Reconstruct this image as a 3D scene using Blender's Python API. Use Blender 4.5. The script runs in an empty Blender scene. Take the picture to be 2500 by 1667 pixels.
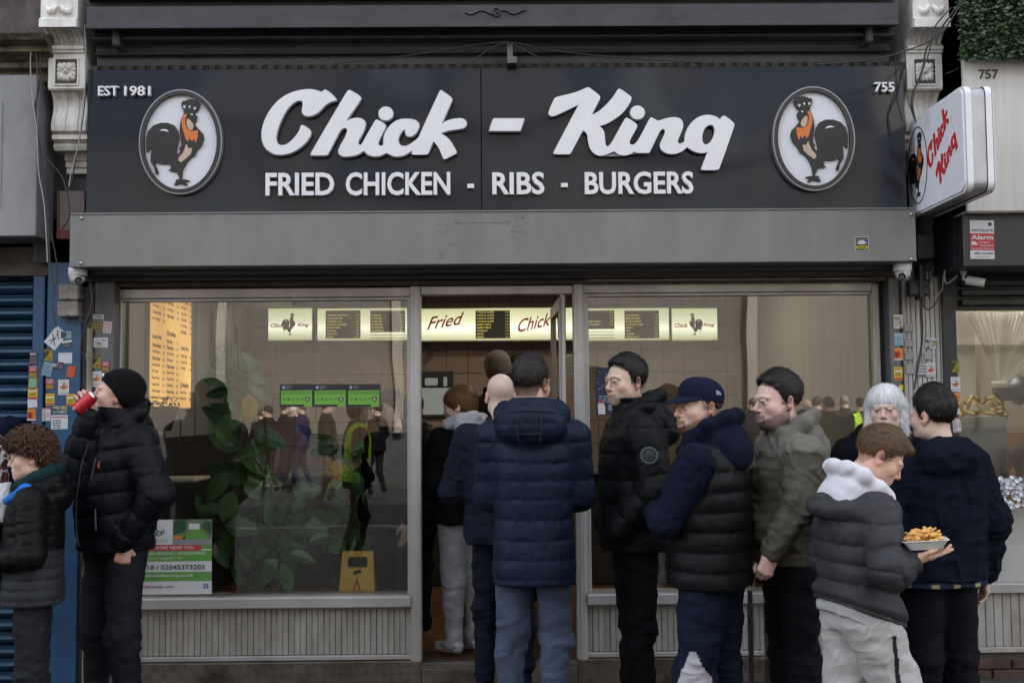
import bpy, math, random
import numpy as np
from mathutils import Vector, Matrix, Euler
PI = math.pi; R = math.radians
random.seed(7)
S = bpy.context.scene; COL = S.collection
# ------------------------------------------------------------- camera
FPX = 2730.0; CY = -6.45; CZ = 1.55
cam_d = bpy.data.cameras.new("camera"); cam = bpy.data.objects.new("camera", cam_d); COL.objects.link(cam)
cam_d.sensor_width = 36; cam_d.lens = FPX/2500*36; cam_d.clip_start = .05; cam_d.clip_end = 500
CR = (Matrix.Rotation(R(-.6), 3, 'Z') @ Matrix.Rotation(R(93.5), 3, 'X') @ Matrix.Rotation(R(-.48), 3, 'Z'))
cam.matrix_world = Matrix.Translation((0, CY, CZ)) @ CR.to_4x4()
S.camera = cam
# ------------------------------------------------------------- sky and sun
w = bpy.data.worlds.new("World"); S.world = w; w.use_nodes = True
nt = w.node_tree; nt.nodes.clear()
sky = nt.nodes.new('ShaderNodeTexSky'); sky.sky_type = 'NISHITA'; sky.sun_disc = False
SUN_EL, SUN_AZ = 34, 18
sky.sun_elevation = R(SUN_EL); sky.sun_rotation = R(SUN_AZ); sky.air_density = 1.0; sky.dust_density = 3.0; sky.ozone_density = 1.0
hs = nt.nodes.new('ShaderNodeHueSaturation'); hs.inputs['Saturation'].default_value = .30
bg = nt.nodes.new('ShaderNodeBackground'); bg.inputs[1].default_value = .15
wo = nt.nodes.new('ShaderNodeOutputWorld')
nt.links.new(sky.outputs[0], hs.inputs['Color']); nt.links.new(hs.outputs[0], bg.inputs[0]); nt.links.new(bg.outputs[0], wo.inputs[0])
sd = bpy.data.lights.new("sun", 'SUN'); sd.energy = 2.0; sd.angle = R(.6); sd.color = (1, .95, .87)
so = bpy.data.objects.new("sun", sd); COL.objects.link(so)
_az, _el = R(SUN_AZ), R(SUN_EL)
so.rotation_euler = Vector((math.sin(_az)*math.cos(_el), math.cos(_az)*math.cos(_el), math.sin(_el))).to_track_quat('Z', 'Y').to_euler()
S.view_settings.view_transform = 'Standard'; S.view_settings.look = 'None'; S.view_settings.gamma = 1
S.view_settings.exposure = 2.5
try:
    S.cycles.max_bounces = 6; S.cycles.transparent_max_bounces = 10; S.cycles.caustics_reflective = False; S.cycles.caustics_refractive = False
    S.cycles.sample_clamp_indirect = 4
except Exception: pass
# ------------------------------------------------------------- helpers
def W(px, py, y):
    """photo pixel (2500x1667) + depth plane -> world x, z"""
    d = CR @ Vector(((px-1250)/FPX, -(py-833.5)/FPX, -1))
    t = (y-CY)/d.y
    return t*d.x, CZ+t*d.z
def rect(px0, py0, px1, py1, y):
    xm, ym = (px0+px1)/2, (py0+py1)/2
    return W(px0, ym, y)[0], W(px1, ym, y)[0], W(xm, py1, y)[1], W(xm, py0, y)[1]
def sc_at(y): return FPX/(y-CY)

_mats = {}
def mat(name, col, rough=.6, metal=0, bump=None, var=None, spec=.5, emit=None, attr=False, sheen=0, coat=0, streak=None):
    """procedural principled material; var=(scale, amount[, dark colour]); bump=(scale, strength[, stretch])"""
    if name in _mats: return _mats[name]
    m = bpy.data.materials.new(name); m.use_nodes = True; _mats[name] = m
    n = m.node_tree.nodes; L = m.node_tree.links; b = n['Principled BSDF']
    b.inputs['Roughness'].default_value = rough; b.inputs['Metallic'].default_value = metal
    b.inputs['Specular IOR Level'].default_value = spec
    if sheen: b.inputs['Sheen Weight'].default_value = sheen; b.inputs['Sheen Roughness'].default_value = .4
    if coat: b.inputs['Coat Weight'].default_value = coat; b.inputs['Coat Roughness'].default_value = .15
    c = (*col, 1) if col else (1, 1, 1, 1)
    b.inputs['Base Color'].default_value = c
    tc = n.new('ShaderNodeTexCoord'); src = None
    if attr:
        a = n.new('ShaderNodeAttribute'); a.attribute_name = 'Col'; src = a.outputs['Color']
    if var:
        nz = n.new('ShaderNodeTexNoise'); nz.inputs['Scale'].default_value = var[0]; nz.inputs['Detail'].default_value = 6; nz.inputs['Roughness'].default_value = .65
        L.new(tc.outputs['Object'], nz.inputs['Vector'])
        if streak:
            mp = n.new('ShaderNodeMapping'); mp.inputs['Scale'].default_value = streak
            L.new(tc.outputs['Object'], mp.inputs[0]); L.new(mp.outputs[0], nz.inputs['Vector'])
        rp = n.new('ShaderNodeValToRGB'); rp.color_ramp.elements[0].position = .35; rp.color_ramp.elements[1].position = .68
        k = 1-var[1]; rp.color_ramp.elements[0].color = (*var[2], 1) if len(var) > 2 else (k, k, k, 1); rp.color_ramp.elements[1].color = (1, 1, 1, 1)
        L.new(nz.outputs[0], rp.inputs[0])
        mx = n.new('ShaderNodeMix'); mx.data_type = 'RGBA'; mx.blend_type = 'MULTIPLY'; mx.inputs[0].default_value = 1
        L.new(rp.outputs[0], mx.inputs[6])
        if src: L.new(src, mx.inputs[7])
        else: mx.inputs[7].default_value = c
        src = mx.outputs[2]
        rr = n.new('ShaderNodeMapRange'); rr.inputs[3].default_value = min(1, rough+.12); rr.inputs[4].default_value = max(.03, rough-.08)
        L.new(nz.outputs[0], rr.inputs[0]); L.new(rr.outputs[0], b.inputs['Roughness'])
    if src: L.new(src, b.inputs['Base Color'])
    if bump:
        nb = n.new('ShaderNodeTexNoise'); nb.inputs['Scale'].default_value = bump[0]; nb.inputs['Detail'].default_value = 5
        v = tc.outputs['Object']
        if len(bump) > 2:
            mp = n.new('ShaderNodeMapping'); mp.inputs['Scale'].default_value = bump[2]; L.new(v, mp.inputs[0]); v = mp.outputs[0]
        L.new(v, nb.inputs['Vector'])
        bp = n.new('ShaderNodeBump'); bp.inputs['Strength'].default_value = bump[1]; bp.inputs['Distance'].default_value = .01
        L.new(nb.outputs[0], bp.inputs['Height']); L.new(bp.outputs[0], b.inputs['Normal'])
    if emit:
        b.inputs['Emission Color'].default_value = (*emit[0], 1); b.inputs['Emission Strength'].default_value = emit[1]
    return m
def flat(name, col, rough=.5, **k): return mat(name, col, rough, **k)

def tag(o, label=None, cat=None, group=None, kind=None):
    if label: o['label'] = label
    if cat: o['category'] = cat
    if group: o['group'] = group
    if kind: o['kind'] = kind
    return o
def empty(name, loc, label, cat, group=None, rz=0):
    o = bpy.data.objects.new(name, None); COL.objects.link(o); o.location = loc; o.rotation_euler = (0, 0, rz)
    o.empty_display_size = .1
    return tag(o, label, cat, group)

class MB:
    """collects geometry in world coordinates, then links it as one mesh object"""
    def __init__(s): s.v = []; s.f = []; s.m = []; s.sm = []
    def add(s, vs, fs, mi=0, sm=False):
        o = len(s.v); s.v += [tuple(p) for p in vs]; s.f += [tuple(i+o for i in f) for f in fs]
        s.m += [mi]*len(fs); s.sm += [sm]*len(fs); return s
    def box(s, x0, x1, y0, y1, z0, z1, mi=0, M=None, bev=0):
        if x0 > x1: x0, x1 = x1, x0
        if y0 > y1: y0, y1 = y1, y0
        if z0 > z1: z0, z1 = z1, z0
        if bev:
            b = min(bev, (x1-x0)/2.2, (y1-y0)/2.2, (z1-z0)/2.2)
            vs = []; idx = {}
            for ix, (xa, sx) in enumerate(((x0, 1), (x1, -1))):
                for iy, (ya, sy) in enumerate(((y0, 1), (y1, -1))):
                    for iz, (za, sz) in enumerate(((z0, 1), (z1, -1))):
                        for ax in range(3):
                            idx[ix, iy, iz, ax] = len(vs)
                            vs.append((xa+(0 if ax == 0 else sx*b), ya+(0 if ax == 1 else sy*b), za+(0 if ax == 2 else sz*b)))
            fs = []
            for i in (0, 1):
                q = [idx[i, 0, 0, 0], idx[i, 0, 1, 0], idx[i, 1, 1, 0], idx[i, 1, 0, 0]]; fs.append(q if i == 0 else q[::-1])
                q = [idx[0, i, 0, 1], idx[1, i, 0, 1], idx[1, i, 1, 1], idx[0, i, 1, 1]]; fs.append(q if i == 0 else q[::-1])
                q = [idx[0, 0, i, 2], idx[0, 1, i, 2], idx[1, 1, i, 2], idx[1, 0, i, 2]]; fs.append(q if i == 0 else q[::-1])
            for a in (0, 1):
                for c in (0, 1):
                    fl = (a+c) % 2
                    q = [idx[a, c, 0, 0], idx[a, c, 1, 0], idx[a, c, 1, 1], idx[a, c, 0, 1]]; fs.append(q if fl else q[::-1])
                    q = [idx[a, 0, c, 0], idx[a, 1, c, 0], idx[a, 1, c, 2], idx[a, 0, c, 2]]; fs.append(q[::-1] if fl else q)
                    q = [idx[0, a, c, 1], idx[1, a, c, 1], idx[1, a, c, 2], idx[0, a, c, 2]]; fs.append(q if fl else q[::-1])
                    for e in (0, 1):
                        q = [idx[a, c, e, 0], idx[a, c, e, 1], idx[a, c, e, 2]]; fs.append(q[::-1] if (a+c+e) % 2 else q)
        else:
            vs = [(x, y, z) for x in (x0, x1) for y in (y0, y1) for z in (z0, z1)]
            fs = [(0, 1, 3, 2), (4, 6, 7, 5), (0, 4, 5, 1), (2, 3, 7, 6), (0, 2, 6, 4), (1, 5, 7, 3)]
        if M is not None: vs = [M @ Vector(p) for p in vs]
        return s.add(vs, fs, mi)
    def tube(s, pts, r, n=8, mi=0, caps=True, sm=True):
        P = [Vector(p) for p in pts]; k = len(P); rs = r if hasattr(r, '__len__') else [r]*k
        vs = []; up = None
        for i, p in enumerate(P):
            t = (P[min(i+1, k-1)]-P[max(i-1, 0)]).normalized()
            if up is None: up = t.orthogonal().normalized()
            u = (up-t*up.dot(t)); u = u.normalized() if u.length > 1e-6 else t.orthogonal().normalized(); up = u; v = t.cross(u)
            for j in range(n):
                a = 2*PI*j/n; vs.append(p+(u*math.cos(a)+v*math.sin(a))*rs[i])
        fs = [(i*n+j, i*n+(j+1) % n, (i+1)*n+(j+1) % n, (i+1)*n+j) for i in range(k-1) for j in range(n)]
        s.add(vs, fs, mi, sm)
        if caps: s.add([vs[j] for j in range(n)], [tuple(range(n))[::-1]], mi); s.add(vs[-n:], [tuple(range(n))], mi)
        return s
    def lathe(s, prof, M=None, n=24, mi=0, sm=True):
        vs = [(r*math.cos(2*PI*j/n), r*math.sin(2*PI*j/n), z) for r, z in prof for j in range(n)]
        if M is not None: vs = [M @ Vector(p) for p in vs]
        fs = [(i*n+j, i*n+(j+1) % n, (i+1)*n+(j+1) % n, (i+1)*n+j) for i in range(len(prof)-1) for j in range(n)]
        return s.add(vs, fs, mi, sm)
    def extr(s, prof, x0, x1, mi=0, sm=False):
        """profile [(y,z)...] closed, extruded along x"""
        n = len(prof)
        vs = [(x0, y, z) for y, z in prof]+[(x1, y, z) for y, z in prof]
        fs = [(i, (i+1) % n, n+(i+1) % n, n+i) for i in range(n)]
        s.add(vs, fs, mi, sm); s.add(vs, [tuple(range(n))[::-1], tuple(range(n, 2*n))], mi)
        return s
    def ngon2(s, loops, fn, mi=0, depth=None, mi_side=None):
        """2-D loops (outer + holes) tessellated; fn maps (a,b,d)->xyz; depth adds sides"""
        from mathutils.geometry import tessellate_polygon
        L = [[Vector((a, b, 0)) for a, b in lp] for lp in loops]
        tris = tessellate_polygon(L); fl = [p for lp in loops for p in lp]
        s.add([fn(a, b, 0) for a, b in fl], [tuple(t) for t in tris], mi)
        if depth:
            for lp in loops:
                n = len(lp); vs = [fn(a, b, 0) for a, b in lp]+[fn(a, b, depth) for a, b in lp]
                s.add(vs, [(i, (i+1) % n, n+(i+1) % n, n+i) for i in range(n)], mi if mi_side is None else mi_side)
        return s
    def build(s, name, mats, parent=None, auto=False):
        if not isinstance(mats, (list, tuple)): mats = [mats]
        me = bpy.data.meshes.new(name); me.from_pydata(s.v, [], s.f)
        for m in mats: me.materials.append(m)
        me.polygons.foreach_set('material_index', s.m); me.polygons.foreach_set('use_smooth', s.sm); me.update()
        o = bpy.data.objects.new(name, me); COL.objects.link(o)
        if parent:
            o.parent = parent; o.matrix_parent_inverse = Matrix.Identity(4)
            loc, rot = parent.location, parent.rotation_euler
            Mi = (Matrix.Translation(loc) @ rot.to_matrix().to_4x4()).inverted()
            p = parent.parent
            while p:
                Mi = Mi @ (Matrix.Translation(p.location) @ p.rotation_euler.to_matrix().to_4x4()).inverted(); p = p.parent
            if Mi != Matrix.Identity(4): me.transform(Mi)
        return o
def recenter(o):
    """put a parentless mesh's origin at its own base centre"""
    me = o.data; n = len(me.vertices); a = np.empty(n*3); me.vertices.foreach_get('co', a); a = a.reshape(-1, 3)
    c = Vector(((a[:, 0].min()+a[:, 0].max())/2, (a[:, 1].min()+a[:, 1].max())/2, a[:, 2].min()))
    me.transform(Matrix.Translation(-c)); o.location = c; return o
def chaikin(P, it=2, closed=True):
    for _ in range(it):
        Q = []
        for i in range(len(P)):
            a, b = P[i], P[(i+1) % len(P)]
            Q += [(.75*a[0]+.25*b[0], .75*a[1]+.25*b[1]), (.25*a[0]+.75*b[0], .25*a[1]+.75*b[1])]
        P = Q
    return P
_tc = {}
def text_geo(t, bold=.0, shear=0.0):
    k = (t, bold, shear)
    if k in _tc: return _tc[k]
    c = bpy.data.curves.new('t', 'FONT'); c.body = t; c.size = 1; c.offset = bold; c.shear = shear; c.resolution_u = 3
    o = bpy.data.objects.new('t', c); COL.objects.link(o)
    dg = bpy.context.evaluated_depsgraph_get(); me = bpy.data.meshes.new_from_object(o.evaluated_get(dg))
    V = np.array([v.co[:] for v in me.vertices]) if len(me.vertices) else np.zeros((1, 3)); F = [tuple(p.vertices) for p in me.polygons]
    E = {}
    for f in F:
        for i in range(len(f)):
            e = (f[i], f[(i+1) % len(f)]); ek = tuple(sorted(e)); E[ek] = None if ek in E else e
    E = [e for e in E.values() if e]
    bpy.data.objects.remove(o); bpy.data.curves.remove(c); bpy.data.meshes.remove(me)
    lo = V.min(0); hi = V.max(0); V = (V-lo); V[:, 2] = 0
    _tc[k] = (V, F, E, (hi-lo)); return _tc[k]
def put_text(mb, t, fn, w=None, h=None, mi=0, depth=0, bold=.0, x=0, z=0, align='L', shear=0., mi_side=None):
    """fn(a,b,d)->xyz ; text fitted to width w and/or cap height h, at lower-left (x,z)"""
    if not t.strip(): return
    V, F, E, sz = text_geo(t, bold, shear)
    hx = sz[1] if sz[1] > 1e-6 else .7
    if h is None: h = w/sz[0]*hx
    sy = h/hx; sx = (w/sz[0]) if w else sy
    ww = sz[0]*sx; ox = x-(ww/2 if align == 'C' else ww if align == 'R' else 0)
    P = [(ox+a*sx, z+b*sy) for a, b, _ in V]
    mb.add([fn(a, b, 0) for a, b in P], F, mi)
    if depth:
        n = len(P); mb.add([fn(a, b, 0) for a, b in P]+[fn(a, b, depth) for a, b in P], [(i, j, n+j, n+i) for i, j in E], mi if mi_side is None else mi_side)
def front(y): return lambda a, b, d: (a, y+d, b)   # plane facing the street; depth goes into the wall

def noise3(P, scale, seed=0):
    """smooth value noise on Nx3 points, range about -1..1"""
    rng = np.random.RandomState(seed); T = rng.rand(32, 32, 32).astype(np.float32)*2-1
    Q = P*scale+seed*3.17; I = np.floor(Q).astype(int); f = Q-I; f = f*f*(3-2*f); I &= 31; J = (I+1) & 31
    def g(a, b, c): return T[(J if a else I)[:, 0], (J if b else I)[:, 1], (J if c else I)[:, 2]]
    x, y, z = f[:, 0], f[:, 1], f[:, 2]
    return ((g(0,0,0)*(1-x)+g(1,0,0)*x)*(1-y)+(g(0,1,0)*(1-x)+g(1,1,0)*x)*y)*(1-z)+((g(0,0,1)*(1-x)+g(1,0,1)*x)*(1-y)+(g(0,1,1)*(1-x)+g(1,1,1)*x)*y)*z
# ============================================================= MATERIALS
M_sign = mat('sign_panel', (.016, .021, .031), .10, bump=(1.1, .9), spec=.42)
_bp = [q for q in M_sign.node_tree.nodes if q.type == 'BUMP'][0]; _bp.inputs['Distance'].default_value = .05
for q in M_sign.node_tree.nodes:
    if q.type == 'TEX_NOISE': q.inputs['Detail'].default_value = .6
M_white = mat('sign_white', (.78, .77, .79), .35, var=(6, .06))
M_wside = mat('letter_side', (.22, .24, .26), .3, metal=.3)
M_black = mat('black_paint', (.016, .016, .018), .4)
M_alu = mat('aluminium_frame', (.50, .50, .50), .34, metal=.35, var=(3, .22, (.72, .70, .67)), streak=(1, 1, .25))
M_box = mat('shutter_box', (.205, .206, .202), .42, metal=.1, var=(3.2, .34, (.80, .80, .77)), streak=(1.5, 1, .45), bump=(40, .02))
M_slate = mat('cornice_paint', (.052, .052, .057), .62, var=(4, .35), bump=(22, .25))
M_dark = mat('dark_void', (.012, .012, .012), .7)
M_dark2 = mat('dark_frame', (.016, .018, .022), .42, var=(6, .3))
M_corb = mat('corbel_plaster', (.84, .82, .79), .75, var=(7, .5, (.62, .60, .56)), streak=(1.6, 1.6, .5), bump=(35, .25))
M_stone = mat('old_stone', (.22, .18, .12), .85, var=(5, .75, (.16, .15, .11)), streak=(1, 1, 2.5), bump=(25, .5))
M_blue = mat('blue_paint', (.028, .095, .190), .4, var=(3.5, .35, (.55, .6, .68)), bump=(25, .1))
M_blued = mat('blue_shutter', (.014, .058, .125), .38, metal=.2, var=(5, .4), bump=(60, .05))
M_taupe = mat('taupe_paint', (.17, .15, .135), .6, var=(6, .4, (.5, .47, .43)), streak=(2, 2, .5), bump=(30, .15))
M_grey = mat('grey_metal', (.13, .13, .135), .45, var=(7, .35), streak=(2, 2, .7))
M_lgrey = mat('fascia_grey', (.30, .30, .31), .4, var=(2.5, .3, (.6, .6, .62)), streak=(1, 1, .5), bump=(20, .05))
M_panelw = mat('white_panel', (.55, .54, .52), .45, var=(6, .2, (.7, .69, .66)), streak=(4, 4, .4))
M_rib = mat('ribbed_panel', (.42, .405, .38), .45, metal=.1, var=(5, .3, (.62, .6, .56)), streak=(3, 3, .8))
M_plate = mat('tread_plate', (.20, .175, .15), .42, metal=.55, var=(5, .55, (.35, .3, .26)), bump=(50, .1))
M_cable = mat('cable', (.02, .02, .02), .5)
M_cablew = mat('pale_cable', (.28, .27, .25), .5)
M_pave = mat('paving', (.060, .055, .048), .85, var=(6, .45), bump=(40, .3))
M_road = mat('asphalt', (.022, .022, .023), .9, var=(8, .3), bump=(90, .5))
M_brick = mat('dark_brick', (.10, .055, .042), .85, var=(11, .6), bump=(30, .5))

def glass_mat(name, tint=(.93, .95, .94), k=1.0, add=.0):
    m = bpy.data.materials.new(name); m.use_nodes = True; n = m.node_tree.nodes; L = m.node_tree.links; n.clear()
    t = n.new('ShaderNodeBsdfTransparent'); t.inputs[0].default_value = (*tint, 1)
    g = n.new('ShaderNodeBsdfGlossy'); g.inputs['Roughness'].default_value = .0; g.inputs['Color'].default_value = (1, 1, 1, 1)
    tc = n.new('ShaderNodeTexCoord'); nz = n.new('ShaderNodeTexNoise'); nz.inputs['Scale'].default_value = 1.3; nz.inputs['Detail'].default_value = 1
    bp = n.new('ShaderNodeBump'); bp.inputs['Strength'].default_value = .10; bp.inputs['Distance'].default_value = .02
    L.new(tc.outputs['Object'], nz.inputs['Vector']); L.new(nz.outputs[0], bp.inputs['Height']); L.new(bp.outputs[0], g.inputs['Normal'])
    f = n.new('ShaderNodeFresnel'); f.inputs[0].default_value = 1.52
    mm = n.new('ShaderNodeMath'); mm.operation = 'MULTIPLY_ADD'; mm.inputs[1].default_value = 1.9*k; mm.inputs[2].default_value = add; mm.use_clamp = True
    L.new(f.outputs[0], mm.inputs[0]); mx = n.new('ShaderNodeMixShader'); o = n.new('ShaderNodeOutputMaterial')
    L.new(mm.outputs[0], mx.inputs[0]); L.new(t.outputs[0], mx.inputs[1]); L.new(g.outputs[0], mx.inputs[2]); L.new(mx.outputs[0], o.inputs[0])
    return m
M_glass2 = glass_mat('display_glass', k=.55)
M_glass = glass_mat('window_glass', k=1.0, add=.0)

# ============================================================= GROUND, STREET, HOUSES OPPOSITE
def struct(o): o['kind'] = 'structure'; return o
mb = MB(); mb.box(-40, 40, -8.6, .1, -.3, 0); struct(mb.build('pavement', M_pave))
mb = MB()
for i in range(-7, 8):
    for j in range(12):
        ofs = .35 if j % 2 else 0
        mb.box(i*.7+ofs-.345, i*.7+ofs+.345, -.7*(j+1)+.005-.02, -.7*j-.02, .0, .008, bev=.004)
struct(mb.build('paving_slabs', M_pave))
mb = MB(); mb.box(-40, 40, -8.75, -8.6, -.3, .0, bev=.01); struct(mb.build('kerb', mat('kerb_stone', (.25, .24, .22), .8, var=(4, .3))))
mb = MB(); mb.box(-90, 90, -17.6, -8.75, -.4, -.12); struct(mb.build('road', M_road))
mb = MB(); mb.box(-60, 60, -21, -17.6, -.4, 0); struct(mb.build('far_pavement', mat('far_paving', (.05, .047, .043), .85, var=(3, .3))))
mb = MB(); mb.box(-90, 90, -21, 12, -.62, -.41); struct(mb.build('ground', M_road))
# terrace across the street: only seen reflected in the glass
opp = empty('terrace_building', (0, -21, 0), 'pale rendered terrace across the road, seen mirrored in the shop glass', 'building')
M_opp = mat('pale_render', (.135, .118, .098), .85, var=(1.2, .16), bump=(8, .2))
M_opp2 = mat('stone_trim', (.27, .24, .20), .8, var=(2, .15)); M_oppd = mat('opposite_shopfront', (.05, .05, .06), .4)
mb = MB(); mb.box(-26, 9.6, -22, -21, 3.1, 7.9); mb.build('wall', M_opp, opp)
M_slt = mat('slate_roof', (.03, .035, .05), .5, var=(2, .4)); mb = MB(); mb.add([(-26, -20.7, 7.9), (9.6, -20.7, 7.9), (9.6, -24, 13), (-26, -24, 13)], [(0, 1, 2, 3)]); mb.box(-26, 26, -24.2, -24, 0, 13); mb.build('roof', M_slt, opp)
for i in range(6):
    x = -22+i*5.6; mb = MB(); mb.add([(x-1.5, -20.65, 7.9), (x+1.5, -20.65, 7.9), (x+1.5, -20.65, 9.0), (x, -20.65, 10.4), (x-1.5, -20.65, 9.0), (x-1.5, -23, 9.0), (x+1.5, -23, 9.0), (x, -23, 10.4)], [(0, 1, 2, 3, 4), (4, 3, 7, 5), (3, 2, 6, 7)]); mb.build('gable', M_opp, opp)
mb = MB(); mb.box(-26, 26, -22, -21.0, 1.0, 3.1); mb.build('wall', M_opp, opp)
for i in range(12):
    x = -24+i*4.3; mb = MB(); mb.box(x-.12, x+.12, -20.9, -20.75, 1.0, 7.8); mb.build('pilaster', M_opp2, opp)
for i in (2, 5, 8):
    x = -24+i*4.3; mb = MB(); mb.tube([(x+1.4, -20.9, .99), (x+1.4, -20.9, 7.8)], .06, 8); mb.build('drain_pipe', M_oppd, opp)
mb = MB(); mb.box(-26, 26, -22, -21.02, 0, .99); mb.build('plinth', M_oppd, opp)
mb = MB(); mb.box(9.6, 26, -22, -20.7, 3.1, 11); mb.build('wall', M_opp2, opp)

for i in range(-7, 7):
    x = i*3.4+.6
    for k in (5.0, 8.2): mb = MB(); mb.box(x-.55, x+.55, -21.01, -20.99, k, k+1.8); mb.build('window', mat('opposite_window', (.10, .105, .11), .15), opp)
# ============================================================= THE CHICKEN SHOP
shop = empty('chicken_shop', (0, 0, 0), 'grey fronted takeaway shop with wide plate windows and open doorway', 'building')
# --- cornice mouldings above the sign
def zc(py, y, px=1200): return W(px, py, y)[1]
st_ = [(-.1, -60), (-.52, -60), (-.52, -8), (-.46, 3), (-.46, 10), (-.50, 12), (-.51, 14), (-.51, 54), (-.525, 57), (-.525, 65), (-.50, 68), (-.40, 73), (-.40, 82),
       (-.43, 86), (-.43, 92), (-.41, 98), (-.375, 106), (-.36, 114), (-.36, 121), (-.375, 124), (-.385, 128), (-.375, 132), (-.35, 134), (-.35, 157), (-.1, 158)]
prof = [(y, zc(py, y)) for y, py in st_]
xl, xr = W(213, 80, -.5)[0], W(2192, 80, -.5)[0]
mb = MB(); mb.extr(prof, xl, xr)
# ogee end brackets and the crest plate in the middle
for sx, x in ((1, xl), (-1, xr)):
    mb.box(x+sx*.12, x+sx*.16, -.47, -.32, zc(118, -.4), zc(76, -.4), bev=.01)
mb.tube([(W(1136+i*9.3, 30, -.515)[0], -.515, zc(30+math.sin(i*1.1)*5, -.515)) for i in range(17)], .006, 6)
mb.tube([(W(1212+math.cos(a)*9, 30, -.515)[0], -.52, zc(30+math.sin(a)*10, -.515)) for a in [k*.6 for k in range(11)]], .005, 6)
mb.build('cornice', M_slate, shop)
# dentil lattice behind the top of the sign
mb = MB()
for i in range(70):
    x = W(225+i*28.6, 162, -.36)[0]; mb.box(x, x+.034, -.37, -.352, zc(172, -.36), zc(157, -.36)-.001, 0)
mb.box(xl, xr, -.345, -.1, zc(176, -.345), zc(157, -.345)-.004, 1)
mb.build('lattice', [mat('raw_timber', (.055, .045, .03), .8, var=(9, .5)), M_dark], shop)
# bracket and wires hung in front of the cornice
mb = MB(); x0, x1, z0, z1 = rect(1238, 105, 1252, 152, -.45); mb.box(x0, x1, -.47, -.44, z0, z1, bev=.003); mb.box(x0, x1+.02, -.5, -.33, z0-.02, z0+.015); mb.build('bracket', M_grey, shop)
def cable(name, pts, y, r=.004, m=None, par=None, label=None, group=None):
    """pts: photo pixels along the cable"""
    P = []
    for i, p in enumerate(pts):
        yy = p[2] if len(p) > 2 else y; x, z = W(p[0], p[1], yy); P.append((x, yy, z))
    Q = []
    for i in range(len(P)-1):   # Catmull-Rom
        a, b, c, d = P[max(i-1, 0)], P[i], P[i+1], P[min(i+2, len(P)-1)]
        for t in (0, .25, .5, .75):
            Q.append(tuple(.5*((2*b[k])+(-a[k]+c[k])*t+(2*a[k]-5*b[k]+4*c[k]-d[k])*t*t+(-a[k]+3*b[k]-3*c[k]+d[k])*t**3) for k in range(3)))
    Q.append(P[-1]); mb = MB(); mb.tube(Q, r, 6); o = mb.build(name, m or M_cable, par)
    if not par: tag(recenter(o), label, 'cable', group)
    return o
cable('wire', [(815, 156), (1000, 136), (1150, 112), (1245, 104), (1350, 124), (1500, 140), (1720, 154)], -.48, .0035, par=shop)
cable('wire', [(1155, 152), (1190, 124), (1238, 106), (1290, 128), (1345, 156)], -.49, .0035, par=shop)
cable('wire', [(1990, 158), (2100, 150), (2190, 132), (2290, 88), (2345, 10)], -.75, .004, par=shop)
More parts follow.
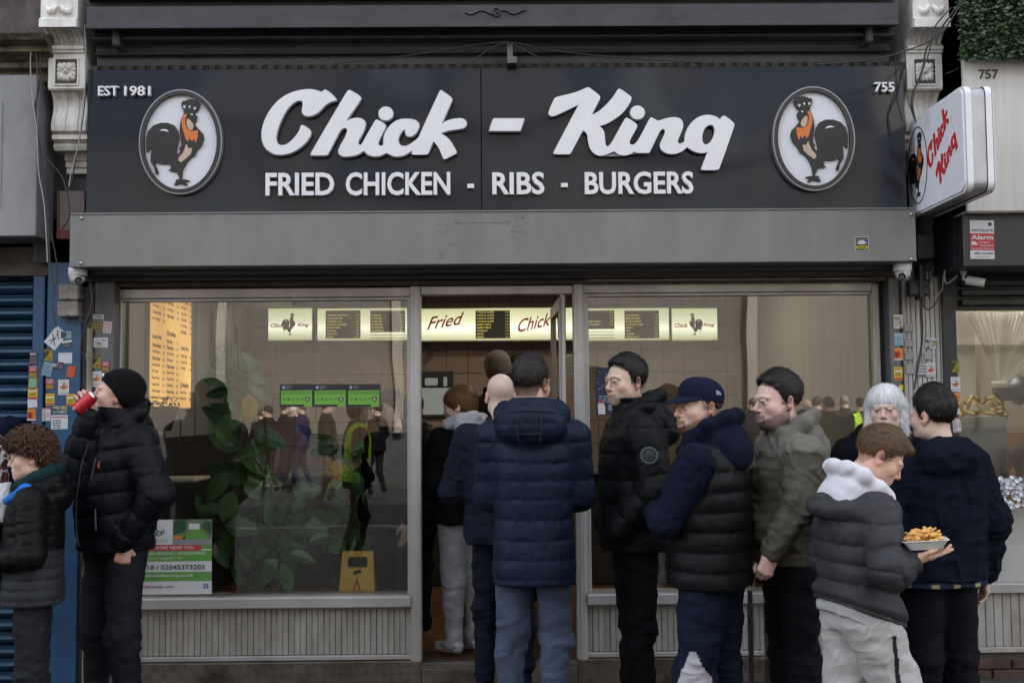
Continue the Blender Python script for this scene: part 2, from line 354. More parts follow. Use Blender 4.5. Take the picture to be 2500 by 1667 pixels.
# --- corbels
def corbel(px0, px1, parent):
    pm = (px0+px1)/2
    z = lambda py, y: W(pm, py, y)[1]
    x0, x1 = W(px0, 170, -.38)[0], W(px1, 170, -.38)[0]
    st = [(-30, -.70), (44, -.70), (46, -.73), (66, -.73), (68, -.66), (80, -.60), (96, -.555), (110, -.54), (112, -.575), (120, -.575), (124, -.56), (128, -.56),
          (132, -.54), (216, -.54), (220, -.53), (224, -.485), (245, -.44), (262, -.43), (285, -.45), (305, -.475), (320, -.47), (328, -.43), (330, -.45), (340, -.455), (344, -.42), (350, -.40), (356, -.42), (368, -.40), (372, -.34), (376, -.30), (392, -.30), (394, -.28), (408, -.28), (410, -.26), (424, -.26)]
    st = [(py, -.38+(y+.54)*.72) for py, y in st]
    P = [(y, z(py, y)) for py, y in st]+[(-.1, z(424, st[-1][1])), (-.1, z(-30, st[0][1]))]
    mb = MB()
    # body, narrowing in steps for the base
    i1 = next(i for i, s in enumerate(st) if s[0] == 376)
    top = P[:i1]+[(-.1, P[i1-1][1]), (-.1, P[-1][1])]
    mb.extr(top, x0, x1)
    lo = P[i1:len(st)]+[(-.1, P[len(st)-1][1]), (-.1, P[i1-1][1]-.0005), (P[i1][0], P[i1-1][1]-.0005)]
    mb.extr(lo, x0+.03, x1-.03)
    ww = x1-x0
    def along(pya, pyb, off, x, r):
        pts = [(x, y-off, z(py, y)) for py, y in st if pya <= py <= pyb]; mb.tube(pts, r, 8)
    for k in range(7):      # flutes between thin ribs in the cove
        along(68, 110, .004, x0+ww*(.06+k*.147), .0075)
    for k in (0.06, .30, .36, .64, .70, .94): along(224, 320, -.002, x0+ww*k, .012 if k in (.06, .94) else .0105)
    # frame round the rosette
    fx0, fx1 = x0+ww*.20, x1-ww*.20; zt, zb = z(146, -.38), z(206, -.38)
    for a, b, c, d in ((fx0-.008, fx1+.008, zt, zt+.008), (fx0-.008, fx1+.008, zb-.008, zb), (fx0-.008, fx0, zb, zt), (fx1, fx1+.008, zb, zt)): mb.box(a, b, -.388, -.37, c, d)
    
    # carved panel at the very top
    zt2 = z(2, st[0][1])
    for sgn in (-1, 1):
        mb.tube([((x0+x1)/2+sgn*(.012+.06*t), st[0][1]-.004-.01*math.sin(t*5), zt2-.03-.035*math.sin(t*PI)) for t in [i/8 for i in range(9)]], [.008+.01*math.sin(i/8*PI) for i in range(9)], 8)
    c = mb.build('corbel', M_corb, parent)
    rb = MB(); cx, cz = (x0+x1)/2, (zt+zb)/2; rr = (fx1-fx0)/2
    def blob(x, zz, rx, rz, ry, ang):
        vs = []; n = 10
        for i in range(6):
            f = i/5*PI/2
            for j in range(n):
                a = 2*PI*j/n; u, v = rx*math.cos(a)*math.cos(f), rz*math.sin(a)*math.cos(f)
                vs.append((x+u*math.cos(ang)-v*math.sin(ang), -.378-ry*math.sin(f), zz+u*math.sin(ang)+v*math.cos(ang)))
        rb.add(vs, [(i*n+j, i*n+(j+1) % n, (i+1)*n+(j+1) % n, (i+1)*n+j) for i in range(5) for j in range(n)], 0, True)
    for k in range(4):
        a = PI/4+k*PI/2; blob(cx+math.cos(a)*rr*.66, cz+math.sin(a)*rr*.66, rr*.46, rr*.33, .022, a)
        for q in (-.5, .5): blob(cx+math.cos(a+q)*rr*.62, cz+math.sin(a+q)*rr*.62, rr*.33, rr*.2, .016, a+q)
        blob(cx+math.cos(a+PI/4)*rr*.5, cz+math.sin(a+PI/4)*rr*.5, rr*.35, rr*.14, .012, a+PI/4)
    blob(cx, cz, rr*.24, rr*.24, .03, 0)
    rb.box(fx0, fx1, -.3815, -.37, zb, zt, 1)  # recess panel behind the rosette in a darker colour
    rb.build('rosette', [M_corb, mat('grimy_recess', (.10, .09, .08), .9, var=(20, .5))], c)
corbel(118, 207, shop); corbel(2214, 2300, shop)
# --- roller shutter housing (grey band)
x0, x1, z0, z1 = rect(170, 516, 2237, 645, -.45); BOXZ0, BOXZ1 = z0, z1
mb = MB(); mb.box(x0, x1, -.45, -.16, z0, z1, bev=.004); mb.box(x0+.002, x1-.002, -.456, -.44, z1-.004, z1+.005, bev=.002)
for px, py in ((198, 643), (2224, 633), (200, 533), (2224, 524)):
    x, z = W(px, py, -.45); mb.lathe([(.0, .012), (.006, .011), (.009, .004), (.009, 0)], Matrix.Translation((x, -.45, z)) @ Matrix.Rotation(PI/2, 4, 'X'), 10, 1)
sb = mb.build('shutter_housing', [M_box, mat('screw_zinc', (.5, .5, .5), .3, metal=.8)], shop)
mb = MB()   # old sticker residue
random.seed(5)
for i in range(60):
    px = random.choice([1072, 1090, 1250])+random.uniform(-14, 26); py = random.uniform(530, 630); x, z = W(px, py, -.4515)
    a = random.uniform(.006, .03); mb.add([(x, -.4515, z), (x+a, -.4515, z+.002), (x+a*.9, -.4515, z+random.uniform(.003, .007)), (x+.001, -.4515, z+.004)], [(0, 1, 2, 3)])
x, z = W(1105, 545, -.4515); mb.add([(x, -.4515, z), (x+.3, -.4515, z), (x+.3, -.4515, z+.004), (x, -.4515, z+.005)], [(0, 1, 2, 3)])
mb.build('glue_residue', mat('glue_residue', (.15, .15, .14), .7), sb)
x0s, x1s = W(205, 670, -.1)[0], W(2190, 670, -.1)[0]
mb = MB(); mb.box(x0s, x1s, -.30, -.10, BOXZ0-.02, BOXZ0-.001); mb.box(x0s, x1s, -.155, -.14, BOXZ0-.045, BOXZ0-.018, bev=.003)
mb.build('shutter_slot', mat('dark_rail', (.03, .03, .032), .4, metal=.3), shop)
# fascia backing wall above window (dark) and the upper wall
def zy(py, y=-.03): return W(1215, py, y)[1]
mb = MB(); mb.box(x0s, x1s, -.10, .10, zy(697), BOXZ0+.02); mb.build('lintel', mat('lintel_paint', (.075, .066, .058), .7, var=(5, .4)), shop)
mb = MB(); mb.box(W(90, 200, 0)[0]-.4, W(2330, 200, 0)[0], -.1, .095, BOXZ0, 9.5); mb.build('wall', mat('upper_brick', (.12, .10, .09), .9, var=(8, .5)), shop)
mb = MB(); mb.box(-2.45, 2.31, .1, 8, 2.75, 9.6); mb.box(-2.45, 2.31, 4.05, 8, 0, 2.7); mb.build('upper_floors', mat('upper_brick', None), shop)  # unseen building mass added to keep sun off the front and interior
# --- frames
ZF = zy(700); ZG = zy(1447, 0); ZS = zy(1476); FLOOR = zy(1612, 0); KP = zy(1605)
def vx(px, y=-.03, py=1100): return W(px, py, y)[0]
XL0, XL1 = vx(280), vx(1004); XA0, XA1 = vx(1003), vx(1028); XB0, XB1 = vx(1403), vx(1428); XR0, XR1 = vx(1428), vx(2150)
frm = MB()
def window(xa, xb, ztop):
    f = MB()
    f.box(xa, xb, -.04, .03, ztop-.055, ztop, bev=.004); f.box(xa+.02, xb-.0, -.028, .02, ztop-.073, ztop-.0555, bev=.003)
    f.box(xa, xa+.03, -.032, .03, ZG+.001, ztop-.056, bev=.003); f.box(xb-.022, xb, -.032, .03, ZG+.001, ztop-.056, bev=.003)
    o = f.build('window_frame', M_alu, shop)
    g = MB(); g.box(xa+.025, xb-.02, -.004, .002, ZG-.01, ztop-.06); g.build('window_pane', M_glass, o)
    s = MB(); s.box(xa-.0, xb, -.085, .14, ZS, ZG, bev=.006); s.build('window_sill', M_alu, o)
    r = MB(); n = int((xb-xa)/.0325)
    for i in range(n):
        q = xa+i*(xb-xa)/n; r.box(q+.0011, q+(xb-xa)/n-.0011, -.03-(.004 if i % 3 else 0), .02, KP+.028, ZS-.0005, bev=.003)
    r.box(xa, xb, -.02, .04, KP, ZS-.001, 1)
    r.build('riser_panel', [M_rib, M_dark], shop)
    t = MB(); t.box(xa, xb, -.05, .02, KP, KP+.026, bev=.003); t.build('riser_trim', M_alu, shop)
window(XL0, XL1, ZF); window(XR0, XR1, ZF+.012)
p = MB(); p.box(XA0, XA1, -.07, .05, FLOOR-.01, ZF+.005, bev=.005); p.box(XA0+.02, XA1-.012, -.0745, -.06, FLOOR, ZF, bev=.002); p.build('door_post', M_alu, shop)
p = MB(); p.box(XB0, XB1, -.07, .05, FLOOR-.015, ZF+.015, bev=.005); p.box(XB0+.02, XB1-.012, -.0745, -.06, FLOOR, ZF, bev=.002); p.build('door_post', M_alu, shop)
p = MB(); p.box(XA1, XB0, -.05, .04, ZF-.047, ZF+.004, bev=.004); p.build('door_header', M_alu, shop)
p = MB(); p.box(XA1-.01, XB0+.01, -.055, .0, FLOOR-.02, FLOOR+.003, bev=.003); p.build('threshold', mat('worn_metal', (.16, .15, .14), .5, metal=.5, var=(8, .5)), shop)
# transom strip above right header; glimpsed interior light is put into its pale colour
p = MB(); x0, x1, z0, z1 = rect(1432, 678, 2145, 694, .0); p.box(x0, x1, -.105, -.1005, ZF+.02, ZF+.062)
p.build('transom_glow', mat('transom_glass', (.22, .21, .18), .15, var=(3, .4)), shop)
# inner fixed leaf right of the door + the open door leaf
p = MB(); x = vx(1384); p.box(x-.022, x+.0, -.03, .02, FLOOR, ZF-.048, bev=.003); dfr = p.build('door_stop', M_alu, shop)
door = MB(); hx, hy = vx(1378), .03; L = .80; ang = R(91)
DM = Matrix.Translation((hx, hy, 0)) @ Matrix.Rotation(ang, 4, 'Z')   # leaf runs inward along local x
zt_, zb_ = ZF-.055, FLOOR+.01
door.box(0, .05, -.02, .02, zb_, zt_, M=DM, bev=.003); door.box(L-.05, L, -.02, .02, zb_, zt_, M=DM, bev=.003)
door.box(.05, L-.05, -.018, .018, zt_-.07, zt_, M=DM); door.box(.05, L-.05, -.018, .018, zb_, zb_+.14, M=DM); door.box(.05, L-.05, -.016, .016, 1.0, 1.08, M=DM)
dr = door.build('door', M_alu, shop)
g = MB(); g.box(.05, L-.05, -.003, .003, zb_+.14, zt_-.07, M=DM); g.build('door_glass', M_glass, dr)
g = MB(); g.tube([DM @ Vector((L-.07, -.02, .95)), DM @ Vector((L-.07, -.06, .97)), DM @ Vector((L-.07, -.06, 1.25)), DM @ Vector((L-.07, -.02, 1.27))], .009, 8); g.build('handle', M_alu, dr)
# --- tread-plate kick plates
def tread(name, xa, xb, za, zb, y0, rivets=True):
    m = MB(); m.box(xa, xb, y0, y0+.08, za, zb, bev=.003); c = .047; nx = int((xb-xa)/c); nz = max(1, int(round((zb-za)/c)))
    for i in range(nx):
        for j in range(nz):
            cx, cz = xa+(i+.5)*(xb-xa)/nx, za+(j+.5)*(zb-za)/nz; a = PI/4 if (i+j) % 2 else -PI/4
            for k in range(-2, 3):
                px, pz = cx-math.sin(a)*k*.0075, cz+math.cos(a)*k*.0075; l = .019-abs(k)*.002
                M = Matrix.Translation((px, y0, pz)) @ Matrix.Rotation(-a, 4, 'Y')
                m.add([M @ Vector(q) for q in ((-l, -.0003, -.0014), (l, -.0003, -.0014), (l, -.0003, .0014), (-l, -.0003, .0014), (-l*.8, -.0022, 0), (l*.8, -.0022, 0))], [(0, 1, 5, 4), (2, 3, 4, 5), (0, 4, 3), (1, 2, 5)])
    if rivets:
        for i in range(int((xb-xa)/.12)):
            m.lathe([(0, .004), (.004, .003), (.006, 0)], Matrix.Translation((xa+.06+i*.12, y0, zb-.014)) @ Matrix.Rotation(PI/2, 4, 'X'), 8, 1)
    return m.build(name, [M_plate, M_dark], shop)
tread('kick_plate', XL0, XA1, .012, KP-.004, -.075); tread('kick_plate', XB0, XR1, .012, KP-.004, -.075)
tread('door_step', XA1+.004, XB0-.004, .012, FLOOR-.022, -.09, False)
p = MB(); p.box(XA1, XB0, -.088, 0, FLOOR-.022, FLOOR-.003); p.build('step_top', mat('worn_metal', (.16, .15, .14)), shop)
p = MB(); p.box(XL0, XR1, -.06, .3, -.1, .012); p.build('plinth', M_dark, shop)
# --- pilasters and jambs
zp0, zp1 = 0, zy(640)
def post(pa, pb, y0, y1, za, zb, m, name='pilaster', par=shop, bev=.004):
    q = MB(); q.box(W(pa, 1100, y0)[0], W(pb, 1100, y0)[0], y0, y1, za, zb, bev=bev); return q.build(name, m, par)
post(192, 226, -.10, .1, 0, zp1+.1, M_taupe); post(226, 274, -.13, .1, 0, zp1+.1, M_grey)
post(274, 283, -.05, .05, 0, zp1, M_dark2, 'jamb'); post(2150, 2181, -.02, .05, 0, zp1, M_dark2, 'jamb'); post(2140, 2157, -.05, .0, ZG, ZF, M_rib, 'jamb')
post(2181, 2206, -.13, .1, 0, zp1+.1, M_grey)
q = MB(); xa, xb = W(2206, 900, -.08)[0], W(2312, 900, -.08)[0]; q.box(xa, xb, -.05, .1, 0, zp1+.5)
for i in range(9): q.box(xa+(xb-xa)*(i+.08)/9, xa+(xb-xa)*(i+.92)/9, -.07-(.006 if i in (0, 8) else 0), -.045, 0, zp1+.5, bev=.004)
q.build('fluted_pilaster', M_panelw, shop)
q = MB(); q.box(W(213, 1, -.1)[0]-.25, W(226, 1, -.1)[0], -.14, .1, zp1+.0, 4.6); q.build('pilaster_head', M_dark2, shop)
q = MB(); q.box(W(2206, 1, -.1)[0], W(2345, 1, -.1)[0], -.13, .1, zp1+.45, 4.6); q.build('pilaster_head', mat('sooty_brick', (.11, .09, .075), .9, var=(12, .6), bump=(30, .6)), shop)
# --- interior shell
BY = 3.9; IXL, IXR = -2.30, 2.16; CEIL = 2.62
M_iwall = mat('interior_wall', (.36, .26, .21), .5, var=(2, .12)); M_ceil = mat('ceiling_paint', (.33, .32, .26), .6)
q = MB(); q.box(IXL, IXR, .0, BY+.1, FLOOR-.06, FLOOR-.004); q.build('floor', mat('brown_tiles', (.10, .045, .016), .3, var=(5, .4)), shop)
q = MB()
for i in range(23):
    for j in range(12): q.box(IXL+i*.2+.003, IXL+i*.2+.197, BY-.008, BY, FLOOR+j*.22+.003, FLOOR+j*.22+.217)
q.box(IXL, IXR, BY, BY+.1, 0, CEIL, 1)
q.build('back_wall', [M_iwall, mat('grout', (.12, .10, .09), .9)], shop)
M_side = mat("side_wall", (.23, .22, .205), .6, var=(3, .15), streak=(.3, 3, .2))
q = MB(); q.box(IXL-.1, IXL, .05, BY, 0, CEIL)
for i in range(10): q.box(IXL, IXL+.012, .08+i*.38, .10+i*.38, FLOOR, CEIL)
q.box(IXL, IXL+.02, .05, BY, FLOOR+.0, FLOOR+1.25, 1); q.build('side_wall', [M_side, M_dark2], shop)  # lower band coloured dark for the gloom low in the room
q = MB(); q.box(IXR, IXR+.1, .05, BY, 0, CEIL); q.box(IXR-.02, IXR, .05, BY, FLOOR, FLOOR+1.1, 1); q.build('side_wall', [M_side, M_dark2], shop)  # lower band darkened here too, standing for the dim lower room
q = MB(); q.box(IXL-.1, IXR+.1, .04, BY+.1, CEIL, CEIL+.1); q.box(IXL, IXL+.5, 1.6, 3.2, CEIL-.18, CEIL-.001); q.build('ceiling', M_ceil, shop)
# round ceiling lamps; the first is the one seen lit
for i, (x, y) in enumerate(((.42, .75), (-1.3, 1.6), (.0, 2.4), (1.4, 1.8))):
    q = MB(); M = Matrix.Translation((x, y, CEIL)); q.lathe([(.0, -.022), (.075, -.022), (.075, -.015), (.085, -.012), (.085, 0)], M, 20)
    fr = q.build('ceiling_lamp', M_alu); fr.location = (0, 0, 0)
    tag(recenter(fr), ['round lit downlight just behind the top of the right window', 'round lit downlight over the rubber plant', 'round lit downlight above the queue inside', 'round lit downlight deep inside behind the right window'][i], 'ceiling lamp', 'ceiling downlights')
    q = MB(); q.lathe([(0, -.024), (.066, -.024), (.066, -.0225)], M, 20); q.build('bulb', mat('lamp_glow', (1, .95, .85), .5, emit=((1, .86, .68), 36)), fr)
# ============================================================= THE SIGN
SY = -.43
C_ = [(490,368),(540,378),(575,392),(590,385),(603,372),(625,382),(665,415),(695,450),(690,458),(640,470),(600,500),(560,545),(510,575),(470,580),(440,565),(428,540),(435,500),(438,470),(425,458),(395,458),(350,485),(300,545),(255,640),(232,720),(232,770),(250,795),(280,802),(320,790),(370,745),(410,690),(420,655),(428,643),(455,655),(490,680),(500,700),(490,735),(455,785),(400,830),(340,862),(270,875),(215,868),(160,835),(128,785),(118,720),(130,640),(170,550),(230,470),(310,410),(400,378)]
HICK = [(788,376),(800,378),(870,420),(882,435),(878,455),(770,610),(768,613),(800,598),(840,590),(880,592),(910,612),(918,640),(905,690),(862,765),(858,785),(870,798),(885,795),(905,760),(985,620),(995,604),(1010,605),(1060,632),(1072,650),(1065,675),(1020,760),(1010,790),(1025,803),(1045,803),(1055,795),(1053,740),(1075,685),(1120,630),(1175,600),(1240,596),(1295,603),(1325,630),(1328,660),(1310,700),(1280,728),(1250,735),(1225,722),(1220,695),(1222,680),(1205,685),(1180,715),(1165,750),(1172,790),(1200,808),(1240,803),(1290,770),(1325,740),(1340,700),(1480,395),(1492,377),(1500,380),(1570,430),(1580,445),(1578,460),(1500,635),(1500,637),(1540,610),(1600,595),(1655,592),(1685,610),(1692,635),(1680,662),(1650,675),(1560,685),(1495,706),(1495,710),(1550,745),(1590,800),(1618,855),(1610,865),(1525,908),(1512,905),(1480,820),(1440,770),(1436,768),(1395,865),(1385,872),(1275,872),(1268,862),(1280,832),(1240,865),(1190,885),(1140,887),(1100,870),(1078,855),(1040,878),(1000,887),(950,880),(920,862),(904,840),(880,862),(820,883),(755,888),(725,877),(708,855),(710,830),(730,790),(765,730),(778,690),(775,672),(755,665),(730,678),(712,705),(630,865),(620,877),(505,877),(497,870),(500,855),(770,395)]
ell2 = lambda cx, cy, rx, ry, n=28: [(cx+rx*math.cos(2*PI*i/n), cy+ry*math.sin(2*PI*i/n)) for i in range(n)]
DOT1 = ell2(1072, 557, 55, 53)
DASH = [(178,594),(185,594),(395,594),(406,596),(407,602),(380,680),(374,689),(365,690),(150,690),(141,688),(141,680),(166,605),(171,597)]
KING = [(893,354),(905,357),(975,410),(990,430),(985,450),(924,566),(922,569),(980,540),(1045,480),(1095,420),(1125,370),(1135,366),(1150,372),(1225,425),(1230,440),(1215,480),(1165,550),(1100,600),(1040,635),(984,652),(982,655),(1005,670),(1022,700),(1025,750),(1030,795),(1040,810),(1055,805),(1080,775),(1175,600),(1188,588),(1205,592),(1268,635),(1274,650),(1262,680),(1220,750),(1212,780),(1225,797),(1250,793),(1280,765),(1365,600),(1378,585),(1392,590),(1430,613),(1450,608),(1500,590),(1560,583),(1600,592),(1623,620),(1625,660),(1605,710),(1583,760),(1583,780),(1597,788),(1615,783),(1637,768),(1636,730),(1655,670),(1700,610),(1755,575),(1810,565),(1860,572),(1890,588),(1908,603),(1922,578),(1935,573),(1955,580),(2010,625),(2018,640),(2010,670),(1905,970),(1890,990),(1770,990),(1762,982),(1770,960),(1811,852),(1811,848),(1790,858),(1750,860),(1700,845),(1657,815),(1652,815),(1620,845),(1560,868),(1510,866),(1465,845),(1446,810),(1450,780),(1475,730),(1488,695),(1482,678),(1465,675),(1445,690),(1370,850),(1360,860),(1255,858),(1250,850),(1255,840),(1235,862),(1190,878),(1145,876),(1115,862),(1097,843),(1060,862),(1010,880),(975,880),(935,860),(905,815),(895,760),(890,710),(860,686),(855,686),(765,860),(752,870),(640,868),(630,860),(640,835),(822,492),(826,486),(760,520),(640,577),(610,578),(595,562),(592,545),(635,445),(650,430),(720,415),(800,395),(860,370)]
GHOLE = [(1840,643),(1862,655),(1867,690),(1855,740),(1830,780),(1800,796),(1780,788),(1768,755),(1772,710),(1792,665),(1815,647)]
DOT2 = ell2(1275, 549, 55, 52)
A = lambda L: [(600+x/3.136, 100+y/3.136) for x, y in L]
B = lambda L: [(1150+x/3.136, 100+y/3.136) for x, y in L]
sign = empty('shop_sign', (0, SY, W(1200, 518, SY)[1]), 'long dark grey shop sign with raised white lettering and two rooster ovals', 'sign')
def part(mb, name, mats, par): return mb.build(name, mats, par)
xs0, xs1, zs0, zs1 = rect(212, 166, 2210, 525, SY)
xm = W(1175, 340, SY)[0]
for a, b in ((xs0, xm-.0015), (xm+.0015, xs1)):
    m = MB(); m.box(a, b, SY, SY+.05, zs0, zs1, bev=.002)
    for px, py in ((1180, 503), (1165, 505)):
        pass
    # gently buckled sheet: subdivide front by noise normals in material
    m.build('sign_panel', M_sign, sign)
def pw(p, y): return W(p[0], p[1], y)
def raised(name, loops, par, y0=SY, gap=.012, th=.028, gr=.005):
    """white face on a grey backing, standing off the panel"""
    m = MB(); yf = y0-gap-th
    L = [[pw(q, yf) for q in lp] for lp in loops]
    m.ngon2(L, front(yf), 0, th*.45, 0)
    c = [sum(p[k] for p in L[0])/len(L[0]) for k in (0, 1)]
    def grow(lp, g):
        out = []; n = len(lp)
        area = sum(lp[i][0]*lp[(i+1) % n][1]-lp[(i+1) % n][0]*lp[i][1] for i in range(n)); sg = 1 if area > 0 else -1
        for i in range(n):
            a, b = Vector(lp[i-1]), Vector(lp[(i+1) % n]); t = (b-a); t = t.normalized() if t.length else Vector((1, 0))
            out.append((lp[i][0]+t[1]*g*sg, lp[i][1]-t[0]*g*sg))
        return out
    L2 = [grow(lp, gr if k == 0 else -gr) for k, lp in enumerate(L)]
    m.ngon2(L2, front(yf+th*.45), 1, th*.6, 1)
    return m.build(name, [M_white, M_wside], par)
raised('script_letter', [chaikin(A(C_))], sign); raised('script_letter', [chaikin(A(HICK))], sign); raised('script_letter', [A(DOT1)], sign)
raised('dash', [chaikin(B(DASH), 1)], sign); raised('script_letter', [chaikin(B(KING)), chaikin(B(GHOLE))], sign, gr=.0022); raised('script_letter', [B(DOT2)], sign)
def block(word, px0, px1, py0, py1, par, bold=.022, spread=True):
    yf = SY-.03; x0, x1, z0, z1 = rect(px0, py0, px1, py1, yf); m = MB()
    put_text(m, word, front(yf), w=x1-x0, h=z1-z0, mi=0, depth=.018, bold=bold, x=x0, z=z0)
    m2 = MB(); put_text(m, word, front(yf+.018), w=x1-x0+.004, h=z1-z0+.004, mi=1, depth=.008, bold=bold+.012, x=x0-.002, z=z0-.003)
    return m.build('lettering', [M_white, M_wside], par)
block('FRIED', 648, 815, 422, 477, sign); block('CHICKEN', 844, 1099, 420, 477, sign); block('-', 1141, 1157, 449, 459, sign)
block('RIBS', 1202, 1329, 420, 475, sign); block('-', 1370, 1386, 447, 457, sign); block('BURGERS', 1428, 1693, 419, 474, sign)
block('EST', 239, 288, 210, 234, sign, .012); block('1981', 303, 366, 210, 234, sign, .012); block('755', 2136, 2184, 201, 224, sign, .012)
ROOST = [(1258,782),(1266,770),(1256,764),(1262,752),(1248,744),(1254,733),(1240,724),(1250,714),(1238,704),(1250,698),(1252,686),(1268,692),(1276,680),(1288,686),(1292,672),(1306,682),(1316,672),(1326,684),(1338,678),(1344,692),(1358,690),(1358,704),(1374,712),(1362,722),(1372,734),(1358,742),(1362,756),(1346,758),(1344,772),(1330,770),(1338,786),(1354,800),(1342,806),(1350,818),(1338,820),(1348,834),(1334,836),(1335,855),(1360,885),(1390,915),(1400,950),(1385,1000),(1350,1040),(1335,1075),(1310,1085),(1275,1130),(1255,1180),(1250,1235),(1285,1238),(1303,1245),(1290,1252),(1270,1252),(1290,1275),(1280,1280),(1245,1262),(1205,1276),(1195,1270),(1212,1253),(1205,1245),(1215,1236),(1235,1235),(1232,1210),(1220,1205),(1228,1185),(1190,1180),(1158,1172),(1178,1160),(1170,1150),(1185,1140),(1150,1125),(1130,1130),(1095,1125),(1068,1110),(1065,1130),(1080,1160),(1090,1190),(1080,1202),(1070,1195),(1062,1155),(1035,1110),(1035,1060),(1045,1010),(1025,1030),(1012,1045),(1005,1040),(1002,1000),(1002,950),(1015,900),(1050,860),(1100,842),(1150,842),(1195,860),(1222,900),(1230,950),(1220,1000),(1212,1040),(1222,1065),(1238,1040),(1230,1020),(1245,1000),(1240,950),(1232,900),(1235,850),(1245,810)]
ORAN = [(1258,788),(1272,780),(1280,785),(1278,798),(1270,812),(1272,850),(1285,885),(1310,900),(1340,898),(1360,895),(1358,940),(1345,985),(1330,955),(1320,975),(1300,950),(1290,975),(1272,950),(1262,910),(1248,870),(1245,830)]
TAN1 = [(1282,815),(1300,820),(1322,845),(1330,870),(1320,892),(1300,893),(1285,870),(1280,840)]
TAN2 = [(1278,990),(1295,1020),(1320,1018),(1312,1060),(1280,1090),(1245,1118),(1225,1105),(1228,1085),(1255,1055),(1270,1020)]
WHT = [[(1092,896),(1120,886),(1145,890),(1160,908),(1130,898)], [(1255,715),(1262,730),(1270,716),(1272,735),(1264,742),(1258,735)], [(1298,720),(1303,720),(1303,727),(1310,729),(1303,734),(1302,742),(1298,741),(1297,734),(1292,731),(1298,728)], [(1326,730),(1333,742),(1342,728),(1342,746),(1334,753),(1328,745)], [(1308,783),(1318,778),(1325,787),(1312,790)]]
M_or = flat('rooster_orange', (.62, .16, .03), .4); M_tan = flat('rooster_tan', (.52, .38, .28), .5); M_rb = flat('rooster_black', (.010, .009, .009), .5)
M_oval = mat('oval_face', (.68, .69, .74), .3); M_ring = mat('oval_ring', (.28, .28, .29), .35, metal=.5); M_red = flat('sign_red', (.50, .03, .03), .4)
def rooster(mbk, fn, s=1, k=0, orange=True):
    """fn maps traced units (x right, y down, from oval centre) and depth -> xyz"""
    f = lambda L: [((x-1240)*s, (y-975)) for x, y in L]
    mbk.ngon2([f(ROOST)], lambda a, b, d: fn(a, b, d), 0, 1)
    for L, mi, lift in ((ORAN, 1, -.12), (TAN1, 2, -.2), (TAN2, 2, -.12)): mbk.ngon2([f(L)], lambda a, b, d, q=lift: fn(a, b, q), mi)
    for L in WHT: mbk.ngon2([f(L)], lambda a, b, d: fn(a, b, -.14), 3)
def oval(cx, cy, s):
    x, z = W(cx, cy, SY-.02); q = 1/(2.8*sc_at(SY-.02)); y0 = SY-.02
    e = lambda rx, ry: [(x+rx*q*math.cos(2*PI*i/64), z+ry*q*math.sin(2*PI*i/64)) for i in range(64)]
    b = MB(); b.ngon2([e(286, 366), e(262, 342)], front(y0-.02), 0, .045); b.build('oval_rim', M_ring, sign)
    b = MB(); b.ngon2([e(276, 356), e(250, 330)], front(y0-.024), 0, .03); b.build('oval_ring', M_black, sign)
    b = MB(); b.ngon2([e(252, 332)], front(y0-.004), 0, .02); ov = b.build('oval_face', M_oval, sign)
    b = MB(); rooster(b, lambda a, c, d: (x+a*q, y0-.016+d*.012, z-c*q), s); b.build('rooster_emblem', [M_rb, M_or, M_tan, M_white], ov)
oval(443, 348.3, 1); oval(1984.6, 340.4, -1)
# ------------------------------------------------------------- projecting light box
PX = 2.29; y_far, y_near = -.27, -1.04; zt, zb = 3.135, 2.60
lb = empty('projecting_sign', (PX+.08, -.6, zb), 'white projecting box sign with red script and a rooster, right of the long sign', 'sign')
def rrect(a0, a1, b0, b1, r, n=6):
    P = []
    for cx, cy, s in ((a1-r, b1-r, 0), (a0+r, b1-r, 1), (a0+r, b0+r, 2), (a1-r, b0+r, 3)):
        for i in range(n+1):
            t = PI/2*(s+i/n); P.append((cx+r*math.cos(t), cy+r*math.sin(t)))
    return P
RR = rrect(y_near, y_far, zb, zt, .05)
side = lambda x: (lambda a, b, d: (x+d, a, b))
def inset(L, k):
    cy, cz = (y_near+y_far)/2, (zb+zt)/2; wy, wz = (y_far-y_near)/2, (zt-zb)/2
    return [(cy+(a-cy)*(1-k/wy), cz+(b-cz)*(1-k/wz)) for a, b in L]
M_lens = mat('lightbox_acrylic', (.80, .80, .84), .25, var=(4, .05)); M_lbal = mat('lightbox_edge', (.50, .50, .53), .35, metal=.4, var=(9, .2))
for xx, s in ((PX, 1), (PX+.155, -1)):
    m = MB(); m.ngon2([inset(RR, .012)], side(xx), 0, .012*s); m.ngon2([RR, inset(RR, .012)], side(xx+.008*s), 0)
    L0, L1 = inset(RR, .012), RR; n = len(RR)
    m.ngon2([RR], side(xx+.012*s), 0, .03*s); m.build('acrylic_face', M_lens, lb)
m = MB(); m.ngon2([inset(RR, .006)], side(PX+.044), 0, .067); m.build('casing', M_lbal, lb)
m = MB(); m.box(PX+.05, PX+.11, y_far, -.13, 2.75, 2.80); m.box(PX+.05, PX+.11, y_far, -.13, 2.95, 3.0); m.build('wall_bracket', M_dark2, lb)
dep = lambda px: PX*FPX/(px-1221.5)
fx = PX-.0025
e = lambda ru, rv: [(y_far-.02-.14+ru*math.cos(2*PI*i/48), 2.865+rv*math.sin(2*PI*i/48)) for i in range(48)]
m = MB(); m.ngon2([e(.138, .212), e(.132, .206)], side(fx), 0, .002); m.build('oval_outline', M_rb, lb)
m = MB(); qq = .212/366
rooster(m, lambda a, c, d: (fx-.0005+d*.001, y_far-.16-a*qq*.95, 2.865-c*qq), 1); m.build('rooster_emblem', [M_rb, M_or, M_or, M_white], lb)
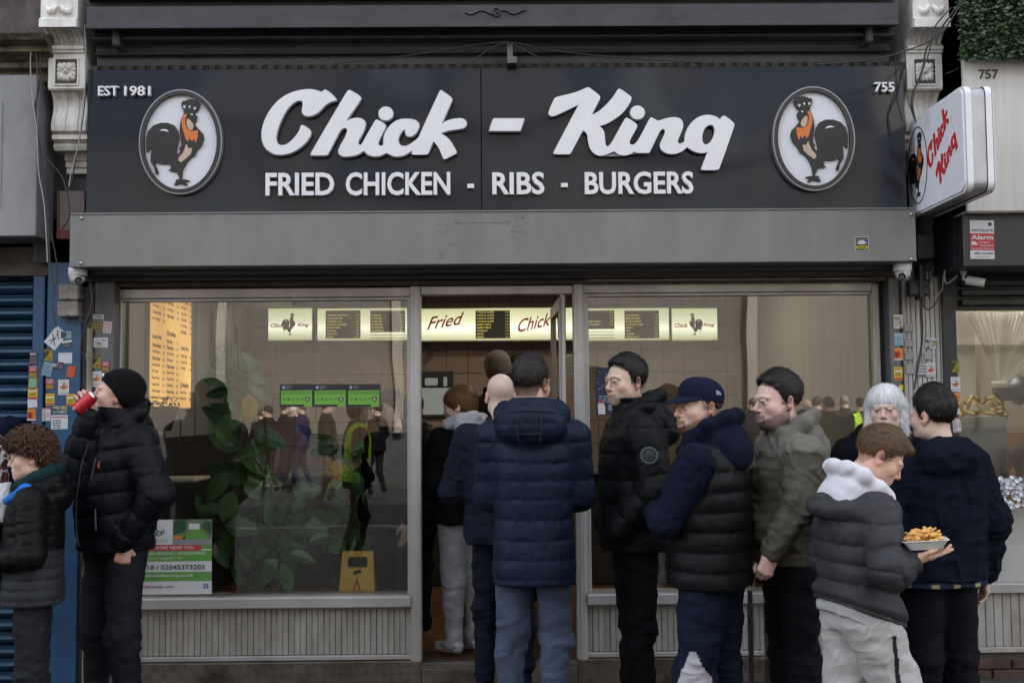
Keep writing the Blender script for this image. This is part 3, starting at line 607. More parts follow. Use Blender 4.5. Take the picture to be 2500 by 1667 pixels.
def script_on(Lp, ang, ox, oz, width, ref):
    xs = [p[0] for lp in Lp for p in lp]; ys = [p[1] for lp in Lp for p in lp]; x0, x1, yb = min(xs), max(xs), ref; k = width/(x1-x0); ca, sa = math.cos(ang), math.sin(ang)
    def f(p):
        a, b = (p[0]-x0)*k, (yb-p[1])*k; a, b = a*ca-b*sa, a*sa+b*ca; return (y_far-(ox+a), oz+b)
    return [[f(p) for p in lp] for lp in Lp]
m = MB()
for LL in ([chaikin(C_)], [chaikin(HICK)], [DOT1]):
    pass
allp = [C_, HICK, DOT1]; T = script_on(allp, R(37), .335, 2.80, .35, 880)
for k, lp in enumerate(T): m.ngon2([chaikin(lp, 2) if k < 2 else lp], side(fx), 0, .002)
T = script_on([KING, GHOLE, DOT2], R(37), .455, 2.69, .31, 880)
m.ngon2([chaikin(T[0]), chaikin(T[1])], side(fx), 0, .002); m.ngon2([T[2]], side(fx), 0, .002)
m.build('script_lettering', M_red, lb)

# ============================================================= SHUTTERED SHOP ON THE LEFT
ls = empty('shuttered_shop', (-3.2, 0, 0), 'neighbouring shop front with blue roller shutter and grey fascia', 'building')
x0, x1, z0, z1 = rect(-260, 92, 118, 182, -.45)
m = MB(); prof = [(-.1, z1+.02), (-.42, z1+.02), (-.52, z1), (-.5, z1-.03), (-.44, z1-.045), (-.44, z1-.075), (-.39, z1-.085), (-.36, z1-.11), (-.36, z1-.14), (-.31, z1-.15), (-.31, z0), (-.1, z0)]
m.extr(prof, x0, x1); m.build('cornice', M_stone, ls)
x0, x1, z0, z1 = rect(-260, -80, 112, 92, -.05); m = MB(); m.box(x0, x1, -.05, .1, z0, z1+.8); m.build('upper_wall', mat('grey_render', (.16, .155, .14), .8, var=(3, .3)), ls)
x0, x1, z0, z1 = rect(-260, 183, 90, 578, -.38); m = MB(); m.box(x0, x1, -.38, -.1, z0, z1, bev=.006); m.box(W(-5, 400, -.38)[0], W(4, 400, -.38)[0], -.385, -.37, W(0, 510, -.38)[1], W(0, 250, -.38)[1]); m.build('fascia', M_lgrey, ls)
m = MB(); m.box(W(88, 400, -.1)[0], W(215, 400, -.1)[0], -.12, .0, W(150, 640, -.1)[1], W(150, 420, -.1)[1]); m.build('wall_board', M_blue, ls)
m = MB(); x0, x1, z0, z1 = rect(142, 466, 206, 583, -.2); m.box(x0, x1, -.2, -.12, z0, z1, bev=.003); m.box(x0, x1, -.205, -.19, z0, z0+.05, 1); m.box(x0-.004, x0+.008, -.206, -.19, z0, z1, 1); m.build('alarm_box', [mat('pinkish_board', (.22, .18, .17), .7, var=(5, .3)), mat('faded_red', (.16, .03, .025), .5)], ls)
m = MB(); xa, xb = W(-260, 1100, -.02)[0], W(76, 1100, -.02)[0]; zz = W(40, 600, -.02)[1]; k = 0; pitch = .0735
while zz > .0:
    pr = [(.03, zz), (-.012, zz-.002), (-.030, zz-.012), (-.034, zz-.028), (-.020, zz-.045), (.0, zz-.058), (.012, zz-.066), (-.012, zz-.0675), (-.012, zz-.0725), (.03, zz-.0728)]
    m.extr(pr, xa, xb, 0, False); zz -= pitch
m.build('roller_shutter', M_blued, ls)
def post2(pa, pb, y0, y1, za, zb, mm, name, par): return post(pa, pb, y0, y1, za, zb, mm, name, par)
post2(74, 103, -.09, .05, 0, W(90, 590, -.09)[1], M_blue, 'shutter_guide', ls)
post2(103, 110, -.02, .05, 0, W(90, 590, -.02)[1], M_dark, 'jamb', ls)  # dark strip standing for the shaded gap beside the blue pilaster
o = post2(109, 192, -.14, .05, 0, W(150, 640, -.14)[1]+.25, M_blue, 'pilaster', ls)
m = MB(); m.box(W(-260, 600, -.1)[0], W(109, 600, -.1)[0], -.1, .05, W(40, 603, -.1)[1], W(40, 560, -.1)[1]); m.build('shutter_head', mat('dark_blue_void', (.01, .02, .035), .5), ls)

# ============================================================= BOUTIQUE ON THE RIGHT
m = MB(); m.box(-60, -2.46, .1, 8, 0, 9.6); m.build('upper_floors', mat('upper_brick', None), ls)  # unseen mass added to block the sun, carried on to the left
rs = empty('boutique', (3.2, 0, 0), 'neighbouring boutique with white fascia, black frame and display window', 'building')
x0, x1, z0, z1 = rect(2350, -90, 2760, 518, -.55)
m = MB(); m.box(x0, x1, -.55, -.1, z0, z1, bev=.01); m.add([(x0, -.549, z0), (x0, -.549, z1), (x0-.0, -.1, z1), (x0, -.1, z0)], [(0, 1, 2, 3)])
wl = m.build('fascia', mat('white_fascia', (.60, .58, .55), .45, var=(6, .15), streak=(5, 5, .25), bump=(4, .06)), rs)
m = MB(); a, b, c, d = rect(2390, 170, 2438, 193, -.555); put_text(m, '757', front(-.556), w=b-a, h=d-c, depth=.005, bold=.015, x=a, z=c); m.build('house_number', M_black, wl)
x0b, x1b, z0b, z1b = rect(2352, 519, 2760, 650, -.50)
m = MB(); m.box(x0b, x1b, -.50, -.05, z0b, z1b-.002, bev=.006); m.box(W(2312, 600, -.3)[0], x0b-.002, -.4, -.05, z0b, z1b-.002); m.build('shutter_housing', M_dark2, rs)
RZT, RZB = W(2420, 757, 0)[1], W(2420, 1420, 0)[1]
m = MB(); m.box(W(2310, 700, -.05)[0], 4.6, -.05, .05, RZT, z0b)
for k in range(5): m.box(W(2345, 700, -.07)[0], 4.6, -.085, -.045, RZT+.02+k*.055, RZT+.06+k*.055, bev=.006)
m.build('roller_shutter', M_dark2, rs)
post2(2312, 2345, -.10, .05, 0, z0b, M_dark2, 'pilaster', rs)
m = MB(); xw0, xw1 = W(2345, 1100, 0)[0], 4.6; m.box(xw0, xw1, -.004, .004, RZB, RZT); m.build('window_pane', M_glass2, rs)
m = MB(); m.box(xw0, xw1, -.07, .1, W(2420, 1443, 0)[1], RZB, bev=.004); m.build('window_sill', M_alu, rs)
zr0, zr1 = W(2420, 1575, 0)[1], W(2420, 1443, 0)[1]; m = MB(); n = 40
for i in range(n):
    q = xw0+i*(xw1-xw0)/n; m.box(q+.0015, q+(xw1-xw0)/n-.0015, -.035, .0, zr0, zr1-.001, bev=.003)
m.box(xw0, xw1, -.028, .03, zr0, zr1-.001, 1); m.build('riser_panel', [M_rib, M_dark], rs)
m = MB(); m.box(xw0, xw1, -.05, .05, zr0-.03, zr0-.0005, bev=.003); m.build('riser_trim', M_rib, rs)
m = MB(); random.seed(3)
for r_ in range(2):
    for i in range(12):
        q = xw0-.1+i*.225+(.11 if r_ % 2 else 0); m.box(q+.004, q+.217, -.04-random.uniform(0, .008), .1, .004+r_*.06, .057+r_*.06, bev=.006)
m.box(xw0-.1, xw1, -.025, .1, .0, zr0-.03, 1); m.build('brick_plinth', [M_brick, mat('mortar', (.07, .065, .06), .9)], rs)
m = MB(); m.box(2.32, 60, .1, 8, 2.86, 9.6); m.box(2.32, 60, 1.55, 8, 0, 2.8); m.box(4.85, 60, .1, 1.5, 0, 2.8); m.build('upper_floors', mat('upper_brick', None), rs)  # unseen mass added against sun above, behind and beside the boutique
# boutique interior
ROOMY = 1.4
m = MB(); m.box(xw0-.25, 4.8, ROOMY, ROOMY+.1, 0, 2.9); m.build('back_wall', mat('boutique_wall', (.30, .25, .20), .7), rs)
m = MB(); m.box(xw0-.25, xw0-.15, .1, ROOMY, 0, 2.9); m.box(xw0-.15, xw0+.34, .55, .7, 0, 2.9); m.build('side_wall', mat('cream_wall', (.75, .69, .60), .7), rs)
m = MB(); m.box(xw0-.25, 4.8, .05, ROOMY, 2.75, 2.85); m.build('ceiling', mat('cream_wall', None), rs)
m = MB(); m.box(xw0-.25, 4.8, .05, ROOMY, 0, .66); m.build('floor', mat('boutique_floor', (.12, .08, .05), .6), rs)
m = MB(); a, b, c, d = rect(2477, 1055, 2540, 1115, ROOMY-.05); m.box(a-.1, b+.3, ROOMY-.06, ROOMY-.001, c-.4, d); m.build('counter', mat('amber_counter', (.30, .14, .04), .5), rs)
m = MB(); m.box(xw0, xw1, -.012, -.0045, RZB+.001, W(2420, 1240, 0)[1]); m.build('frosted_film', mat('frosted_film', (.42, .42, .40), .5, var=(3, .3, (.75, .74, .72)), bump=(5, .1)), rs)
# ============================================================= FIGURES: implicit surfaces meshed with surface nets
F32 = np.float32
def V3(*a): return np.array(a, dtype=F32)
def smin(a, b, k):
    h = np.clip(.5+.5*(b-a)/k, 0, 1); return b+(a-b)*h-k*h*(1-h)
class Cap:      # round cone
    def __init__(s, a, b, ra, rb, k=.02, sub=False, tag=0, flat=None):
        s.a, s.b, s.ra, s.rb, s.k, s.sub, s.tag, s.flat = V3(*a), V3(*b), ra, rb, k, sub, tag, flat
        r = max(ra, rb); s.lo = np.minimum(s.a, s.b)-r; s.hi = np.maximum(s.a, s.b)+r
    def t(s, P):
        ab = s.b-s.a; return np.clip(((P-s.a) @ ab)/max(float(ab @ ab), 1e-9), 0, 1)
    def d(s, P):
        t = s.t(P); ab = s.b-s.a; Q = P-s.a-t[:, None]*ab
        if s.flat is not None:      # squashed across direction n by factor f
            n, f = s.flat; n = V3(*n); q = Q @ n; return np.sqrt(np.maximum((Q*Q).sum(1)+(f*f-1)*q*q, 0))-(s.ra+(s.rb-s.ra)*t)
        return np.sqrt((Q*Q).sum(1))-(s.ra+(s.rb-s.ra)*t)
class Ell:
    def __init__(s, c, r, rot=None, k=.02, sub=False, tag=0):
        s.c, s.r, s.k, s.sub, s.tag = V3(*c), V3(*r), k, sub, tag
        s.R = np.array(Euler(rot).to_matrix(), dtype=F32) if rot is not None else None
        m = max(r) if rot is not None else s.r; s.lo = s.c-m; s.hi = s.c+m
    def d(s, P):
        Q = P-s.c
        if s.R is not None: Q = Q @ s.R
        q = Q/s.r; l = np.sqrt((q*q).sum(1)); g = np.sqrt(((q/s.r)**2).sum(1))
        return l*(l-1)/np.maximum(g, 1e-6)
class Loft:     # stations: z, cx, cy, rx, ry ; superellipse cross-sections stacked along z
    def __init__(s, st, k=.03, e=2.4, sub=False, tag=0):
        s.S = np.array(st, dtype=F32); s.S = s.S[np.argsort(s.S[:, 0])]; s.k, s.e, s.sub, s.tag = k, e, sub, tag
        m = s.S; s.lo = V3((m[:, 1]-m[:, 3]).min(), (m[:, 2]-m[:, 4]).min(), m[0, 0]); s.hi = V3((m[:, 1]+m[:, 3]).max(), (m[:, 2]+m[:, 4]).max(), m[-1, 0])
    def d(s, P):
        z = np.clip(P[:, 2], s.S[0, 0], s.S[-1, 0]); f = [np.interp(z, s.S[:, 0], s.S[:, i]) for i in (1, 2, 3, 4)]
        q = (np.abs((P[:, 0]-f[0])/f[2])**s.e+np.abs((P[:, 1]-f[1])/f[3])**s.e)**(1/s.e)
        dd = (q-1)*np.minimum(f[2], f[3]); ez = np.maximum(s.S[0, 0]-P[:, 2], P[:, 2]-s.S[-1, 0])
        return np.where(ez > 0, np.sqrt(np.maximum(dd, 0)**2+ez**2)+np.minimum(dd, 0)*0, np.maximum(dd, ez)).astype(F32)
class Pl:       # half space n.p > h is cut away
    def __init__(s, n, h): s.n, s.h, s.sub, s.k, s.tag = V3(*n), h, True, .004, 0; s.lo = s.hi = None
    def d(s, P): return s.h-(P @ s.n)
def grid_mesh(prims, h, pad=.02):
    pos = [p for p in prims if not p.sub]
    lo = np.min([p.lo for p in pos], 0)-pad; hi = np.max([p.hi for p in pos], 0)+pad
    n = np.ceil((hi-lo)/h).astype(int)+1
    D = np.full(n, 1.0, dtype=F32); ax = [lo[i]+h*np.arange(n[i], dtype=F32) for i in range(3)]
    for p in prims:
        if p.lo is None: i0, i1 = np.zeros(3, int), n
        else:
            m = p.k+2.5*h; i0 = np.clip(np.floor((p.lo-m-lo)/h).astype(int), 0, n-1); i1 = np.clip(np.ceil((p.hi+m-lo)/h).astype(int)+1, 1, n)
        if (i1 <= i0).any(): continue
        sl = tuple(slice(a, b) for a, b in zip(i0, i1)); g = np.meshgrid(*[ax[i][sl[i]] for i in range(3)], indexing='ij')
        P = np.stack([q.ravel() for q in g], 1); d = p.d(P).reshape(g[0].shape).astype(F32)
        D[sl] = -smin(-D[sl], d, p.k) if p.sub else smin(D[sl], d, p.k)
    Sg = D < 0; c = np.zeros(n-1, int)
    for i in (0, 1):
        for j in (0, 1):
            for k in (0, 1): c += Sg[i:n[0]-1+i, j:n[1]-1+j, k:n[2]-1+k]
    act = (c > 0) & (c < 8); I = np.argwhere(act); vid = -np.ones(act.shape, int); vid[act] = np.arange(len(I))
    acc = np.zeros((len(I), 3), dtype=np.float64); cnt = np.zeros(len(I))
    cor = [(i, j, k) for i in (0, 1) for j in (0, 1) for k in (0, 1)]
    dv = {q: D[I[:, 0]+q[0], I[:, 1]+q[1], I[:, 2]+q[2]] for q in cor}
    for a in cor:
        for x in range(3):
            if a[x]: continue
            b = list(a); b[x] = 1; b = tuple(b); A_, B_ = dv[a], dv[b]; m = (A_ < 0) != (B_ < 0)
            t = A_[m]/(A_[m]-B_[m]); e = np.tile(np.array(a, float), (m.sum(), 1)); e[:, x] = t; acc[m] += e; cnt[m] += 1
    V = lo+h*(I+acc/cnt[:, None]); Fs = []
    for x in range(3):
        y, z = (x+1) % 3, (x+2) % 3; sa = [slice(None)]*3; sb = [slice(None)]*3; sa[x] = slice(0, -1); sb[x] = slice(1, None)
        A_, B_ = Sg[tuple(sa)], Sg[tuple(sb)]; E = np.argwhere(A_ != B_)
        E = E[(E[:, y] > 0) & (E[:, z] > 0) & (E[:, y] < n[y]-1) & (E[:, z] < n[z]-1)]
        inside = Sg[E[:, 0], E[:, 1], E[:, 2]]; q = []
        for oy, oz in ((-1, -1), (0, -1), (0, 0), (-1, 0)):
            G = E.copy(); G[:, y] += oy; G[:, z] += oz; q.append(vid[G[:, 0], G[:, 1], G[:, 2]])
        Q = np.stack(q, 1); Q[~inside] = Q[~inside][:, ::-1]; Fs.append(Q)
    F = np.concatenate(Fs); return V.astype(F32), F[(F >= 0).all(1)]
def vnormals(V, F):
    N = np.zeros_like(V); a = V[F[:, 2]]-V[F[:, 0]]; b = V[F[:, 3]]-V[F[:, 1]]; fn = np.cross(a, b)
    for i in range(4): np.add.at(N, F[:, i], fn)
    return N/np.maximum(np.linalg.norm(N, axis=1, keepdims=True), 1e-9)
def relax(V, F, it=1, w=.5):
    for _ in range(it):
        A_ = np.zeros_like(V); c = np.zeros(len(V), dtype=F32)
        for i in range(4):
            j = F[:, (i+1) % 4]; np.add.at(A_, F[:, i], V[j]); np.add.at(c, F[:, i], 1)
            np.add.at(A_, j, V[F[:, i]]); np.add.at(c, j, 1)
        V = V*(1-w)+w*A_/np.maximum(c, 1)[:, None]
    return V.astype(F32)
def mk(name, V, F, mats, parent=None, colr=None, mi=None, smooth=True, M=None):
    me = bpy.data.meshes.new(name); V = np.asarray(V, dtype=F32)
    if M is not None: A_ = np.array(M, dtype=F32); V = V @ A_[:3, :3].T+A_[:3, 3]
    if isinstance(F, np.ndarray):
        me.vertices.add(len(V)); me.vertices.foreach_set('co', V.ravel()); me.loops.add(F.size); me.loops.foreach_set('vertex_index', F.ravel().astype(np.int32))
        me.polygons.add(len(F)); me.polygons.foreach_set('loop_start', np.arange(0, F.size, F.shape[1], dtype=np.int32)); me.update(calc_edges=True)
    else: me.from_pydata(V.tolist(), [], F); me.update()
    for m in (mats if isinstance(mats, (list, tuple)) else [mats]): me.materials.append(m)
    if mi is not None: me.polygons.foreach_set('material_index', np.asarray(mi, dtype=np.int32))
    me.polygons.foreach_set('use_smooth', np.full(len(me.polygons), smooth))
    if colr is not None:
        at = me.color_attributes.new('Col', 'FLOAT_COLOR', 'POINT'); c = np.ones((len(V), 4), dtype=F32); c[:, :3] = colr; at.data.foreach_set('color', c.ravel())
    me.validate(); o = bpy.data.objects.new(name, me); COL.objects.link(o)
    if parent: o.parent = parent
    return o

def cloth(name, rough=.75, wr=(9, .35), fine=(220, .06), sheen=.0, spec=.3, sc=(1, 1, 1), dist=.012):
    """fabric: vertex colour + folds and weave in the bump"""
    if name in _mats: return _mats[name]
    m = mat(name, None, rough, attr=True, spec=spec, sheen=sheen); n = m.node_tree.nodes; L = m.node_tree.links; b = n['Principled BSDF']
    tc = n.new('ShaderNodeTexCoord'); mp = n.new('ShaderNodeMapping'); mp.inputs['Scale'].default_value = sc; L.new(tc.outputs['Object'], mp.inputs[0])
    a = n.new('ShaderNodeTexNoise'); a.inputs['Scale'].default_value = wr[0]; a.inputs['Detail'].default_value = 4; a.inputs['Distortion'].default_value = 1.2
    f = n.new('ShaderNodeTexNoise'); f.inputs['Scale'].default_value = fine[0]; f.inputs['Detail'].default_value = 2
    L.new(mp.outputs[0], a.inputs['Vector']); L.new(tc.outputs['Object'], f.inputs['Vector'])
    b1 = n.new('ShaderNodeBump'); b1.inputs['Strength'].default_value = wr[1]; b1.inputs['Distance'].default_value = dist; L.new(a.outputs[0], b1.inputs['Height'])
    b2 = n.new('ShaderNodeBump'); b2.inputs['Strength'].default_value = fine[1]; b2.inputs['Distance'].default_value = .004; L.new(f.outputs[0], b2.inputs['Height']); L.new(b1.outputs[0], b2.inputs['Normal'])
    L.new(b2.outputs[0], b.inputs['Normal']); return m
M_puff = cloth('quilted_nylon', .56, (20, .45), (300, .03), .0, .16, dist=.006)
M_cot = cloth('cotton_jersey', .9, (9, .5), (260, .15), .0, .08, dist=.010)
M_twill = cloth('twill', .85, (9, .6), (320, .1), .0, .08, (1, 1, .6))
M_skin = mat('skin', None, .52, attr=True, spec=.35, bump=(180, .05))
_b = M_skin.node_tree.nodes['Principled BSDF']; _b.inputs['Subsurface Weight'].default_value = .12; _b.inputs['Subsurface Radius'].default_value = (.012, .005, .003)
M_hair = mat('hair', None, .5, attr=True, spec=.35, bump=(90, .35, (1, 1, .35)))
M_hairc = mat('curly_hair', None, .55, attr=True, spec=.3, bump=(120, .5))
M_knit = cloth('rib_knit', .95, (6, .15), (160, .5), .05, .1)

def skin_col(V, base, N=None):
    n = noise3(V, 18, 3)*.5+noise3(V, 55, 5)*.3; return np.clip(np.array(base, dtype=F32)[None, :]*(1+.10*n[:, None]*np.array([.5, 1, 1.1])), 0, 1)
# ---------------------------------------------------------------- head
def head_prims(o):
    """local head space: face looks to -y; origin between the ears"""
    jw = o.get('jaw', 1); P = [Ell((0, .016, .034), (.074, .095, .083), k=.02), Ell((0, -.028, -.022), (.061, .064, .088), k=.03),
         Ell((0, -.045, -.078), (.044*jw, .042, .036), k=.03), Ell((0, -.078, -.099), (.020, .016, .016), k=.02)]
    for s in (-1, 1):
        P += [Ell((s*.048*jw, -.008, -.066), (.020, .030, .028), k=.03), Ell((s*.041, -.058, -.028), (.021, .022, .020), k=.025),
              Cap((s*.010, -.094, .016), (s*.046, -.078, .016), .009, .008, k=.014)]
    P += [Cap((0, .022, -.05), (0, .050, -.20), .051*o.get('neck', 1), .060*o.get('neck', 1), k=.03)]
    if o.get('fat'): P += [Ell((0, -.035, -.095), (.050, .045, .030), k=.03)]
    for s in (-1, 1): P += [Ell((s*.032, -.101, -.003), (.018, .015, .0105), k=.014, sub=True)]
    P += [Ell((0, -.070, -.062), (.030, .028, .030), k=.018), Cap((0, -.089, .006), (0, -.1085, -.030), .0072, .0098, k=.010), Ell((0, -.107, -.035), (.0105, .010, .0088), k=.007),
          Cap((-.0135, -.094, -.039), (.0135, -.094, -.039), .007, .007, k=.007)]
    P += [Cap((-.022, -.093, -.0695), (.022, -.093, -.0695), .0015, .0015, k=.004, sub=True), Cap((-.015, -.0935, -.0645), (.015, -.0935, -.0645), .0048, .0048, k=.006), Cap((-.013, -.0925, -.0750), (.013, -.0925, -.0750), .0054, .0054, k=.006)]
    for s in (-1, 1):
        P += [Ell((s*.032, -.0845, -.003), (.0125, .0125, .0125), k=.003), Cap((s*.018, -.0960, .0055), (s*.045, -.0875, .004), .0020, .0018, k=.006)]
        if o.get('ears', True):
            P += [Ell((s*.078, .012, -.010), (.009, .019, .031), (R(-12), 0, s*R(24)), k=.006), Ell((s*.0875, .006, -.005), (.0085, .0105, .0185), (R(-12), 0, s*R(24)), k=.003, sub=True), Ell((s*.082, .002, -.012), (.006, .006, .009), k=.003, sub=True), Ell((s*.075, .004, -.036), (.007, .009, .010), k=.005)]
    return P
def head_mesh(o):
    V, F = grid_mesh(head_prims(o), o.get('hh', .0036)); V = relax(V, F, 1, .35)
    base = tuple(min(.85, a*q) for a, q in zip(o.get('skin', (.50, .30, .215)), (1.22, 1.30, 1.34))); C = skin_col(V, base)
    x, y, z = V[:, 0], V[:, 1], V[:, 2]; ax = np.abs(x)
    def blend(m, c, a=1): 
        m = np.clip(m, 0, 1)[:, None]*a; C[:] = C*(1-m)+np.array(c)*m
    red = np.array(base)*np.array([1.08, .74, .72])
    blend(1-np.sqrt(((ax-.045)/.028)**2+((z+.032)/.024)**2+(np.minimum(y+.05, 0)*0)), red, .28)
    m = (y < -.02); blend((1-np.sqrt((x/.018)**2+((z+.036)/.02)**2))*(y < -.095), red, .6)
    blend((ax > .073)*(y > -.02)*(y < .04)*(z < .03)*(z > -.05)*.8, red, .8)
    lip = (np.abs(z+.0705) < .0098-.22*ax)*(y < -.088)*(ax < .021); blend(lip*1., o.get('lip', (.36, .14, .12)), .6); blend((np.abs(z+.0697) < .0018)*(y < -.086)*(ax < .023)*1., (.10, .03, .025), .8); blend((np.sqrt((ax-.007)**2+(z+.0455)**2+(y+.100)**2) < .005)*1., (.08, .03, .025), .8)  # lips; shade of mouth line and nostrils painted into the skin colour
    hc = np.array(o.get('hair', (.03, .02, .015)))
    bz = np.abs(z-(.0175+.10*ax-.75*(np.maximum(ax-.032, 0)))); brow = np.clip(1.5-(bz/.0036)**2, 0, 1)*np.clip((ax-.011)/.004, 0, 1)*np.clip((.050-ax)/.008, 0, 1)*(y < -.045); blend(brow*(.85+.15*noise3(V, 300, 3)), hc*.9+.012, o.get('brow', .85))
    # beard / stubble: real hair colour, denser on chin and lip
    if o.get('beard', 0) > 0:
        bc = np.array(o.get('beardc', hc)); nn = .92+.08*noise3(V, 140, 8)
        zl_ = np.interp(y, [-.11, -.085, -.06, -.02, .01], [-.074, -.064, -.052, -.030, -.012])+.003*noise3(V, 90, 5); m = np.clip((zl_-z)/.018, 0, 1)*np.clip((.016-y)/.008, 0, 1)*np.clip((z+.145)/.02, 0, 1)
        dl = np.sqrt((ax/.024)**2+((z+.070)/.0135)**2); m = m*np.where(y < -.07, np.clip((dl-.85)/.35, 0, 1), 1)
        mus = np.clip(1.3-((z+.0565+.25*ax)/.0052)**2, 0, 1)*np.clip((.029-ax)/.006, 0, 1)*(y < -.078)+np.clip(1-((ax-.0265)/.005)**2, 0, 1)*(z < -.056)*(z > -.095)*(y < -.066)
        blend(np.clip(m, 0, 1)*nn*np.clip(.86+(.05-ax)*8*(z < -.075), .86, 1.1), bc, o['beard']); blend(np.clip(mus, 0, 1)*nn*.8, bc, o['beard'])
        lip2 = np.clip(1.4-(ax/.019)**2-((z+.070)/.0085)**2, 0, 1)*(y < -.086); blend(lip2, o.get('lip', (.36, .14, .12)), .75)
    for s_ in (-1, 1): blend(np.clip(1.2-np.sqrt((x-s_*.083)**2*1.2+(y-.004)**2+((z+.006)*.6)**2)/.011, 0, 1), np.array(base)*np.array([.62, .40, .36]), .75)  # inner ear redder, with the hollow's shade painted into the colour
    # shaved sides
    if o.get('fade', 0):
        zm = np.interp(y, [-.08, -.06, -.035, -.02, .0, .03, .05, .11], [.08, .05, .035, -.02, -.02, -.03, -.07, -.075]); blend(np.clip((z-zm)/.01, 0, 1)*(y > -.075)*(.92+.06*noise3(V, 120, 9)), hc, o['fade'])
    # eyes
    for s in (-1, 1):
        e = np.sqrt((x-s*.032)**2+(y+.0845)**2+(z+.003)**2); on = (e < .0138)*(y < -.091)*(np.abs(z+.003) < .0040)*(np.abs(x-s*.032) < .013)
        blend(on*1., (.27, .23, .21)); gx = o.get('gaze', 0); r = np.sqrt((x-s*.032-gx)**2+(z+.003)**2); blend((on*(r < .0058))*1., o.get('iris', (.08, .06, .045))); blend((on*(r < .003))*1., (.008, .008, .008))
        lid = np.clip(1.3-(np.abs(z-.0022)/.0018)**2, 0, 1)*(np.abs(x-s*.032) < .015)*(y < -.085); blend(lid, (.06, .04, .03), .6)
    return V, F, np.clip(C, 0, 1)
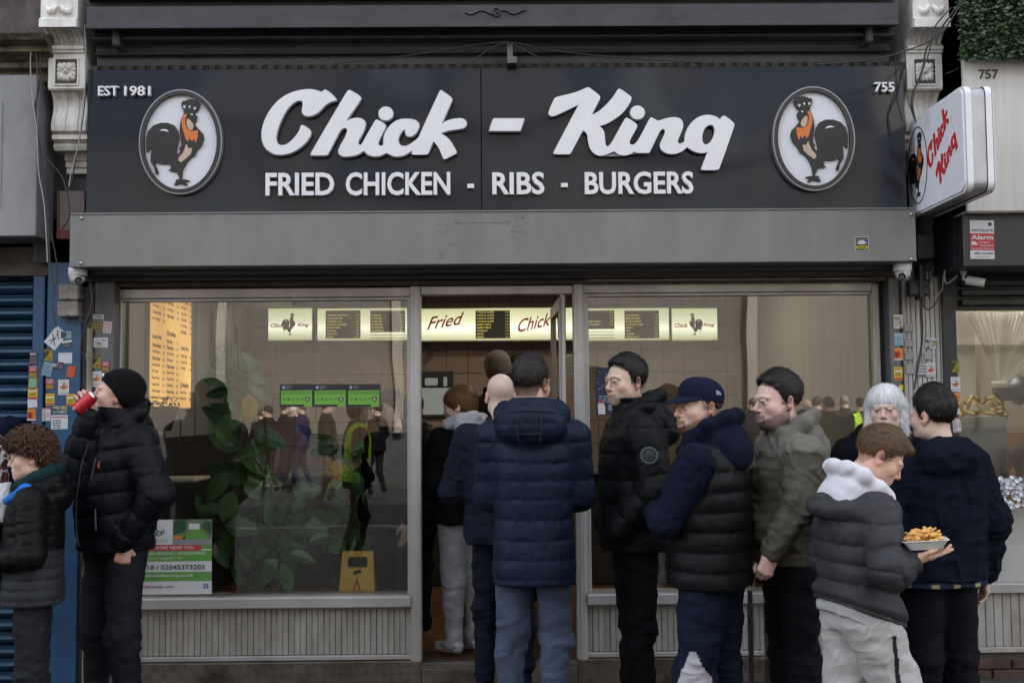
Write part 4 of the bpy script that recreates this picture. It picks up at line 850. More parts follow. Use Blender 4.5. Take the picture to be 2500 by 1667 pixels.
# ---------------------------------------------------------------- hair
def hair_mesh(o):
    st = o.get('style', 'short'); C0 = np.array(o.get('hair', (.03, .02, .015))); h = .0042; rng = np.random.RandomState(o.get('seed', 1))
    tv = o.get('top', .012)
    if st in ('short', 'back', 'quiff', 'thin'):
        zl = ([-.12, -.088, -.075, -.055, -.035, -.022, -.004, .012, .03, .05, .12], [.101, .098, .088, .068, .046, -.016, -.022, .018, .0, -.062, -.085])
        if st == 'quiff': zl = ([-.14, -.088, -.07, -.05, -.035, -.022, -.004, .012, .03, .05, .12], [.070, .066, .055, .045, .034, -.01, -.01, .022, .005, -.058, -.075])
        P = [Ell((0, .018, .038), (.0765, .0975, .083), k=.01), Ell((0, .010, .052), (.066, .088, .072+tv), k=.03)]
        if o.get('capped'): P = P[:1]
        if st == 'back': P += [Ell((0, -.045, .088), (.045, .036, .022), k=.02), Ell((0, .06, .06), (.055, .05, .045), k=.02)]
        if st == 'quiff': P += [Ell((0, -.072, .082), (.045, .030, .026), k=.02), Ell((.0, -.02, .10), (.05, .06, .028), k=.02)]
    elif st == 'curly':
        zl = ([-.16, -.10, -.085, -.05, -.03, -.022, .03, .05, .12], [.052, .048, .044, .034, .026, .018, .012, -.050, -.075]); P = [Ell((0, .002, .056), (.092, .102, .086), k=.02), Ell((0, .02, .02), (.080, .092, .085), k=.02), Ell((0, -.066, .075), (.066, .045, .042), k=.02)]
    elif st == 'bowl':
        zl = ([-.16, -.10, -.085, -.05, -.03, -.01, .01, .03, .05, .12], [.018, .018, .01, .0, -.008, -.02, -.018, -.03, -.066, -.080]); P = [Ell((0, .014, .042), (.088, .108, .090), k=.02), Ell((0, .035, .0), (.076, .085, .075), k=.02)]
    elif st == 'long':
        P = [Ell((0, .012, .045), (.088, .103, .088), k=.02), Cap((-.070, .015, .02), (-.078, .005, -.125), .036, .026, k=.03), Cap((.070, .015, .02), (.078, .005, -.125), .036, .026, k=.03), Cap((0, .075, .0), (0, .08, -.13), .055, .045, k=.04)]
        zl = None
    V, F = grid_mesh(P+([Ell((0, -.085, -.045), (.060, .062, .082), k=.012, sub=True)] if st == 'long' else []), h, .012)
    if zl is not None:
        zm = np.interp(V[:, 1], zl[0], zl[1]); keep = V[:, 2] > zm-.004; wob = noise3(V, 60, 4)*.008
        keep = V[:, 2] > zm+wob
        if o.get('capped'): keep &= V[:, 2] < .052
        fk = keep[F].any(1); F = F[fk]; used = np.unique(F); mp = -np.ones(len(V), int); mp[used] = np.arange(len(used)); V = V[used]; F = mp[F]
        low = V[:, 2] <= np.interp(V[:, 1], zl[0], zl[1])+wob[used]; V[low] += (np.array([0, .018, .034])-V[low])*.045     # tuck the rim into the scalp
    N = vnormals(V, F); s = o.get('lump', .0028)
    dirv = {'short': (0, -.6, .1), 'thin': (0, -.6, .1), 'back': (0, 1, -.15), 'quiff': (.2, -1, .25), 'curly': None, 'bowl': (0, -.35, -1), 'long': (0, -.15, -1)}[st]
    if st == 'curly':
        n = noise3(V, 62, 2); n2 = noise3(V, 110, 5); V = V+N*((np.abs(n)*-.020+.010)+n2*.005)[:, None]
        C = C0*(1+.55*(-np.abs(n)*2+.6)[:, None])*(1+.25*n2[:, None])
    else:
        Q = V.copy(); Q[:, 1] *= (.22 if st in ('short', 'back', 'quiff', 'thin') else .6); Q[:, 2] *= (.35 if st in ('bowl', 'long') else .8); n = noise3(Q, 150, 2)*.6+noise3(Q, 70, 6)*.7
        V = V+N*(n*s)[:, None]; C = C0*(1+.38*n[:, None])
    C = np.clip(C, .002, 1)
    # strands
    cnt = int(o.get('strands', 1500)*1.5); V2, F2, C2 = [], [], []; nv = len(V)
    if cnt:
        idx = rng.randint(0, nv, cnt); L_ = o.get('slen', .028 if st != 'long' else .055)
        for i in idx:
            p = V[i].astype(float); nn = N[i].astype(float)
            if dirv is None: d = rng.randn(3)
            else:
                d = np.array(dirv)+rng.randn(3)*.22
                if st in ('bowl', 'long'): d = np.array([p[0]*6, (p[1])*5-.0, -.6])+rng.randn(3)*.12
                if st in ('short', 'thin'): d = np.array([p[0]*4, -.5 if p[2] > .06 else .2, -.1 if p[2] > .07 else -1])+rng.randn(3)*.25
            d = d-nn*(d @ nn); d /= max(np.linalg.norm(d), 1e-6); sd_ = np.cross(nn, d); w_ = (.0006 if st == 'long' else .0007)+rng.rand()*.0006; l = L_*(.5+rng.rand()*.8); b0 = len(V2)
            if st == 'curly':
                rr = .006+rng.rand()*.005; turns = 1.3; 
                for t in range(7):
                    a = t/6*turns*2*PI; q = p+nn*(.001+.002*t)+(d*math.cos(a)+nn*math.sin(a))*rr; V2 += [q-sd_*(w_*1.3), q+sd_*(w_*1.3)]
                F2 += [(nv+b0+2*t, nv+b0+2*t+1, nv+b0+2*t+3, nv+b0+2*t+2) for t in range(6)]; k = 14
            else:
                cur = p.copy(); lift = .0015+rng.rand()*.0028+(.006 if rng.rand() < .07 else 0)
                for t in range(4):
                    f = t/3; q = p+d*l*f+nn*(lift*math.sin(f*2.0)-4.6*(l*f)**2)
                    ww = w_*(1-.8*f); V2 += [q-sd_*ww, q+sd_*ww]
                F2 += [(nv+b0+2*t, nv+b0+2*t+1, nv+b0+2*t+3, nv+b0+2*t+2) for t in range(3)]; k = 8
            C2 += [np.clip(C0*(.55+rng.rand()*1.0), .002, 1)]*k
        V = np.concatenate([V, np.array(V2, dtype=F32)]); F = np.concatenate([F, np.array(F2)]); C = np.concatenate([C, np.array(C2, dtype=F32)])
    return V, F, C
# ---------------------------------------------------------------- hand
def hand_prims(wr, d, up, s=1., curl=(.5, .6, .7, .8), thumb=(.4, .3), side=1, spread=.0, k=.006):
    """wrist point, pointing direction d, back-of-hand normal up; side=+1 puts the thumb along d x up"""
    wr, d, up = np.array(wr, float), np.array(d, float), np.array(up, float); d /= np.linalg.norm(d); up = up-d*(up @ d); up /= np.linalg.norm(up); sx = np.cross(d, up)*side
    at = lambda a, b, c: tuple(wr+(d*a+sx*b+up*c)*s)
    P = [Cap(at(-.03, 0, 0), at(.012, 0, 0), .026*s, .027*s, k=.012), Cap(at(.02, .016, 0), at(.078, .026, 0), .0165*s, .014*s, k=.018), Cap(at(.02, 0, 0), at(.082, .004, .002), .017*s, .0145*s, k=.018), Cap(at(.02, -.014, -.001), at(.076, -.022, -.001), .0165*s, .014*s, k=.018),
         Cap(at(.018, .020, -.008), at(.05, .030, -.010), .018*s, .013*s, k=.014)]
    Ls = [(.042, .026, .021), (.046, .030, .022), (.043, .028, .021), (.034, .021, .019)]
    for i in range(4):
        b0 = np.array(at(.084-(.004, 0, .002, .010)[i], .029-.0188*i, .001)); cu = curl[i]; ang = 0; dd = d+sx*(1.2-i)*spread; dd /= np.linalg.norm(dd); p = b0; r = (.0092, .0096, .0090, .0078)[i]*s
        for j, l in enumerate(Ls[i]):
            ang += cu*(.9, 1.15, .8)[j]; v = dd*math.cos(ang)-up*math.sin(ang); q = p+v*l*s; P.append(Cap(tuple(p), tuple(q), r, r*.92, k=k if j == 0 else .003)); p = q; r *= .92
    b0 = np.array(at(.030, .034, -.010)); a1, a2 = thumb; v = d*.72+sx*.62*(1-a1)-up*(.15+a1*.8); v /= np.linalg.norm(v); p = b0+v*.036*s; P.append(Cap(tuple(b0), tuple(p), .0120*s, .0108*s, k=.010))
    v2 = d*.85+sx*.12*(1-a2)-up*(.1+a2*.7)-sx*a2*.4; v2 /= np.linalg.norm(v2); q = p+v2*.028*s; P.append(Cap(tuple(p), tuple(q), .0105*s, .0092*s, k=.004))
    return P
# ---------------------------------------------------------------- garments
def seg_prims(pts, rads, k=.03, tag=0): return [Cap(pts[i], pts[i+1], rads[i], rads[i+1], k=k, tag=tag) for i in range(len(pts)-1)]
def chain_param(P, pts):
    """nearest arc-length and distance to a polyline"""
    best = np.full(len(P), 9., dtype=F32); T = np.zeros(len(P), dtype=F32); L0 = 0
    for i in range(len(pts)-1):
        a, b = V3(*pts[i]), V3(*pts[i+1]); ab = b-a; l = float(np.linalg.norm(ab)); t = np.clip(((P-a) @ ab)/(l*l), 0, 1); d = np.linalg.norm(P-a-t[:, None]*ab, axis=1)
        m = d < best; best[m] = d[m]; T[m] = L0+t[m]*l; L0 += l
    return T, best
def ridge(V, sc, seed, st=(1, 1, 1), sh=0.):
    Q = V*np.array(st, dtype=F32); Q = Q+np.stack([0*V[:, 0], 0*V[:, 0], V[:, 0]*sh+V[:, 1]*sh*.6], 1); n = noise3(Q+.06*np.stack([noise3(V, 9, seed+20)]*3, 1), sc, seed); return np.clip(1-np.abs(n)*3.2, 0, 1)**1.4-.25
def quilt(u, amp, p=.42): return amp*(np.abs(np.sin(PI*u))**p-.75)
def pucker(V, u, seed, amp=.0030): return amp*noise3(V*np.array([1, 1, .35]), 62, seed)*np.exp(-(((u+.5) % 1-.5)/.22)**2)*1.5
def garment(P, par, name, material, col, h=.0085, quilts=None, sleeves=(), folds=.006, sway=0, colf=None, cuts=(), seed=1, post=None, keep=None, warp=None):
    """prims -> mesh; torso baffles of spacing quilts[0], sleeves along their own length"""
    V, F = grid_mesh(list(P)+list(cuts), h); V = relax(V, F, 1, .4); N = vnormals(V, F); C = np.tile(np.array(col, dtype=F32), (len(V), 1))
    dsp = np.zeros(len(V), dtype=F32); w_s = np.zeros(len(V), dtype=F32)
    for pts, r, sp in sleeves:
        T, D = chain_param(V, pts); w_ = np.clip((r*1.18-D)/(r*.15)+.5, 0, 1)*(T > .02); w_s = np.maximum(w_s, w_)
        wob = noise3(V, 7, seed+3)*.14; fo = folds*(.45 if sp else 1.)
        if sp: u = T/sp+wob; dsp += w_*(quilt(u, quilts[1] if quilts else .006)+np.abs(np.cos(PI*u))*0+.0028*noise3(V, 55, seed+9)*np.exp(-(((u+.5) % 1-.5)/.22)**2)*1.5)
        dsp += w_*(noise3(V*np.array([1, 1, 1.6]), 22, seed+5)*.6+noise3(V, 45, seed+6)*.35)*fo
    if quilts:
        sp, amp, slant = quilts[0], quilts[1], quilts[2] if len(quilts) > 2 else 0; z0 = quilts[3] if len(quilts) > 3 else 0
        u = (V[:, 2]-z0+slant*V[:, 0]+noise3(V, 5, seed)*.008)/sp; dsp += (1-w_s)*(quilt(u, amp)+pucker(V, u, seed+4)); folds = folds*.45
    if not quilts: dsp += folds*(w_s*ridge(V, 15, seed+11, (1, 1, 1.5), .8)*.9+(1-w_s)*ridge(V, 9, seed+12, (1, 1, .8), .9)*.75)
    dsp += (1-w_s)*(noise3(V, 9, seed+1)*1.0+noise3(V*np.array([1, 1, 2.2]), 16, seed+2)*.55)*folds
    if post is not None: dsp += post(V)
    V = V+N*dsp[:, None]
    if warp is not None: V = warp(V)
    if colf is not None: C = colf(V, C, w_s)
    C = C*(1+.10*noise3(V, 30, seed+8)[:, None])
    return mk(name, V, F, material, par, np.clip(C, .001, 1))
def legs_prims(o):
    P = []
    P += o.get('tr_extra', [])
    for s, hip, kn, an in o['legs']:
        rt, rk, ra = o.get('legr', (.098, .068, .056)); P += seg_prims([hip, kn, an], [rt*.95, rk*.92, ra*.92], .03)
    hx = o.get('hipr', (.165, .115)); z = o['hipz']; P.append(Loft([(z-.06, o['hipc'][0], o['hipc'][1], hx[0]*.9, hx[1]*.95), (z+.10, o['hipc'][0], o['hipc'][1], hx[0], hx[1]), (z+.15, o['hipc'][0], o['hipc'][1], hx[0]*.82, hx[1]*.85)], k=.04, e=2.2)); return P
def trousers(o, par, name='trousers', col=(.02, .02, .03), material=None, folds=.010, seed=3, post=None, h=.010):
    V, F = grid_mesh(legs_prims(o), h); V = relax(V, F, 1, .4); N = vnormals(V, F)
    Q = V.copy(); Q[:, 2] *= 2.0; Q[:, 0] += V[:, 2]*.25; d = noise3(Q, 8, seed)*folds+noise3(Q, 17, seed+1)*folds*.55; low = np.clip(1-np.abs(V[:, 2]-.46)/.16, 0, 1)+np.clip((.30-V[:, 2])/.2, 0, 1); d = d*(.7+low)+folds*(ridge(V, 13, seed+5, (1, 1, 1.7), .9)*(.35+low*.8)+ridge(V, 7, seed+6, (1.2, 1.2, .5), .2)*.5)
    V = V+N*d[:, None]; C = np.tile(np.array(col, dtype=F32), (len(V), 1))*(1+.12*noise3(V, 14, seed)[:, None])
    if post is not None: C = post(V, C)
    return mk(name, V, F, material or M_twill, par, np.clip(C, .001, 1))
def shoe(par, an, yaw, col=(.02, .02, .02), sole=(.03, .03, .03), s=1.):
    c, q = math.cos(yaw), math.sin(yaw); f = lambda a, b, z: (an[0]+(a*c+b*q)*s, an[1]+(a*q-b*c)*s, an[2]-.075*s+z*s)
    P = [Cap(f(0, -.04, .05), f(0, .03, .052), .042*s, .042*s, k=.03), Cap(f(0, .05, .036), f(.0, .15, .026), .040*s, .036*s, k=.03), Cap(f(0, 0, .07), f(0, .0, .10), .045*s, .042*s, k=.02), Pl((0, 0, -1), -(an[2]-.075*s-.006)+0)]
    V, F = grid_mesh(P, .007); C = np.tile(np.array(col, dtype=F32), (len(V), 1)); C[V[:, 2] < an[2]-.075*s+.025*s] = sole
    m = (np.abs(noise3(V, 30, 4)) < .14) & (V[:, 2] > an[2]-.03*s) & (np.array(col).mean() > .1); C[m] = (.08, .08, .085)
    return mk('shoe', V, F, M_cot, par, C)
# ---------------------------------------------------------------- assembling a person
def person(pos, yaw, H, label, o, z0=0.):
    """local space: feet at origin, body looks to -y, 1.78 m tall before scaling; returns the body mesh (top level)"""
    k = H/1.78; hd = o['head']; hx, hy, hz = hd.get('at', (0, -.015, 1.655)); hs = hd.get('s', 1.0)
    HM = Matrix.Translation((hx, hy, hz)) @ Matrix.Rotation(R(hd.get('yaw', 0)), 4, 'Z') @ Matrix.Rotation(R(hd.get('pitch', 0)), 4, 'X') @ Matrix.Rotation(R(hd.get('roll', 0)), 4, 'Y') @ Matrix.Scale(hs, 4)
    A_ = np.array(HM, dtype=F32); app = lambda V: V @ A_[:3, :3].T+A_[:3, 3]
    V, F, C = head_mesh(hd); V = app(V); parts = [(V, F, C)]; base = tuple(min(.85, a*q) for a, q in zip(hd.get('skin', (.50, .30, .215)), (1.22, 1.30, 1.34)))
    for hp in o.get('hands', ()):
        v, f = grid_mesh(hp, .0032, .008); v = relax(v, f, 1, .3); c = skin_col(v, base)*np.array([1.02, .95, .93]); parts.append((v, f, np.clip(c, 0, 1)))
    # covered body, one surface under the clothes
    st = [(.93, 0, 0, .13, .085), (1.1, 0, 0, .12, .08), (1.3, 0, .0, .14, .085), (1.42, 0, .005, .12, .06)]; st = [(z, x+o.get('lean', (0, 0))[0]*(z-.9), y+o.get('lean', (0, 0))[1]*(z-.9), a, b) for z, x, y, a, b in st]
    B_ = [Loft(st, k=.04, e=2.1), Cap((st[-1][1], st[-1][2], 1.42), (hx, hy+.03, hz-.13), .055, .05, k=.04)]
    for s, hip, kn, an in o['legs']: B_ += seg_prims([hip, kn, an], [.06, .042, .034], .03)
    for a in o['arms']: B_ += seg_prims(a, [.035, .032, .026], .02)
    v, f = grid_mesh(B_, .016); parts.append((v, f, skin_col(v, base)))
    n = 0; VV, FF, CC = [], [], []
    for v, f, c in parts: VV.append(v); FF.append(f+n); CC.append(c); n += len(v)
    body = mk('person', np.concatenate(VV), np.concatenate(FF), M_skin, None, np.concatenate(CC)); tag(body, label, 'person', o.get('group'))
    body.location = (pos[0], pos[1], z0); body.rotation_euler = (0, 0, yaw); body.scale = (k, k, k)
    if hd.get('style'):
        v, f, c = hair_mesh(hd); mk('hair', app(v), f, M_hairc if hd['style'] == 'curly' else M_hair, body, c)
    body['_k'] = k; del body['_k']
    return body, app
def stand(spread=.09, dy=0, kx=.0, ky=.0):
    return [(-1, (-.085, dy, .90), (-spread-kx, dy-ky, .49), (-spread-.01, dy+.01, .085)), (1, (.085, dy, .90), (spread+kx, dy-ky*.5, .49), (spread+.01, dy+.01, .085))]
def jacket_torso(w=1., d=1., hem=.82, neck=True, cx=0, cy=0, lean=(0, 0), hemw=1., belly=0, e=2.5, top=1.47):
    st = [(hem, .205*hemw, .150*hemw), (hem+.05, .208*hemw, .152*hemw), (1.05, .203, .150+belly), (1.2, .210, .152+belly*.6), (1.32, .218, .150), (1.40, .205, .135), (1.45, .165, .115), (top+.02, .11, .095)]
    st = [q for i, q in enumerate(st) if i < 2 or q[0] > hem+.06]
    return Loft([(z, cx+lean[0]*(z-.9), cy+lean[1]*(z-.9), a*w, b*d) for z, a, b in st], k=.04, e=e)
# ============================================================= PEOPLE
class Fr:
    """a person's frame: place by photo position + depth, joints may be given by pixel"""
    def __init__(s, px, py, y, yaw, H, z0=0):
        s.x = W(px, py, y)[0]; s.y, s.yaw, s.H, s.z0, s.k = y, R(yaw), H, z0, H/1.78
    def w2l(s, x, y, z):
        dx, dy = x-s.x, y-s.y; c, n = math.cos(s.yaw), math.sin(s.yaw); return ((dx*c+dy*n)/s.k, (-dx*n+dy*c)/s.k, (z-s.z0)/s.k)
    def L(s, px, py, dy=0.):
        x, z = W(px, py, s.y+dy); return s.w2l(x, s.y+dy, z)
    def dirw(s, v): c, n = math.cos(s.yaw), math.sin(s.yaw); return (v[0]*c+v[1]*n, -v[0]*n+v[1]*c, v[2])
def hood_down(s=1., z=0., y=0., full=1.):
    P = [Ell((0, .125*s+y, 1.455+z), (.150*s, .080*s*full, .105*s), k=.03)]
    pts = [(-.10, -.07+y, 1.45+z), (-.135*s, .02+y, 1.50+z), (-.10*s, .115*s+y, 1.53+z), (0, .150*s+y, 1.545+z), (.10*s, .115*s+y, 1.53+z), (.135*s, .02+y, 1.50+z), (.10, -.07+y, 1.45+z)]
    return P+seg_prims(pts, [.030, .040*s, .044*s, .044*s, .044*s, .040*s, .030], .03)
def hood_tall(s=1., z=0., y=0., drop=1.):
    pts = [(-.045, -.105+y, 1.445+z), (-.100*s, -.045+y, 1.495+z), (-.112*s, .035+y, 1.555+z), (-.070*s, .105*s+y, 1.592+z), (0, .128*s+y, 1.600+z)]; pts = pts+[(-a, b, c) for a, b, c in pts[-2::-1]]
    return [Ell((0, .085*s+y, 1.475+z), (.135*s, .085*s, .105), k=.03), Ell((0, .135*s+y, 1.43+z), (.125*s, .060*s*drop, .085), k=.03)]+seg_prims(pts, [.026, .030, .032, .030, .028, .030, .032, .030, .026], .03)
def collar(r=.088, z0=1.47, z1=1.545, th=.022, y=0.01, gap=False):
    return [Loft([(1.40, 0, y, r+.045, r+.03), (1.47, 0, y, r+.018, r+.012), (1.51, 0, y-.005, r+.004, r+.004), (z1+.012, 0, y-.018, r+.002, r+.006)], k=.03, e=2.05)]
def NECKCUT(r=.066, y=.01): return Loft([(1.475, 0, y, r*.9, r*.9), (1.52, 0, y-.006, r, r), (1.60, 0, y-.020, r+.006, r+.012), (1.78, 0, y-.04, r+.05, r+.06)], k=.012, e=2.05, sub=True)
def coat(fr, body, arms, name='jacket', mt=None, col=(.02, .02, .03), warp=None, w=1., d=1., hem=.82, hemw=1., sr=(.082, .066, .054), quilts=None, ssp=None, hood=None, col_r=.09, coltop=1.545, folds=.006, lean=(0, 0), belly=0, cuff=0, h=.0066, extra=(), colf=None, seed=1, cuts=(), sh=1., e=2.5):
    P = [jacket_torso(w, d, hem, lean=lean, hemw=hemw, belly=belly, e=e)]; P += [Ell((sx*.150*sh*w, .0, 1.425), (.075, .080, .055), k=.04) for sx in (-1, 1)]
    sl = []
    for a in arms:
        P += seg_prims(a, sr if len(a) == 3 else (sr[0], (sr[0]+sr[1])/2, sr[1], sr[2]), .035)
        if cuff: 
            a1, a2 = np.array(a[-2]), np.array(a[-1]); v = (a2-a1)/np.linalg.norm(a2-a1); P.append(Cap(tuple(a2-v*.01), tuple(a2+v*.03), sr[-1]*.86, sr[-1]*.86, k=.006))
        sl.append((a, (sr[0]+sr[-1])/2, ssp))
    if col_r: P += collar(col_r, z1=coltop)
    if hood is not None: P += hood
    P += list(extra)
    return garment(P, body, name, mt or M_puff, tuple(.36*c for c in col), h, quilts, sl, folds, colf=colf, warp=warp, cuts=list(cuts)+([NECKCUT(col_r-.024)] if col_r else []), seed=seed)
SH = (.185, .0, 1.415)
def sh(s, y=0, z=0): return (s*SH[0], SH[1]+y, SH[2]+z)
GA = 'people queuing and eating outside the chicken shop'
def LEG(hipz=.92, c=(0, 0), **k):
    d = dict(legs=stand(**k), hipz=hipz, hipc=c); return d
# ---- 1 boy with curly hair, left
f = Fr(84, 1300, -1.22, -76, 1.455)
o = dict(head=dict(style='curly', hair=(.085, .045, .024), s=1.10, at=(0, -.02, 1.655), skin=(.56, .36, .27), hh=.0020, yaw=2, pitch=4, lip=(.45, .17, .15), jaw=.92, neck=.82, strands=5200, slen=.02, seed=2, brow=.5, iris=(.10, .09, .07)),
         arms=[[sh(1), (.245, .02, 1.13), (.13, -.24, 1.085)], [sh(-1), (-.24, .0, 1.12), (-.09, -.25, 1.10)]], group=GA, **LEG(spread=.10))
o['hands'] = [hand_prims((.115, -.27, 1.085), (-.25, -.9, .25), (.9, -.3, .2), .88, (.5, .6, .7, .7), side=1), hand_prims((-.08, -.28, 1.10), (.25, -.9, .2), (-.9, -.3, .2), .88, (.5, .6, .7, .7), side=-1)]
b, _ = person((f.x, f.y), f.yaw, f.H, 'boy with curly brown hair in a two tone padded coat, facing left', o); BOY1 = (f, b)
def c2(V, C, ws):
    lo = (V[:, 2] < 1.135)*(ws < .5); C = C.copy(); C[lo] = (.026, .028, .032); fr_ = (np.abs(V[:, 0]) < .018)*(V[:, 1] < -.08)*(V[:, 2] > .85); C[fr_] = (.02, .05, .12); return C
coat(f, b, o['arms'], col=(.0085, .0085, .0095), hem=.84, w=.96, d=1.03, hemw=1.06, sr=(.082, .074, .058), quilts=(.058, .007, 0), ssp=.062, hood=hood_down(.92, -.02, .01, 1.15), col_r=None, colf=c2, seed=11)
P = hood_down(.80, .04, -.005, .8)+[Cap((-.07, -.09, 1.40), (-.10, 0, 1.50), .03, .035), Cap((.07, -.09, 1.40), (.10, 0, 1.50), .03, .035)]
garment(P, b, 'hoodie', M_cot, (.009, .028, .027), .007, folds=.006, seed=4)
P = [Cap((.075, -.135, 1.415), (.140, -.03, 1.470), .022, .038, k=.02), Cap((.140, -.03, 1.470), (.150, .02, 1.478), .038, .026, k=.02)]
garment(P, b, 'blue_lining', M_cot, (.03, .14, .50), .006, folds=.003, seed=4)
mb = MB(); V_, F_, E_, s_ = text_geo('Berghaus', 0, .3)
trousers(o | dict(legr=(.098, .084, .088)), b, col=(.020, .021, .026), folds=.009, seed=5)
for s, hip, kn, an in o['legs']: shoe(b, (an[0], an[1]-.01, an[2]), 0, (.02, .02, .02))
# ---- 2 man in black beanie drinking
f = Fr(285, 1100, -.85, -38, 1.775)
o = dict(head=dict(hair=(.05, .03, .02), skin=(.50, .30, .23), yaw=-40, pitch=-13, hh=.0024, at=(.0, -.0, 1.645), s=1.04, beard=.6, beardc=(.13, .07, .04), fat=1, jaw=1.08, brow=.5, lip=(.34, .10, .09)),
         arms=[[sh(-1), f.L(166, 1172, -.10), f.L(178, 1058, -.14)], [sh(1), f.L(385, 1210, -.20), (.205, -.075, .955)]], group=GA, hipz=.92, hipc=(0, 0),
         legs=[(-1, (-.09, 0, .90), (-.13, -.02, .49), (-.15, .01, .085)), (1, (.09, 0, .90), (.14, -.05, .49), (.15, .0, .085))])
CANC = (W(207, 984, -1.02)[0], -1.02, W(207, 984, -1.02)[1]); hd_, hu_ = Vector((-.30, .10, .95)).normalized(), Vector((-.50, .85, .05)).normalized()
wr_ = Vector(CANC)+hu_*.050-hd_*.068; o['arms'][0] = [sh(-1), f.L(168, 1172, -.10), f.w2l(*(wr_-hd_*.035-Vector((.008, 0, .0))))]
o['hands'] = [hand_prims(f.w2l(*wr_), f.dirw(hd_), f.dirw(hu_), 1.02, (1.0, .98, .95, .9), (.5, .5), side=-1, spread=.05),
                                        hand_prims((.183, -.080, .925), (-.22, .10, -1), (.75, -.65, 0), 1.0, (.3, .3, .3, .3), side=-1)]
b, app = person((f.x, f.y), f.yaw, f.H, 'man in black beanie and dark padded jacket drinking from a red can', o); MAN2 = (f, b)
# beanie
def beanie(b, app, col, name='beanie', up=0, back=.0):
    P = [Ell((0, .020+back, .046+up), (.083, .105, .088), k=.02), Ell((0, .030, .005), (.090, .088, .075), k=.02)]
    V, F = grid_mesh(P, .0045); zm = np.interp(V[:, 1], [-.12, -.07, -.02, .02, .06, .13], [.058, .050, .018, -.022, -.066, -.070]); keep = (V[:, 2] > zm)[F].any(1); F = F[keep]; used = np.unique(F); mp = -np.ones(len(V), int); mp[used] = np.arange(len(used)); V = V[used]; F = mp[F]
    N = vnormals(V, F); ang = np.arctan2(V[:, 0], V[:, 1]-.02); zr = np.interp(V[:, 1], [-.12, -.07, -.02, .02, .06, .13], [.058, .050, .018, -.022, -.066, -.070]); V[:, 2] = np.maximum(V[:, 2], zr); rim = V[:, 2] < zr+.045
    V = V+N*(np.sin(ang*58)*.0009+rim*.0035)[:, None]; o_ = mk(name, app(V), F, M_knit, b, np.tile(np.array(col, dtype=F32), (len(V), 1))*(1+.15*noise3(V, 60, 2)[:, None])); return o_
hb = beanie(b, app, (.0055, .0055, .006))
mb = MB(); q = app(np.array([[.03+.012*i, -.088-.001*i, .052] for i in range(2)], dtype=F32))
v, F_ = grid_mesh([Ell((.026, -.083, .078), (.014, .005, .010), (0, 0, R(14)))], .002, .01); mk('beanie_badge', app(v), F_, M_white, hb)
coat(f, b, o['arms'], col=(.0095, .0115, .019), hem=.885, w=.99, d=1.10, belly=.012, hemw=.97, sr=(.092, .076, .052), quilts=(.105, .014, -.10), ssp=.105, hood=hood_tall(1.0, .0, .0, 1.1), col_r=.092, coltop=1.575, cuff=1, seed=21, folds=.007)
mb = MB()   # zip and embroidered emblem on the front
def onlocal(mb, pts, r, k=6): mb.tube(pts, r, k)
zp = MB(); zp.tube([(.045, -.182, 1.42), (.020, -.205, 1.30), (.0, -.215, 1.15), (-.005, -.212, 1.0), (0, -.20, .92)], .0035, 5); zp.tube([(.10, -.178, 1.34), (.085, -.192, 1.24)], .004, 5); zp.tube([(.12, -.190, 1.10), (.125, -.188, 1.0)], .005, 5)
zo = zp.build('zip', mat('zip_metal', (.12, .12, .13), .3, metal=.8)); zo.parent = b
em = MB(); em.tube([(.135, -.178, 1.325), (.128, -.182, 1.31), (.136, -.184, 1.295)], .004, 5); eo = em.build('emblem', M_red); eo.parent = b
trousers(o | dict(legr=(.108, .078, .066)), b, col=(.013, .0135, .017), folds=.009, seed=8)
for s, hip, kn, an in o['legs']: shoe(b, an, 0)
# the can
cx_, cz_ = W(207, 984, -1.02); x1_, z1_ = W(233, 957, -1.02); ax_ = Vector((x1_-cx_, .01, z1_-cz_)).normalized()
CM = Matrix.Translation((cx_, -1.02, cz_)) @ ax_.to_track_quat('Z', 'Y').to_matrix().to_4x4()
can = MB(); can.lathe([(0, -.057), (.024, -.057), (.026, -.060), (.028, -.056), (.0325, -.048)], CM, 28, 1); can.lathe([(.0325, -.048), (.033, -.044), (.033, .045), (.031, .050)], CM, 28, 0); can.lathe([(.031, .050), (.027, .058), (.0275, .060), (.025, .058), (0, .056)], CM, 28, 1)
for i in range(6):
    a = -2.0+i*.10; can.add([CM @ Vector((.0333*math.cos(a), .0333*math.sin(a), -.038)), CM @ Vector((.0333*math.cos(a+.1), .0333*math.sin(a+.1), -.038)), CM @ Vector((.0333*math.cos(a+.1), .0333*math.sin(a+.1), -.012)), CM @ Vector((.0333*math.cos(a), .0333*math.sin(a), -.012))], [(0, 1, 2, 3)], 2)
tag(recenter(can.build('drink_can', [mat('can_red', (.42, .012, .02), .22, metal=.3, coat=.4), mat('can_tin', (.6, .6, .6), .2, metal=.95), M_white])), 'small red drink can tipped at the mouth of the man in a beanie', 'can')
